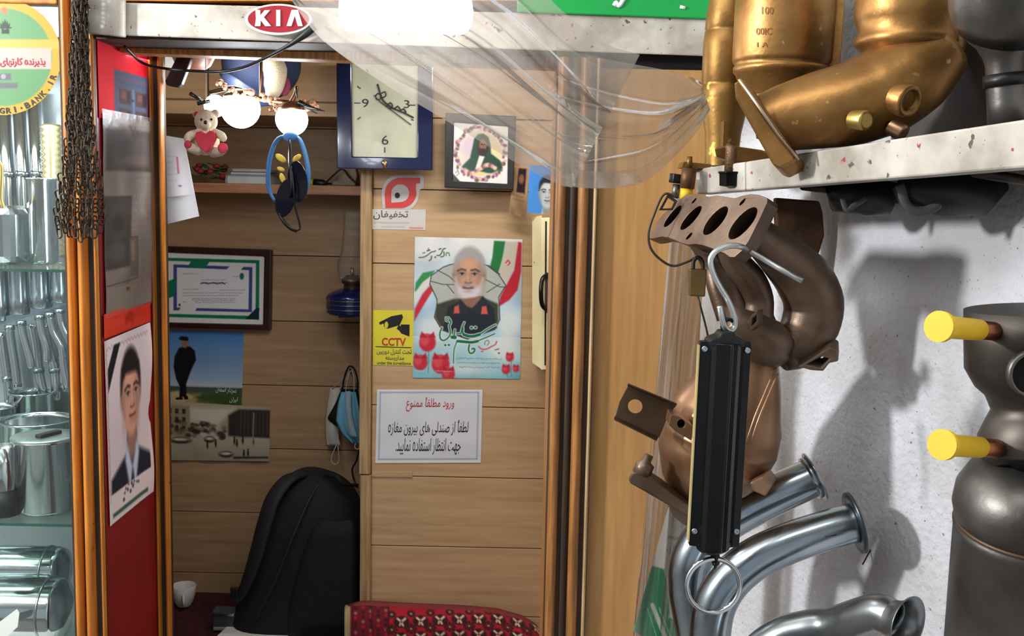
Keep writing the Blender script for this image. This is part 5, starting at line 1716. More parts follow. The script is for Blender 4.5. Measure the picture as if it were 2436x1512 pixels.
# ================================================================== display case
dcs = thing('display_case', 'glass display case with glass shelves full of shiny exhaust parts, beside the orange pillar', 'cabinet', (-1.3, 2.3, 0))
XL, XR = -1.75, SX(164, 2.0)
MB().box((XL, 2.575, 0.0), (-0.93, 2.60, 2.5)).build('back_panel', mat('case_back', (156, 164, 168), 0.3, 0.3, (128, 138, 144), vscale=3), dcs)
MB().prism([(XR + 0.001, 2.052, 0), (xr - 0.021, 2.052, 0), (xr - 0.021, 2.30, 0), (-0.91, 2.575, 0), (-0.94, 2.575, 0), (XR + 0.001, 2.30, 0)], (0, 0, 2.5)).build('end_panel', mat('case_end', (126, 132, 136), 0.3, 0.5), dcs)
MB().box((XL, 1.992, 0.3), (XR - 0.001, 1.997, SZ(80, 8, 2.0))).build('front_glass', PANE, dcs)
MB().box((XL, 1.985, SZ(80, 12, 2.0)), (XR, 2.02, SZ(80, -14, 2.0))).build('top_rail', ORANGE, dcs, bev=0.003)
SZS = []
for y in (640, 1245):
    zs = SZ(80, y, 2.03)
    SZS.append(zs)
    o = MB().box((XL, 2.03, zs - 0.005), (XR - 0.004, 2.57, zs)).build('shelf', SHELFT, dcs)
    MB().box((XL, 2.028, zs - 0.005), (XR - 0.004, 2.0305, zs)).build('shelf_edge', SHELFG, o)
MB().box((XL, 2.03, 0.55), (XR - 0.004, 2.57, 0.57)).build('floor_board', WHITE, dcs)
MB().box((XL, 2.03, SZ(80, 92, 2.06)), (XR - 0.004, 2.57, SZ(80, 100, 2.06))).build('top_board', mat('case_top_board', (206, 186, 150), 0.5), dcs)
MB().slab([W(-60, 772, 2.42), W(172, 708, 2.48), W(172, 722, 2.48), W(-60, 790, 2.42)], (0, 0.02, 0)).build('hanging_rail', STEEL, dcs)
area('case_light', (-1.2, 2.25, SZ(80, 104, 2.06)), (-1.2, 2.3, 1.0), 0.8, 0.2, 13, (0.92, 0.98, 1.0))
area('case_end_fill', (-0.865, 2.085, 1.35), (-1.4, 2.3, 1.3), 0.03, 1.1, 5, (0.94, 0.98, 1.0))  # unseen strip added behind the pillar for upright highlights on the cans
S0 = SZS[0]
S1 = SZS[1]
# bank sticker on the glass
PGl = PY(1.99)
bs = thing('bank_sticker', 'round green and yellow bank card sticker on the display glass', 'sticker', PGl.at(8, 270, 0.0))
c = Canvas(-132, -4, 148, 276, 1.25, (226, 206, 90))
c.ell(8, 136, 137, 137, (222, 208, 84), 2).ell(8, 136, 116, 116, (118, 196, 138), 2).noise(10, 6)
c.rect(-140, 94, 148, 116, (240, 222, 110), 2).rect(-140, 114, 122, 164, (232, 230, 222), 2)
c.ell(10, 25, 8, 8, (224, 150, 90), 1.5)
for dx in (-8, -4, 0, 4, 8):
    c.ell(12 + dx, 64 - 8 + abs(dx), 2.6, 8, (40, 70, 50), 1.2, 1, dx * 0.04)
c.rect(4, 70, 22, 80, (40, 70, 50), 1.5).line([(-2, 66), (26, 66)], 3, (40, 70, 50))
c.rect(-10, 175, 26, 190, (112, 130, 150), 2).ell(8, 182, 6, 6, (186, 200, 206), 1.5).rect(-10, 197, 42, 210, (120, 134, 152), 2)
c.c = c.c * np.array([0.78, 0.68, 0.66])
c.mesh('disc', lambda x, y: PGl.at(x, y, 0.001), GLOSSY, bs, keep=lambda X, Yv: (X - 8) ** 2 + (Yv - 136) ** 2 < 138 ** 2)
text_px('پذیرنده کارتهای', (0, 137, 107, 161), lambda x, y: PGl.at(x, y, 0.002), INKR, bs, rtl=True, bold=0.02)
word = 'WWW.AGRI-BANK.IR'
for i, chx in enumerate(word):
    a = math.radians(128 - 7.0 * (i + (0.2 if i > 3 else 0)))
    r0 = 127
    cx3, cy3 = 8 + r0 * math.cos(a), 136 + r0 * math.sin(a)
    if chx in '.-':
        wd, hg = (3, 3)
    elif chx == 'I':
        wd, hg = 3.5, 14
    else:
        wd, hg = 12, 14
    ca, sa = math.cos(a - math.pi / 2), math.sin(a - math.pi / 2)
    off = 5 if chx == '.' else 0

    def wfn(x, y, cx3=cx3, cy3=cy3, ca=ca, sa=sa):
        return PGl.at(cx3 + x * ca - y * sa, cy3 + x * sa + y * ca, 0.002)
    text_px(chx, (-wd / 2, -hg / 2 + off, wd / 2, hg / 2 + (off if chx != '.' else off - 10) if chx not in '.-' else (off + 3 if chx == '.' else 3)), wfn, INK, bs, name='letter', bold=0.03)


def can(name, label, cx, yb, yt, r, Y, lid=False, base_z=None, cat='muffler', group=None, open_=True):
    """upright polished tailpipe can standing at base_z"""
    p = W(cx, yb, Y)
    z0 = base_z if base_z is not None else p.z
    h = SZ(cx, yt, Y) - z0
    R = pxr(r, Y)
    t = thing(name, label, cat, (p.x, Y, z0), group)
    b = Vector((p.x, Y, z0))
    prof = [(0.0006, 0.001), (0.0006, R * 0.9), (0.004, R * 0.93), (0.008, R * 0.98), (h - 0.006, R * 0.98), (h - 0.003, R * 1.06), (h, R * 1.06), (h, R * 0.92)]
    if not lid:
        prof += [(h - 0.01, R * 0.9), (0.012, R * 0.9), (0.012, 0.001)]
    MB().lathe(b, (0, 0, 1), prof, 40).build('body', CHROME, t)
    if lid:
        MB().lathe(b + Vector((0, 0, h)), (0, 0, 1), [(0, R * 1.06), (0.003, R * 1.07), (0.005, R * 1.04), (0.006, R * 0.6), (0.006, 0.001)], 40).build('lid', mat('satin_lid', (206, 212, 208), 0.3, 0.9), t)
        MB().obox(b + Vector((R * 0.18, -R * 0.1, h + 0.009)), Vector((0.012, 0.03, 0)) * (R / 0.07), Vector((0.008, -0.004, 0)), (0, 0, 0.004)).build('grip', BLACKP, t, bev=0.002)
    return t


can('lidded_can', 'shiny lidded exhaust can with black grip, front of the glass shelf', 112, 1228, 1040, 72, 2.13, True, S1 + 0.0005)
can('exhaust_can', 'wide shiny exhaust can with broad rim behind the lidded one', 92, 1180, 995, 86, 2.31, False, S1 + 0.0005)
can('exhaust_can', 'narrow shiny open can at the back of the glass shelf', 84, 1180, 930, 52, 2.5, False, S1 + 0.0005)
can('exhaust_can', 'shiny open exhaust can cut by the left picture edge', 2, 1180, 965, 42, 2.42, False, S1 + 0.0005)
bx = thing('black_end_cap', 'faceted black exhaust end cap at the left on the glass shelf', 'end cap', (W(20, 1190, 2.09).x, 2.09, S1))
MB().lathe((W(8, 1190, 2.09).x, 2.09, S1 + 0.0005), (0, 0, 1), [(0, 0.001), (0, 0.036), (0.03, 0.036), (0.055, 0.028), (0.055, 0.0)], 8).build('body', BLACKP, bx)
MB().lathe((W(8, 1190, 2.09).x, 2.09, S1 + 0.055), (0, 0, 1), [(0, 0.028), (0.02, 0.03), (0.09, 0.03), (0.09, 0.027), (0.02, 0.026)], 24).build('sleeve', CHROME, bx)
# parts on the upper glass shelf
can('flared_tip', 'chrome flared pipe tip standing on the upper glass shelf', 104, 632, 424, 36, 2.2, False, S0 + 0.0005)
tpx = thing('square_muffler', 'rounded chrome muffler box at the left on the upper glass shelf', 'muffler', (W(22, 620, 2.15).x, 2.15, S0))
MB().obox((W(12, 560, 2.15).x, 2.17, S0 + 0.062), (0.038, 0, 0), (0, 0.07, 0), (0, 0, 0.061)).build('body', CHROME, tpx, bev=0.018)
MB().tube([W(4, 560, 2.12), W(8, 500, 2.11), W(2, 470, 2.11), W(4, 400, 2.11), W(-6, 385, 2.11)], 0.005, 8, spline=4).build('bent_wire', BRASS, tpx)
bw = thing('bellows_pipe', 'pale gold ribbed bellows pipe upright at the back near the pillar', 'pipe', W(126, 560, 2.46))
zb0, zb1 = S0 + 0.001, SZ(126, 296, 2.46)
hb_ = zb1 - zb0
MB().lathe((W(126, 400, 2.46).x, 2.46, zb0), (0, 0, 1), [(t * hb_, 0.024 + 0.004 * (1 if i % 2 else -1)) for i, t in enumerate(np.linspace(0, 1, 45))], 24).build('bellows', mat('pale_gold_steel', (226, 206, 156), 0.3, 0.9), bw)
proto = None
for i, (xa_, xb_, lab) in enumerate(((-28, -10, 'leftmost visible'), (8, 26, 'second'), (44, 62, 'third'), (80, 98, 'fourth'))):
    t = thing('straight_pipe', 'tall straight chrome pipe at the back of the upper shelf, %s from left' % lab, 'pipe', W(xb_, 600, 2.5), 'straight chrome pipes on the upper shelf')
    pb = W(xb_, 640, 2.5)
    pb.z = S0 + 0.002
    MB().tube([pb, W((xa_ + xb_) / 2, 430, 2.53), W(xa_, 215, 2.54)], pxr(14, 2.5), 18, hollow=0.0015).build('tube', CHROME, t)
    MB().tube([W((xa_ + xb_) / 2 + 1, 420, 2.53), W((xa_ + xb_) / 2 + 2, 407, 2.53)], pxr(16, 2.5), 18).build('clamp', STEEL, t)
# row of short cans standing on the rail, and bent pipes hanging from it
for i, (x, yb, lab) in enumerate(((0, 764, 'leftmost'), (48, 748, 'second'), (98, 734, 'third'), (146, 720, 'last, beside the pillar'))):
    p = W(x, yb, 2.45)
    t = thing('short_can', 'short steel can on the sloping rail under the glass shelf, %s' % lab, 'muffler', p, 'short steel cans on the sloping rail')
    hh = (S0 - 0.012) - p.z
    MB().lathe(p, (0, 0, 1), [(0.001, 0.001), (0.001, 0.02), (0.004, 0.023), (hh * 0.3, 0.023), (hh * 0.34, 0.0215), (hh - 0.004, 0.0215), (hh, 0.023), (hh, 0.019), (hh * 0.5, 0.019), (hh * 0.5, 0.001)], 24).build('body', STEEL, t)
for i, (l, lab) in enumerate((([(22, 776), (28, 820), (36, 870), (42, 920)], 'leftmost'), ([(50, 766), (56, 800), (70, 850), (76, 875)], 'second'), ([(94, 752), (100, 790), (112, 830), (112, 860)], 'third'),
                              ([(118, 746), (128, 790), (146, 825), (152, 870), (163, 925)], 'fourth'), ([(142, 738), (150, 775), (166, 810), (176, 850)], 'fifth, nearest the pillar'))):
    t = thing('tail_pipe', 'slim bent chrome tail pipe hanging under the sloping rail, %s' % lab, 'pipe', W(*l[-1], 2.43), 'bent tail pipes under the sloping rail')
    MB().tube([W(x, y, 2.43) for x, y in l], pxr(10, 2.43), 14, spline=4, hollow=0.0012).build('tube', CHROME, t)
    MB().tube([W(l[0][0], l[0][1] - 3, 2.43), W(l[0][0] + 1, l[0][1] + 8, 2.43)], pxr(12, 2.43), 14).build('collar', STEEL, t)
for i, (l, lab) in enumerate((([(4, 790), (10, 840), (18, 900), (22, 960)], 'first from left'), ([(76, 770), (86, 820), (92, 880), (104, 940)], 'second from left'), ([(104, 770), (116, 830), (130, 880), (134, 950)], 'third from left'), ([(134, 760), (140, 800), (150, 850), (154, 930)], 'last, by the pillar'))):
    t = thing('tail_pipe', 'straight-ended tail pipe in the back row under the sloping rail, %s' % lab, 'pipe', W(*l[-1], 2.52), 'back row tail pipes under the sloping rail')
    MB().tube([W(x, y, 2.52) for x, y in l], pxr(11, 2.52), 14, spline=4, hollow=0.0012).build('tube', CHROME, t)
    MB().tube([W(l[2][0] - 1, l[2][1] - 6, 2.52), W(l[2][0] + 1, l[2][1] + 6, 2.52)], pxr(13, 2.52), 14).build('clamp', STEEL, t)
# two big mufflers lying below
for i, (y, r, Y, lab) in enumerate(((1360, 62, 2.30, 'upper and farther big polished muffler lying under the lower glass shelf'), (1450, 78, 2.16, 'lower and nearer big polished muffler lying at the case bottom'))):
    pa, pb = W(-260, y - 6, Y), W(160, y, Y)
    t = thing('long_muffler', lab, 'muffler', (pb + pa) / 2)
    R = pxr(r, Y)
    L = (pb - pa).length
    MB().lathe(pa, pb - pa, [(0, 0.001), (0, R * 0.5), (0.01, R * 0.92), (0.02, R), (L - 0.02, R), (L - 0.01, R * 0.92), (L, R * 0.5), (L, 0.001)], 40).build('body', CHROME, t)
    MB().torus(pa + (pb - pa) * 0.9, pb - pa, R, 0.003, 40, 6).build('seam', STEEL, t)
tag(MB().prism([W(x, y, 2.03) for x, y in ((-30, 1500), (40, 1448), (46, 1456), (42, 1490), (0, 1530), (-30, 1540))], (0, 0.003, 0)).build('white_leaflet', WHITE), 'white leaflet corner in front of the mufflers at the case bottom', 'leaflet')
# ================================================================== shelf on the right wall
sw = thing('white_shelf', 'chipped white painted shelf along the plaster wall carrying the gold converters', 'shelf', W(2000, 440, 1.45))
# front face runs from far left to near right
f1_, f2_ = (1655, 402, 1.62), (2560, 265, 0.98)
g1_, g2_ = (1655, 462, 1.62), (2560, 389, 0.98)
A, B, C_, D_ = W(*f1_), W(*f2_), W(*g2_), W(*g1_)
bk_ = Vector((0.22, 0.085, 0))
front = [A, B, C_, D_]
# split into the short end piece and the long board, crack between them
def lerp(p, q, t):
    return p + (q - p) * t
t1 = 0.20
for nm, ta, tb in (('end_piece', 0.0, t1 - 0.0025), ('board', t1, 1.0)):
    q = [lerp(A, B, ta), lerp(A, B, tb), lerp(D_, C_, tb), lerp(D_, C_, ta)]
    MB().slab(q, bk_ * 0.12).build(nm, WHITEP, sw, bev=0.0025)
# the deck behind the front board, and dark steel brackets
dk = [lerp(D_, A, 0.75), lerp(C_, B, 0.75), lerp(C_, B, 0.75) + bk_, lerp(D_, A, 0.75) + bk_]
MB().slab([p + bk_ * 0.13 for p in dk[:2]] + dk[2:], (0, 0, -0.012)).build('deck', mat('dark_board', (70, 62, 54), 0.7), sw)
for t in (0.3, 0.75):
    p = lerp(D_, C_, t) + bk_ * 0.2
    MB().tube([p + Vector((0, 0, 0.004)), p + bk_ * 0.75 + Vector((0, 0, -0.012))], 0.006, 8).build('bracket', IRON, sw)


def onshelf(px, Yf=None):
    """height of the shelf top at a pixel column"""
    t = (px - 1655) / (2560 - 1655)
    return lerp(A, B, t).z


# ---- gold catalytic converters on the shelf
cb_ = thing('gold_converter', 'middle gold painted converter can with stamped marks and side seam, largest on the white shelf', 'converter', W(1830, 372, 1.56))
Yk = 1.56
# axis leans a little: top right of bottom
def axis(p1, p2):
    a, b = W(*p1), W(*p2)
    return a, b, (b - a).length


a, b, L = axis((1848, 330, Yk), (1878, -120, Yk))
Rk = pxr(112, Yk)
prof = [(0.0, Rk * 0.42), (L * 0.10, Rk * 0.50), (L * 0.20, Rk * 0.62), (L * 0.29, Rk * 0.86), (L * 0.335, Rk * 0.93), (L * 0.35, Rk * 0.99), (L * 0.375, Rk * 0.99), (L * 0.385, Rk * 0.95),
        (L * 0.40, Rk * 1.0), (L * 0.42, Rk * 1.02), (L * 0.70, Rk * 1.03), (L * 0.9, Rk), (L, Rk * 0.8)]
MB().lathe(a, b - a, prof, 48).build('shell', GOLD, cb_)
n_ = (b - a).normalized()
side = Vector((0.93, -0.36, 0))
side = (side - n_ * side.dot(n_)).normalized()
for d in (0.0, 0.006):
    o2 = side.cross(n_) * d
    MB().obox(a + n_ * L * 0.72 + side * (Rk * 1.05) + o2, side * 0.008, side.cross(n_).normalized() * 0.0015, n_ * (L * 0.335)).build('seam_flange', GOLD, cb_)
MB().lathe(a + n_ * L * 0.195, n_, [(0, Rk * 0.62), (0.003, Rk * 0.7), (0.008, Rk * 0.7), (0.011, Rk * 0.64)], 36).build('weld_bead', GOLD, cb_)
fr2 = lambda x, y: W(x, y, Yk - 0.0)
nF = Vector((-0.05, -1, 0))


def oncan(x, y):
    """point of the can's skin under the pixel"""
    d = ray(x, y)
    oc = EYE - a
    dd = d - n_ * d.dot(n_)
    oo = oc - n_ * oc.dot(n_)
    A_, B_, C2 = dd.dot(dd), 2 * dd.dot(oo), oo.dot(oo) - (Rk * 1.036) ** 2
    s_d = max(B_ * B_ - 4 * A_ * C2, 0)
    t_ = (-B_ - math.sqrt(s_d)) / (2 * A_)
    return EYE + d * t_


STAMP = mat('stamped_gold', (132, 88, 44), 0.5, 0.7)
for tx_, r_ in (('100', (1812, 16, 1840, 34)), ('00IC', (1798, 66, 1836, 83)), ('1 A', (1800, 100, 1826, 112))):
    text_px(tx_, r_, oncan, STAMP, cb_, name='stamped_mark', bold=0.02)
# feet: neck flange plate on the shelf with stud
pfl = [(1700, 352), (1735, 345), (1810, 356), (1846, 366), (1840, 382), (1800, 388), (1740, 384), (1704, 372)]
MB().prism([W(x, y, 1.55) for x, y in pfl], (0.01, 0.05, 0)).build('base_flange', GOLD, cb_, bev=0.002)
MB().tube([W(1728, 345, 1.53), W(1740, 352, 1.53), W(1736, 420, 1.53)], [0.004, 0.0088, 0.0088], 12).build('stud', mat('rusty_stud', (124, 92, 66), 0.5, 0.7, bump=0.3, bscale=400), cb_)
MB().lathe(W(1737, 408, 1.525), W(1735, 445, 1.525) - W(1737, 408, 1.525), [(0, 0.001), (0, 0.018), (0.003, 0.018), (0.0031, 0.016), (0.021, 0.015), (0.023, 0.001)], 6).build('nut', BLACKM, cb_, bev=0.001)

cl2 = thing('gold_converter', 'left gold painted converter with yellowish tint, narrowest, behind the middle one', 'converter', W(1715, 392, 1.62))
a2, b2, L2 = axis((1716, 395, 1.68), (1740, -90, 1.68))
R2 = pxr(54, 1.68)
GOLDY = mat('yellowish_gold_paint', (158, 122, 66), 0.44, 0.7, (126, 92, 44), vscale=11, bump=0.12, bscale=90, rvar=0.08, specks=[(196, 186, 90)], sscale=40, sthr=0.66)
MB().lathe(a2, b2 - a2, [(0, R2 * 0.72), (L2 * 0.06, R2 * 0.72), (L2 * 0.16, R2 * 0.78), (L2 * 0.25, R2 * 0.92), (L2 * 0.34, R2 * 1.0), (L2 * 0.395, R2 * 1.02), (L2 * 0.40, R2 * 0.98), (L2 * 0.41, R2 * 1.02), (L2 * 0.6, R2 * 1.03),
                         (L2 * 0.66, R2 * 0.98), (L2 * 0.668, R2 * 0.94), (L2 * 0.675, R2 * 0.98), (L2 * 0.75, R2 * 0.95), (L2 * 0.84, R2 * 0.82), (L2 * 0.9, R2 * 0.7), (L2, R2 * 0.66)], 36).build('shell', GOLDY, cl2)
MB().obox(W(1722, 335, 1.61), (0.004, 0, 0), (0, 0.01, 0), (0, 0, 0.03)).build('stay', GOLDY, cl2, bev=0.001)
MB().slab([W(1626, 384, 1.6), W(1692, 390, 1.6), W(1690, 402, 1.6), W(1620, 399, 1.6)], (0.0, 0.04, 0)).build('base_flange', GOLDY, cl2, bev=0.001)
MB().tube([W(1641, 372, 1.6), W(1640, 398, 1.6)], [0.004, 0.005], 10).build('stud_tip', GOLDY, cl2)
# stud with yellow ring under that flange
MB().tube([W(1640, 400, 1.59), W(1634, 448, 1.59)], 0.0115, 14).build('stud', mat('brown_stud', (108, 76, 50), 0.5, 0.5), cl2)
MB().tube([W(1634, 448, 1.59), W(1632, 474, 1.59)], 0.0095, 14).build('stud_ring', YELLOW, cl2)
MB().lathe(W(1610, 414, 1.6), W(1606, 440, 1.6) - W(1610, 414, 1.6), [(0, 0.001), (0, 0.011), (0.014, 0.011), (0.014, 0.001)], 6).build('nut', BLACKM, cl2, bev=0.001)
MB().tube([W(1610, 438, 1.6), W(1606, 470, 1.6)], 0.006, 10).build('bolt', GREYST, cl2)

# elbow converter, right
ce2 = thing('gold_converter', 'right gold painted elbow pipe with slanting end flange and sensor bosses', 'converter', W(2000, 380, 1.33))
Ye = 1.36
a3, b3, L3_ = axis((2150, 215, Ye), (2176, -110, Ye))
R3_ = pxr(112, Ye)
MB().lathe(a3, b3 - a3, [(0, R3_ * 0.55), (L3_ * 0.12, R3_ * 0.68), (L3_ * 0.24, R3_ * 0.82), (L3_ * 0.31, R3_ * 1.0), (L3_ * 0.335, R3_ * 1.06), (L3_ * 0.38, R3_ * 1.04), (L3_ * 0.43, R3_ * 0.98), (L3_ * 0.5, R3_ * 1.07), (L3_ * 0.56, R3_ * 1.1), (L3_ * 0.8, R3_ * 1.1), (L3_, R3_)], 44).build('shell', GOLD, ce2)
p, r = tp([(2240, 108, 1.34, 76), (2175, 170, 1.34, 98), (2105, 215, 1.345, 104), (2030, 245, 1.35, 98), (1950, 262, 1.36, 90), (1880, 278, 1.37, 80), (1826, 298, 1.38, 74)])
MB().tube(p, r, 32, spline=5).build('elbow', GOLD, ce2, smooth=True)
MB().ball(W(2255, 105, 1.335), pxr(40, 1.335), 20, 14).build('end_boss', GOLD, ce2)
# flange bar seen edge on
fl1 = [(1745, 196), (1768, 186), (1785, 206), (1897, 372), (1888, 384), (1856, 400), (1838, 392), (1748, 232)]
MB().prism([W(x, y, 1.335) for x, y in fl1], (0.022, 0.035, -0.012)).build('end_flange', GOLD, ce2, bev=0.003)
MB().tube([W(1758, 188, 1.332), W(1850, 318, 1.332), W(1900, 380, 1.332)], 0.0022, 8).build('weld_bead', mat('bright_weld', (206, 186, 160), 0.3, 0.9), ce2)


def boss(px, py, Y, d, r, ln, name, m, hole=True):
    p = W(px, py, Y)
    d = Vector(d).normalized()
    pr = [(0, r * 0.96), (ln * 0.9, r), (ln, r * 0.92), (ln, r * 0.62)]
    if hole:
        pr += [(ln * 0.2, r * 0.6)]
    else:
        pr += [(ln, 0.0005)]
    o = MB().lathe(p, d, pr, 24).build(name, m, ce2)
    if hole:
        MB().lathe(p + d * ln * 0.25, d, [(0, r * 0.62), (0, 0.0004)], 24).build('bore', DARK, o)


boss(2128, 232, 1.305, (0.45, -0.8, -0.25), 0.021, 0.026, 'sensor_boss', GOLD)
boss(2030, 285, 1.305, (0.5, -0.9, -0.1), 0.013, 0.022, 'sensor_boss', BRASS, False)
boss(2120, 300, 1.31, (0.6, -0.6, -0.5), 0.011, 0.02, 'sensor_boss', COPPERY, False)
# dark grey muffler and pipe behind them, at the right picture edge
gm = thing('grey_muffler', 'large dull grey muffler with a step joint at the top right, behind the gold elbow', 'muffler', W(2360, 320, 1.2))
p, r = tp([(2420, -160, 1.16, 150), (2400, 20, 1.17, 130), (2392, 62, 1.18, 112), (2390, 110, 1.18, 60), (2392, 150, 1.18, 44), (2398, 300, 1.18, 44)])
MB().tube(p, r, 32, spline=3).build('body', GREYST, gm)
p, r = tp([(2393, 176, 1.18, 50), (2394, 206, 1.18, 50)])
MB().tube(p, r, 28).build('clamp', mat('dark_band', (52, 50, 48), 0.4, 0.7), gm)
MB().slab([WALLR.at(2120, 60, 0.004), WALLR.at(2440, 10, 0.004), WALLR.at(2440, 330, 0.004), WALLR.at(2120, 360, 0.004)], -WALLR.n * 0.003).build('back_board', mat('dark_grey_board', (84, 80, 78), 0.6, 0.1, (60, 56, 54), vscale=9), sw)  # mottled dark grey board flat on the wall above the shelf

# black gutters under the shelf
for i, (l, lab, strap) in enumerate((([(1978, 446, 1.44, 16), (1996, 462, 1.445, 42), (2060, 468, 1.45, 45), (2098, 470, 1.455, 44), (2132, 446, 1.46, 16)], 'smaller black rubber trough hanging under the white shelf, left of the other', [(2004, 470), (2014, 498), (2030, 490), (2060, 470)]),
                                     ([(2132, 436, 1.32, 16), (2160, 452, 1.315, 50), (2250, 458, 1.31, 56), (2335, 458, 1.305, 54), (2388, 436, 1.305, 20)], 'larger black rubber trough with grey strap hanging under the white shelf', [(2140, 440), (2158, 488), (2190, 502), (2230, 488), (2270, 440)]))):
    t = thing('rubber_trough', lab, 'trough', W(*l[1][:3]))
    p, r = tp(l)
    MB().tube(p, r, 28).build('shell', BLACKP, t)
    p = [W(x, y, l[0][2] - 0.03) for x, y in strap]
    MB().tube(p, 0.006 if i else 0.004, 10, squash=0.5, spline=5).build('strap', mat('grey_strap', (84, 82, 82), 0.6), t)
    q = (p[0] + p[-1]) / 2
    MB().tube([W(*l[1][:3]) + Vector((0, 0, 0.01)), W(*l[1][:3]) + Vector((0.01, 0.02, 0.06))], 0.003, 8).build('hanger', IRON, t)
# rusty plate in the corner under the shelf
rp_ = [(1846, 470), (1950, 478), (1958, 505), (1962, 560), (1950, 600), (1938, 630), (1880, 640), (1850, 600)]
tag(MB().prism([W(x, y, 1.62) for x, y in rp_], (0, 0.02, 0)).build('rusty_plate', mat('deep_rust', (92, 62, 40), 0.8, 0.2, (60, 40, 26), vscale=20, bump=0.4, bscale=90), bev=0.003), 'dark rusty plate hanging on the wall behind the manifold', 'plate')

# ================================================================== exhaust manifold
mf = thing('exhaust_manifold', 'rusty cast four port exhaust manifold hanging in front of the plaster wall', 'manifold', W(1800, 880, 1.42))


def c5(x, y):
    return 1440 + x / 2.6076, 380 + y / 2.6076


PM = P3((1800, 545, 1.31), (1570, 545, 1.47), (1700, 470, 1.40))
m5 = lambda x, y, o=0.0: PM.at(*c5(x, y), o)
outl = [(265, 490), (275, 460), (300, 425), (350, 345), (400, 300), (450, 255), (500, 216), (540, 212), (580, 218), (640, 228), (690, 220), (740, 228), (800, 238), (850, 222), (900, 212), (950, 216), (1005, 236), (1005, 262), (950, 380),
        (890, 500), (850, 560), (800, 603), (770, 603), (740, 580), (690, 560), (650, 545), (600, 528), (560, 522), (510, 526), (470, 515), (430, 497), (390, 482), (350, 476), (300, 488)]


def elp(e1, e2, hw, n=22):
    (xa, ya), (xb, yb) = e1, e2
    cx, cy = (xa + xb) / 2, (ya + yb) / 2
    dx, dy = (xb - xa) / 2, (yb - ya) / 2
    L = math.hypot(dx, dy)
    nx, ny = -dy / L * hw, dx / L * hw
    return [(cx + dx * math.cos(t) + nx * math.sin(t), cy + dy * math.cos(t) + ny * math.sin(t)) for t in np.linspace(0, 2 * math.pi, n + 1)[:-1]]


ports = [((365, 415), (470, 285), 20), ((468, 432), (594, 288), 26), ((612, 462), (755, 292), 38), ((770, 488), (936, 298), 45)]
slots = [((832, 282), (868, 240), 8), ((500, 494), (538, 452), 8), ((535, 270), (564, 238), 6)]
thk = Vector((0.021, 0.028, -0.008))
MB().prism([m5(*q) for q in outl], thk, [[m5(*q) for q in reversed(elp(*e))] for e in ports + slots]).build('flange_plate', CAST, mf, bev=0.0015)
for i, (e1, e2, hw) in enumerate(ports):
    ring0 = [m5(*q) + thk * 0.3 for q in elp(e1, e2, hw * 1.02)]
    back = thk * 1.0
    mbp = MB()
    n = len(ring0)
    mbp.add(ring0 + [q + back for q in ring0], [(k2, (k2 + 1) % n, (k2 + 1) % n + n, k2 + n) for k2 in range(n)] + [tuple(range(n, 2 * n))], True)
    mbp.build('port_lining', mat('dark_port', (22, 24, 24), 0.7), mf, fix=False)  # near-black lining inside each port
s5 = lambda l: [(c5(x, y)[0], c5(x, y)[1], Y, r / 2.6076) for x, y, Y, r in l]
for l in ([(905, 420, 1.375, 88), (985, 500, 1.40, 118), (1110, 610, 1.43, 150), (1230, 740, 1.45, 178), (1290, 880, 1.46, 184), (1270, 1020, 1.46, 180), (1190, 1140, 1.455, 160), (1080, 1200, 1.45, 120)],
          [(740, 470, 1.41, 66), (800, 620, 1.43, 84), (900, 740, 1.44, 92), (950, 860, 1.45, 92), (950, 980, 1.45, 96), (990, 1080, 1.45, 100)],
          [(600, 440, 1.44, 56), (690, 620, 1.46, 72), (770, 740, 1.46, 76), (800, 860, 1.46, 78), (820, 980, 1.46, 80)],
          [(470, 400, 1.47, 44), (580, 520, 1.485, 56), (660, 660, 1.49, 62), (700, 800, 1.48, 66), (760, 980, 1.47, 70)]):
    p, r = tp(s5(l))
    MB().tube(p, r, 26, spline=4).build('runner', CAST, mf, smooth=True)
p, r = tp(s5([(760, 1010, 1.42, 110), (880, 1060, 1.42, 130), (1000, 1130, 1.43, 150), (1080, 1180, 1.44, 120)]))
MB().tube(p, r, 26, spline=3).build('collector', CAST, mf, smooth=True)
lug = [(905, 965), (945, 930), (948, 1020), (900, 1065), (880, 1010)]
MB().prism([W(*c5(*q), 1.365) for q in lug], (0.012, 0.02, 0), [[W(*c5(*q), 1.365) for q in reversed([(912, 985), (938, 962), (938, 1000), (908, 1030)])]]).build('lug', CAST, mf, bev=0.001)
ofl = [(1190, 1285), (1290, 1225), (1400, 1160), (1442, 1180), (1446, 1250), (1390, 1262), (1352, 1312), (1270, 1306)]
MB().prism([W(*c5(*q), 1.41) for q in ofl], (0.01, 0.03, 0.01), [[W(*c5(*q), 1.41) for q in reversed([(1250, 1270), (1340, 1222), (1390, 1235), (1340, 1290)])]]).build('outlet_flange', CAST, mf, bev=0.002)

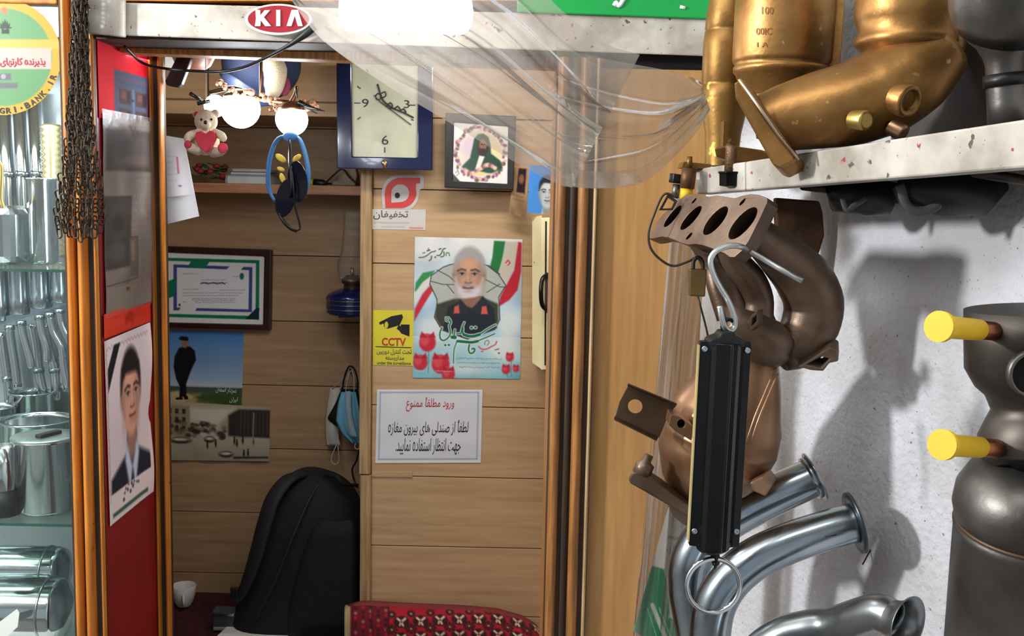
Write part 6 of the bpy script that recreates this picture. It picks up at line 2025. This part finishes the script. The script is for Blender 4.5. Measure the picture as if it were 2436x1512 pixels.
# wire ring with a brass padlock
wr_ = thing('wire_loop', 'thin dark wire loop threaded round the left tip of the manifold flange', 'wire', W(1560, 620, 1.44))
MB().tube([W(x, y, 1.44) for x, y in ((1612, 470), (1580, 462), (1556, 510), (1543, 555), (1548, 590), (1570, 616), (1600, 632), (1632, 624), (1652, 614))], 0.0017, 6, spline=6).build('wire', mat('dark_wire', (70, 62, 54), 0.5, 0.6), wr_)
MB().prism([W(x, y, 1.45) for x, y in ((1568, 500), (1590, 460), (1612, 478), (1600, 500))], (0, 0.004, 0), [[W(x, y, 1.45) for x, y in ((1598, 495), (1604, 480), (1590, 470), (1576, 496))]]).build('wire_clip', IRON, wr_)
pk = thing('padlock', 'small brass padlock hanging from the wire loop beside the hook scale', 'padlock', W(1660, 706, 1.44))
MB().slab([W(1641, 640, 1.43), W(1682, 640, 1.43), W(1678, 706, 1.43), W(1640, 704, 1.43)], (0, 0.014, 0)).build('body', mat('aged_brass', (124, 102, 58), 0.45, 0.7, (96, 78, 44)), pk, bev=0.002)
MB().tube([W(1649, 642, 1.437), W(1650, 622, 1.437), W(1660, 612, 1.437), W(1671, 622, 1.437), W(1672, 642, 1.437)], 0.0028, 8, spline=4).build('shackle', IRON, pk)
MB().tube([W(1660, 704, 1.432), W(1680, 780, 1.43), W(1690, 830, 1.43)], 0.0014, 6, spline=3).build('tail_cord', BLACKP, pk)

# ================================================================== brown heat-shielded converter below
hs = thing('brown_converter', 'brown gold heat shielded converter with bracket, hanging below the manifold', 'converter', W(1700, 1190, 1.5))


def c6(x, y):
    return 1440 + x / 2.392, 880 + y / 2.392


s6 = lambda l: [(c6(x, y)[0], c6(x, y)[1], Y, r / 2.392) for x, y, Y, r in l]
p, r = tp(s6([(860, -160, 1.47, 120), (815, -40, 1.48, 185), (760, 110, 1.49, 255), (700, 250, 1.50, 325), (650, 380, 1.51, 345), (600, 520, 1.51, 320), (560, 640, 1.51, 250), (540, 740, 1.51, 150)]))
MB().tube(p, r, 36, spline=4).build('shield', COPPERY, hs, smooth=True)
for dx in (0, 26):
    p, r = tp(s6([(955 + dx, 20, 1.385, 7), (900 + dx, 150, 1.372, 7), (850 + dx, 270, 1.362, 7), (800 + dx, 420, 1.362, 7)]))
    MB().tube(p, r, 8, spline=3).build('seam_rib', COPPERY, hs)
br = [(125, 95), (250, 140), (402, 205), (360, 250), (305, 385), (180, 325), (55, 268), (80, 180)]
hole = [(168 + 42 * math.cos(t), 206 + 40 * math.sin(t)) for t in np.linspace(0, 2 * math.pi, 25)[:-1]]
DKBR = mat('dark_bracket_steel', (104, 82, 62), 0.42, 0.7, (76, 58, 42), vscale=10)
MB().prism([W(*c6(*q), 1.44) for q in br], (0.001, 0.003, 0), [[W(*c6(*q), 1.44) for q in reversed(hole)]]).build('bracket', DKBR, hs, bev=0.0008)
MB().slab([W(*c6(125, 92), 1.44), W(*c6(402, 203), 1.44), W(*c6(406, 196), 1.425), W(*c6(130, 82), 1.425)], (0, 0, 0.002)).build('bracket_lip', DKBR, hs)
MB().slab([W(*c6(52, 268), 1.44), W(*c6(300, 388), 1.44), W(*c6(292, 404), 1.43), W(*c6(50, 284), 1.43)], (0, 0, 0.002)).build('bracket_lip', DKBR, hs)
nq_ = [(372, 252), (420, 262), (502, 322), (490, 402), (400, 350), (360, 310)]
MB().prism([W(*c6(*q), 1.40) for q in nq_], (0.002, 0.05, 0), [[W(*c6(*q), 1.40) for q in reversed([(432 + 22 * math.cos(t), 306 + 25 * math.sin(t)) for t in np.linspace(0, 2 * math.pi, 17)[:-1]])]]).build('nut_plate', COPPERY, hs, bev=0.001)
MB().lathe(W(*c6(436, 308), 1.405), (0, 1, 0), [(0, 0.007), (0.012, 0.007), (0.012, 0.0005)], 16).build('bore', DARK, hs)
fb = [(128, 618), (150, 585), (190, 580), (240, 600), (300, 640), (400, 720), (520, 800), (640, 880), (620, 930), (480, 840), (340, 760), (220, 690), (140, 645)]
MB().prism([W(*c6(*q), 1.45) for q in fb], (0.012, 0.035, -0.004)).build('outlet_flange', CAST, hs, bev=0.003)
MB().lathe(W(*c6(205, 590), 1.46), W(*c6(245, 575), 1.46) - W(*c6(225, 625), 1.46), [(0, 0.001), (0, 0.014), (0.016, 0.014), (0.02, 0.007), (0.03, 0.007), (0.03, 0.001)], 6).build('nut', CAST, hs)
p, r = tp(s6([(560, 700, 1.5, 150), (500, 780, 1.5, 130), (470, 830, 1.49, 120)]))
MB().tube(p, r, 24).build('outlet_neck', CAST, hs)
MB().prism([W(*c6(*q), 1.42) for q in ((820, 640), (900, 600), (950, 660), (910, 720), (840, 690))], (0.02, 0.05, 0)).build('rear_lug', COPPERY, hs, bev=0.003)

# ================================================================== bright bent pipes


def flange_ring(mb, p, d, r_in, r_out, th=0.003):
    mb.lathe(p, d, [(0, r_in), (0, r_out), (th, r_out), (th, r_in), (0, r_in)], 40)


pA = thing('bent_pipe', 'galvanised bent pipe with a flared end, behind the other and partly covered by the scale', 'pipe', W(1650, 1500, 1.55))
p, r = tp(s6([(1200, 600, 1.545, 112), (1080, 655, 1.545, 114), (900, 742, 1.548, 116), (700, 850, 1.55, 118), (560, 960, 1.55, 122), (490, 1090, 1.55, 124), (478, 1240, 1.55, 122), (500, 1400, 1.55, 120), (540, 1640, 1.55, 118)]))
MB().tube(p, r, 36, spline=5, hollow=0.002).build('tube', STEEL, pA, smooth=True)
mbf = MB()
dA = (p[0] - p[1]).normalized()
flange_ring(mbf, p[0] - dA * 0.004, dA, r[0] * 0.9, r[0] * 1.3, 0.003)
flange_ring(mbf, p[0] - dA * 0.012, dA, r[0] * 0.98, r[0] * 1.14, 0.008)
mbf.build('flared_end', STEEL, pA)
pB = thing('bent_pipe', 'galvanised bent pipe with a flange against the wall, seen through the scale ring', 'pipe', W(1700, 1500, 1.45))
p, r = tp(s6([(1420, 868, 1.445, 112), (1330, 890, 1.445, 114), (1180, 935, 1.447, 116), (1000, 1000, 1.449, 120), (840, 1080, 1.45, 122), (710, 1190, 1.45, 124), (630, 1320, 1.45, 124), (600, 1460, 1.45, 122), (590, 1660, 1.45, 120)]))
MB().tube(p, r, 36, spline=5, hollow=0.002).build('tube', STEEL, pB, smooth=True)
mbf = MB()
dA = (p[0] - p[1]).normalized()
flange_ring(mbf, p[0] - dA * 0.002, dA, r[0] * 0.9, r[0] * 1.62, 0.004)
mbf.build('end_flange', mat('dark_flange', (92, 100, 106), 0.35, 0.9), pB)
MB().tube([W(1962, 1276, 1.388), W(1990, 1271, 1.383)], 0.0009, 6).build('ink_mark', INK, pB)
pC = thing('bent_pipe', 'dull steel pipe at the bottom with its flared mouth open towards the room', 'pipe', W(1900, 1510, 1.3))
dA = Vector((0.60, -0.80, -0.02)).normalized()
pe = W(2134, 1476, 1.25)
p, r = tp([(1985, 1488, 1.325, 47), (1920, 1498, 1.345, 48), (1855, 1520, 1.36, 50), (1790, 1580, 1.37, 52), (1760, 1680, 1.375, 52)])
p = [pe - dA * 0.004, pe - dA * 0.03] + p
r = [0.0236, 0.0238] + r
MB().tube(p, r, 36, spline=5, hollow=0.002).build('tube', mat('satin_steel', (146, 150, 152), 0.3, 0.95, (112, 116, 118), vscale=12, rvar=0.08), pC, smooth=True)
MB().lathe(pe - dA * 0.008, dA, [(0, 0.0245), (0.008, 0.026), (0.016, 0.030), (0.022, 0.0365), (0.024, 0.0375), (0.0235, 0.0355), (0.017, 0.029), (0.006, 0.0235), (-0.02, 0.023)], 40).build('flared_mouth', mat('satin_steel', (146, 150, 152)), pC)
# nail in the wall
tag(MB().tube([WALLR.at(2072, 1305, -0.002), WALLR.at(2052, 1342, 0.02)], 0.0012, 8).build('nail', IRON), 'bent thin nail in the plaster below the pipe flange', 'nail')

# ================================================================== hook scale
Ys = 1.27
sc = thing('hook_scale', 'black tubular hanging scale with a steel hook and a ring at its foot', 'scale', W(1710, 1460, Ys))
ptop, pbot = W(1725, 812, Ys), W(1697, 1296, Ys)
ax = (ptop - pbot)
Ls = ax.length
ax.normalize()
sx = Vector((1, 0.0, 0))
sx = (sx - ax * sx.dot(ax)).normalized()
sy_ = ax.cross(sx)
if sy_.y > 0:
    sy_ = -sy_
hw = pxr(61, Ys)
pr = [(-1, -.18), (-1, .18), (-.66, .26), (-.6, .5), (-.46, .72), (-.2, .86), (0.05, .9), (.1, .98), (.16, .9), (.34, .8), (.5, .6), (.56, .3), (.72, .22), (1, .18), (1, -.18), (.6, -.5), (-.6, -.5)]
MB().prism([pbot + sx * (hw * a_) + sy_ * (hw * b_) for a_, b_ in pr], ax * Ls).build('body', BLACKM, sc, bev=0.0008)
MB().obox(pbot + ax * (Ls / 2) - sx * (hw * 1.03), sx * 0.0007, sy_ * (hw * 0.2), ax * (Ls * 0.48)).build('scale_strip', mat('pale_brass_strip', (206, 186, 130), 0.4, 0.3), sc)
for u_1, v_1 in ((-0.82, 0.965), (0.84, 0.965), (-0.82, 0.075), (0.84, 0.08)):
    MB().lathe(pbot + sx * (hw * u_1) + sy_ * (hw * 0.2) + ax * (Ls * v_1), sy_, [(0, 0.004), (0.0015, 0.004), (0.002, 0.003), (0.0015, 0.0012), (0.0015, 0)], 14).build('screw', STEEL, sc)
cap_ = [(1686, 812), (1694, 806), (1712, 800), (1718, 790), (1748, 790), (1752, 802), (1776, 812), (1774, 826), (1690, 822)]
MB().prism([W(x, y, Ys - 0.02) for x, y in cap_], (0, 0.035, 0)).build('top_cap', BLACKP, sc, bev=0.002)
MB().torus(W(1733, 776, Ys), (0.3, -0.9, 0), pxr(17, Ys), 0.0026, 20, 8, up=(0, 0, 1)).build('top_loop', BLACKM, sc)
p, r = tp([(1697, 1285, Ys, 44), (1698, 1298, Ys, 43), (1700, 1308, Ys, 34), (1700, 1312, Ys, 12), (1702, 1330, Ys, 11), (1703, 1342, Ys, 9)])
MB().tube(p, r, 24).build('bottom_cap', BLACKM, sc)
MB().torus(W(1702, 1342, Ys), (0.9, -0.3, 0), pxr(9, Ys), 0.0018, 16, 6).build('eye_loop', BLACKM, sc)
MB().torus(W(1697, 1392, Ys - 0.005), (0.05, -1, 0.08), pxr(66, Ys), pxr(6.5, Ys), 56, 10, up=(0, 0, 1)).build('ring', CHROME, sc)
ZINC = mat('zinc_hook', (206, 210, 208), 0.3, 0.85, (186, 190, 188))
hkp = [(1712, 728, 1.262), (1716, 752, 1.26), (1723, 776, 1.262), (1735, 786, 1.268), (1747, 776, 1.272), (1746, 752, 1.272), (1733, 716, 1.272), (1712, 680, 1.272), (1697, 650, 1.272), (1690, 622, 1.272), (1698, 602, 1.273), (1715, 590, 1.276), (1740, 584, 1.282),
       (1762, 586, 1.29), (1775, 592, 1.315)]
p, r = tp([q + (7.2,) for q in hkp])
hk_ = MB().tube(p, r, 12, spline=5).build('hook', ZINC, sc)
p, r = tp([(1775, 592, 1.335, 7), (1794, 603, 1.338, 7), (1850, 636, 1.318, 7), (1908, 668, 1.302, 7)])
MB().tube(p, r, 12).build('hook_end', ZINC, sc)
p, r = tp([(1775, 592, 1.315, 7), (1776, 592, 1.336, 7)])
MB().tube(p, r, 12).build('hook_bend', ZINC, sc)

# ================================================================== grey converter with copper studs, right edge
gc = thing('grey_converter', 'big grey converter at the right edge with two copper studs in yellow caps', 'converter', W(2450, 1512, 1.05))


def c7(x, y):
    return 1900 + x / 2.69, 950 + y / 2.69


Yg2 = 1.06
a, b = W(2478, 1100, Yg2 - 0.02), W(2420, 1640, Yg2 + 0.035)
L = (b - a).length
Rg = pxr(186, Yg2)
MB().lathe(a, b - a, [(0, Rg * 0.42), (L * 0.01, Rg * 0.6), (L * 0.05, Rg * 0.86), (L * 0.12, Rg * 0.99), (L * 0.19, Rg * 1.02), (L * 0.24, Rg * 0.985), (L * 0.25, Rg * 0.94), (L * 0.262, Rg * 1.0), (L * 0.29, Rg * 0.985), (L, Rg * 0.98)], 56).build('body', GREYST, gc)
MB().torus(a + (b - a) * 0.252, b - a, Rg * 0.955, 0.003, 56, 6).build('seam', mat('browned_weld', (96, 74, 56), 0.5, 0.6), gc)
p, r = tp([(2452, 735, 1.05, 148), (2452, 868, 1.05, 148), (2460, 920, 1.05, 112), (2466, 968, 1.05, 102), (2470, 1030, 1.045, 136), (2474, 1075, 1.045, 140), (2478, 1110, 1.04, 110)])
DKGR = mat('dark_grey_steel', (86, 80, 74), 0.45, 0.75, (60, 54, 48), vscale=9, rvar=0.1)
MB().tube(p, r, 40, spline=2).build('inlet', DKGR, gc)
MB().lathe(W(2450, 886, 0.985), (-0.12, -1, 0), [(0, pxr(56, 0.98)), (0.012, pxr(58, 0.98)), (0.012, pxr(50, 0.98)), (0.004, pxr(48, 0.98))], 32).build('port_ring', GREYST, gc)
MB().lathe(W(2450, 886, 0.981), (-0.12, -1, 0), [(0, pxr(50, 0.98)), (0, 0.0003)], 32).build('port_bore', DARK, gc)
for (xs, ys, xe, ye) in ((2372, 788, 2232, 776), (2372, 1066, 2240, 1057)):
    sa_, sb_ = W(xs, ys, 1.02), W(xe, ye, 0.955)
    dd = (sb_ - sa_)
    Lc = dd.length
    o = MB().lathe(sa_, dd, [(0, 0.0095), (Lc * 0.5, 0.009), (Lc * 0.55, 0.001)], 20).build('stud', COPPER, gc)
    MB().lathe(sa_, dd, [(Lc * 0.32, 0.0085), (Lc * 0.33, 0.0105), (Lc * 0.84, 0.0108), (Lc * 0.90, 0.0132), (Lc * 0.94, 0.0146), (Lc * 0.999, 0.0148)], 32, caps=True).build('cap', YELLOW, o)
# ================================================================== clear plastic
def interp(l, t):
    n = len(l) - 1
    f = t * n
    i = min(int(f), n - 1)
    a = f - i
    # smooth (Catmull-Rom) along the edge
    g = lambda k2: np.array(l[min(max(k2, 0), n)], float)
    p0, p1, p2, p3 = g(i - 1), g(i), g(i + 1), g(i + 2)
    return 0.5 * (2 * p1 + (p2 - p0) * a + (2 * p0 - 5 * p1 + 4 * p2 - p3) * a * a + (3 * p1 - p0 - 3 * p2 + p3) * a ** 3)


def sheet(name, e0, e1, fold, m, parent, nu=90, nv=60, thick=0):
    def fn(u, v):
        a, b = interp(e0, u), interp(e1, u)
        q = a * (1 - v) + b * v
        return W(q[0], q[1], q[2] + fold(u, v))
    return MB().grid(fn, nu, nv).build(name, m, parent)


tri = lambda x: abs((x % 1.0) - 0.5) * 2


def ridge(x, w):
    return math.exp(-(x / w) ** 2)


def fold1(u, v):
    d = 0.010 * math.sin(5 * u + 7 * v) + 0.003 * math.sin(13 * v - 6 * u + 1)
    for v0, s0, am, wd in ((0.30, 0.25, -0.022, 0.035), (0.52, 0.22, -0.026, 0.03), (0.72, 0.12, -0.02, 0.03), (0.88, 0.02, 0.014, 0.025), (0.42, 0.3, 0.016, 0.03)):
        d += 0.5 * am * ridge(v - v0 - s0 * (u - 0.6), wd) * min(1, u * 2)
    for v0, s0, am, wd in ((0.14, 0.1, 0.0045, 0.008), (0.27, 0.3, -0.005, 0.009), (0.38, 0.18, 0.004, 0.007), (0.47, 0.34, -0.006, 0.009), (0.58, 0.2, 0.005, 0.008), (0.66, 0.1, -0.0045, 0.008), (0.79, 0.08, 0.005, 0.009), (0.93, 0.0, -0.004, 0.008)):
        d += am * ridge(v - v0 - s0 * (u - 0.55) - 0.02 * math.sin(9 * u + 20 * v0), wd) * min(1, u * 3) * (0.5 + 0.5 * math.sin(7 * u + 31 * v0))
    return d


wrap = thing('plastic_wrap', 'crumpled clear plastic sheet draped from the header past the lamp to the gold converters', 'plastic sheet', W(1100, 330, 1.45))
t1_ = [(706, -70, 1.46), (860, -150, 1.46), (1060, -140, 1.46), (1240, -60, 1.47), (1340, 28, 1.48), (1400, 76, 1.49), (1455, 110, 1.5), (1522, 130, 1.5)]
b1_ = [(688, -8, 1.44), (762, 90, 1.44), (900, 190, 1.44), (1050, 280, 1.45), (1185, 362, 1.46), (1270, 410, 1.46), (1325, 436, 1.47), (1360, 446, 1.47)]
sheet('drape', t1_, b1_, fold1, FILM, wrap, 110, 170)


def fold2(u, v):
    cr = sum(am * ridge(v - v0 - s0 * u, 0.012) for v0, s0, am in ((0.2, 0.18, 0.004), (0.36, 0.1, -0.005), (0.62, -0.06, 0.005), (0.85, -0.28, -0.005), (0.95, -0.2, 0.004)))
    return cr + 0.008 * math.sin(7 * v + 3 * u) * (1 - 0.6 * u) + 0.004 * math.sin(15 * v - 4 * u) - 0.008 * ridge(v - 0.5 + 0.1 * u, 0.07) * min(1, u * 3) + 0.007 * ridge(v - 0.78 + 0.25 * u, 0.06)


t2_ = [(1324, 112, 1.5), (1440, 140, 1.51), (1580, 166, 1.53), (1640, 182, 1.545), (1668, 196, 1.55)]
b2_ = [(1338, 443, 1.48), (1440, 448, 1.49), (1540, 428, 1.51), (1640, 335, 1.53), (1690, 262, 1.545)]
sheet('gathered_end', t2_, b2_, fold2, FILM, wrap, 80, 120)
t3_ = [(1345, 398, 1.475), (1420, 408, 1.48), (1524, 416, 1.485)]
b3_ = [(1348, 441, 1.47), (1430, 447, 1.475), (1528, 432, 1.48)]
sheet('hem', t3_, b3_, lambda u, v: 0.004 * math.sin(20 * u), FILM, wrap, 30, 10)

bag = thing('plastic_bag', 'long clear plastic bag hanging beside the veneer panel behind the manifold', 'plastic bag', W(1590, 1500, 1.66))


def fold3(u, v):
    return 0.014 * math.sin(16 * u + 3 * v) + 0.007 * math.sin(37 * u - 5 * v) + 0.004 * math.sin(60 * u + 9 * v) - 0.012 * ridge(u - 0.5 - 0.3 * (v - 0.5), 0.05)


t4_ = [(1606, 470, 1.66), (1650, 466, 1.66), (1700, 470, 1.66), (1740, 480, 1.66)]
mid = [(1556, 950, 1.66), (1600, 950, 1.66), (1650, 950, 1.66), (1700, 950, 1.66)]
b4_ = [(1508, 1560, 1.66), (1560, 1560, 1.66), (1610, 1560, 1.66), (1680, 1560, 1.66)]
sheet('front_film', t4_, b4_, fold3, FILM2, bag, 60, 90)
sheet('back_film', [(a - 4, b, c + 0.025) for a, b, c in t4_], [(a - 6, b, c + 0.02) for a, b, c in b4_], lambda u, v: fold3(1 - u, v) * 0.6, FILM2, bag, 40, 60)

# business card sheet inside the bag
c = Canvas(0, 0, 100, 320, 2, (216, 210, 206))
c.poly([(0, 150), (30, 140), (70, 200), (70, 240), (100, 230), (100, 320), (0, 320)], (52, 136, 96), 2)
c.poly([(34, 120), (100, 120), (100, 228), (72, 236)], (214, 208, 204), 2)
for i in range(7):
    c.line([(20 + i * 9, 66 - i * 3), (26 + i * 9, 58 - i * 3)], 2, (70, 70, 74))
    c.line([(24 + i * 8, 90 - (i % 3) * 8), (28 + i * 8, 96)], 1.5, (80, 80, 84))
c.line([(28, 236), (84, 300)], 12, (206, 206, 198), 2).line([(44, 232), (92, 286)], 2.5, (190, 214, 196)).line([(18, 250), (60, 306)], 1.5, (190, 214, 196))
cd_ = thing('business_flyer', 'white and green printed card inside the plastic bag beside the bent pipes', 'flyer', W(1570, 1510, 1.68))
q4 = [W(1590, 1206, 1.675), W(1668, 1262, 1.665), W(1600, 1560, 1.665), W(1506, 1500, 1.675)]


def cardmap(x, y):
    u, v = x / 100, y / 320
    return (q4[0] * (1 - u) + q4[1] * u) * (1 - v) + (q4[3] * (1 - u) + q4[2] * u) * v


c.mesh('sheet', cardmap, GLOSSY, cd_)
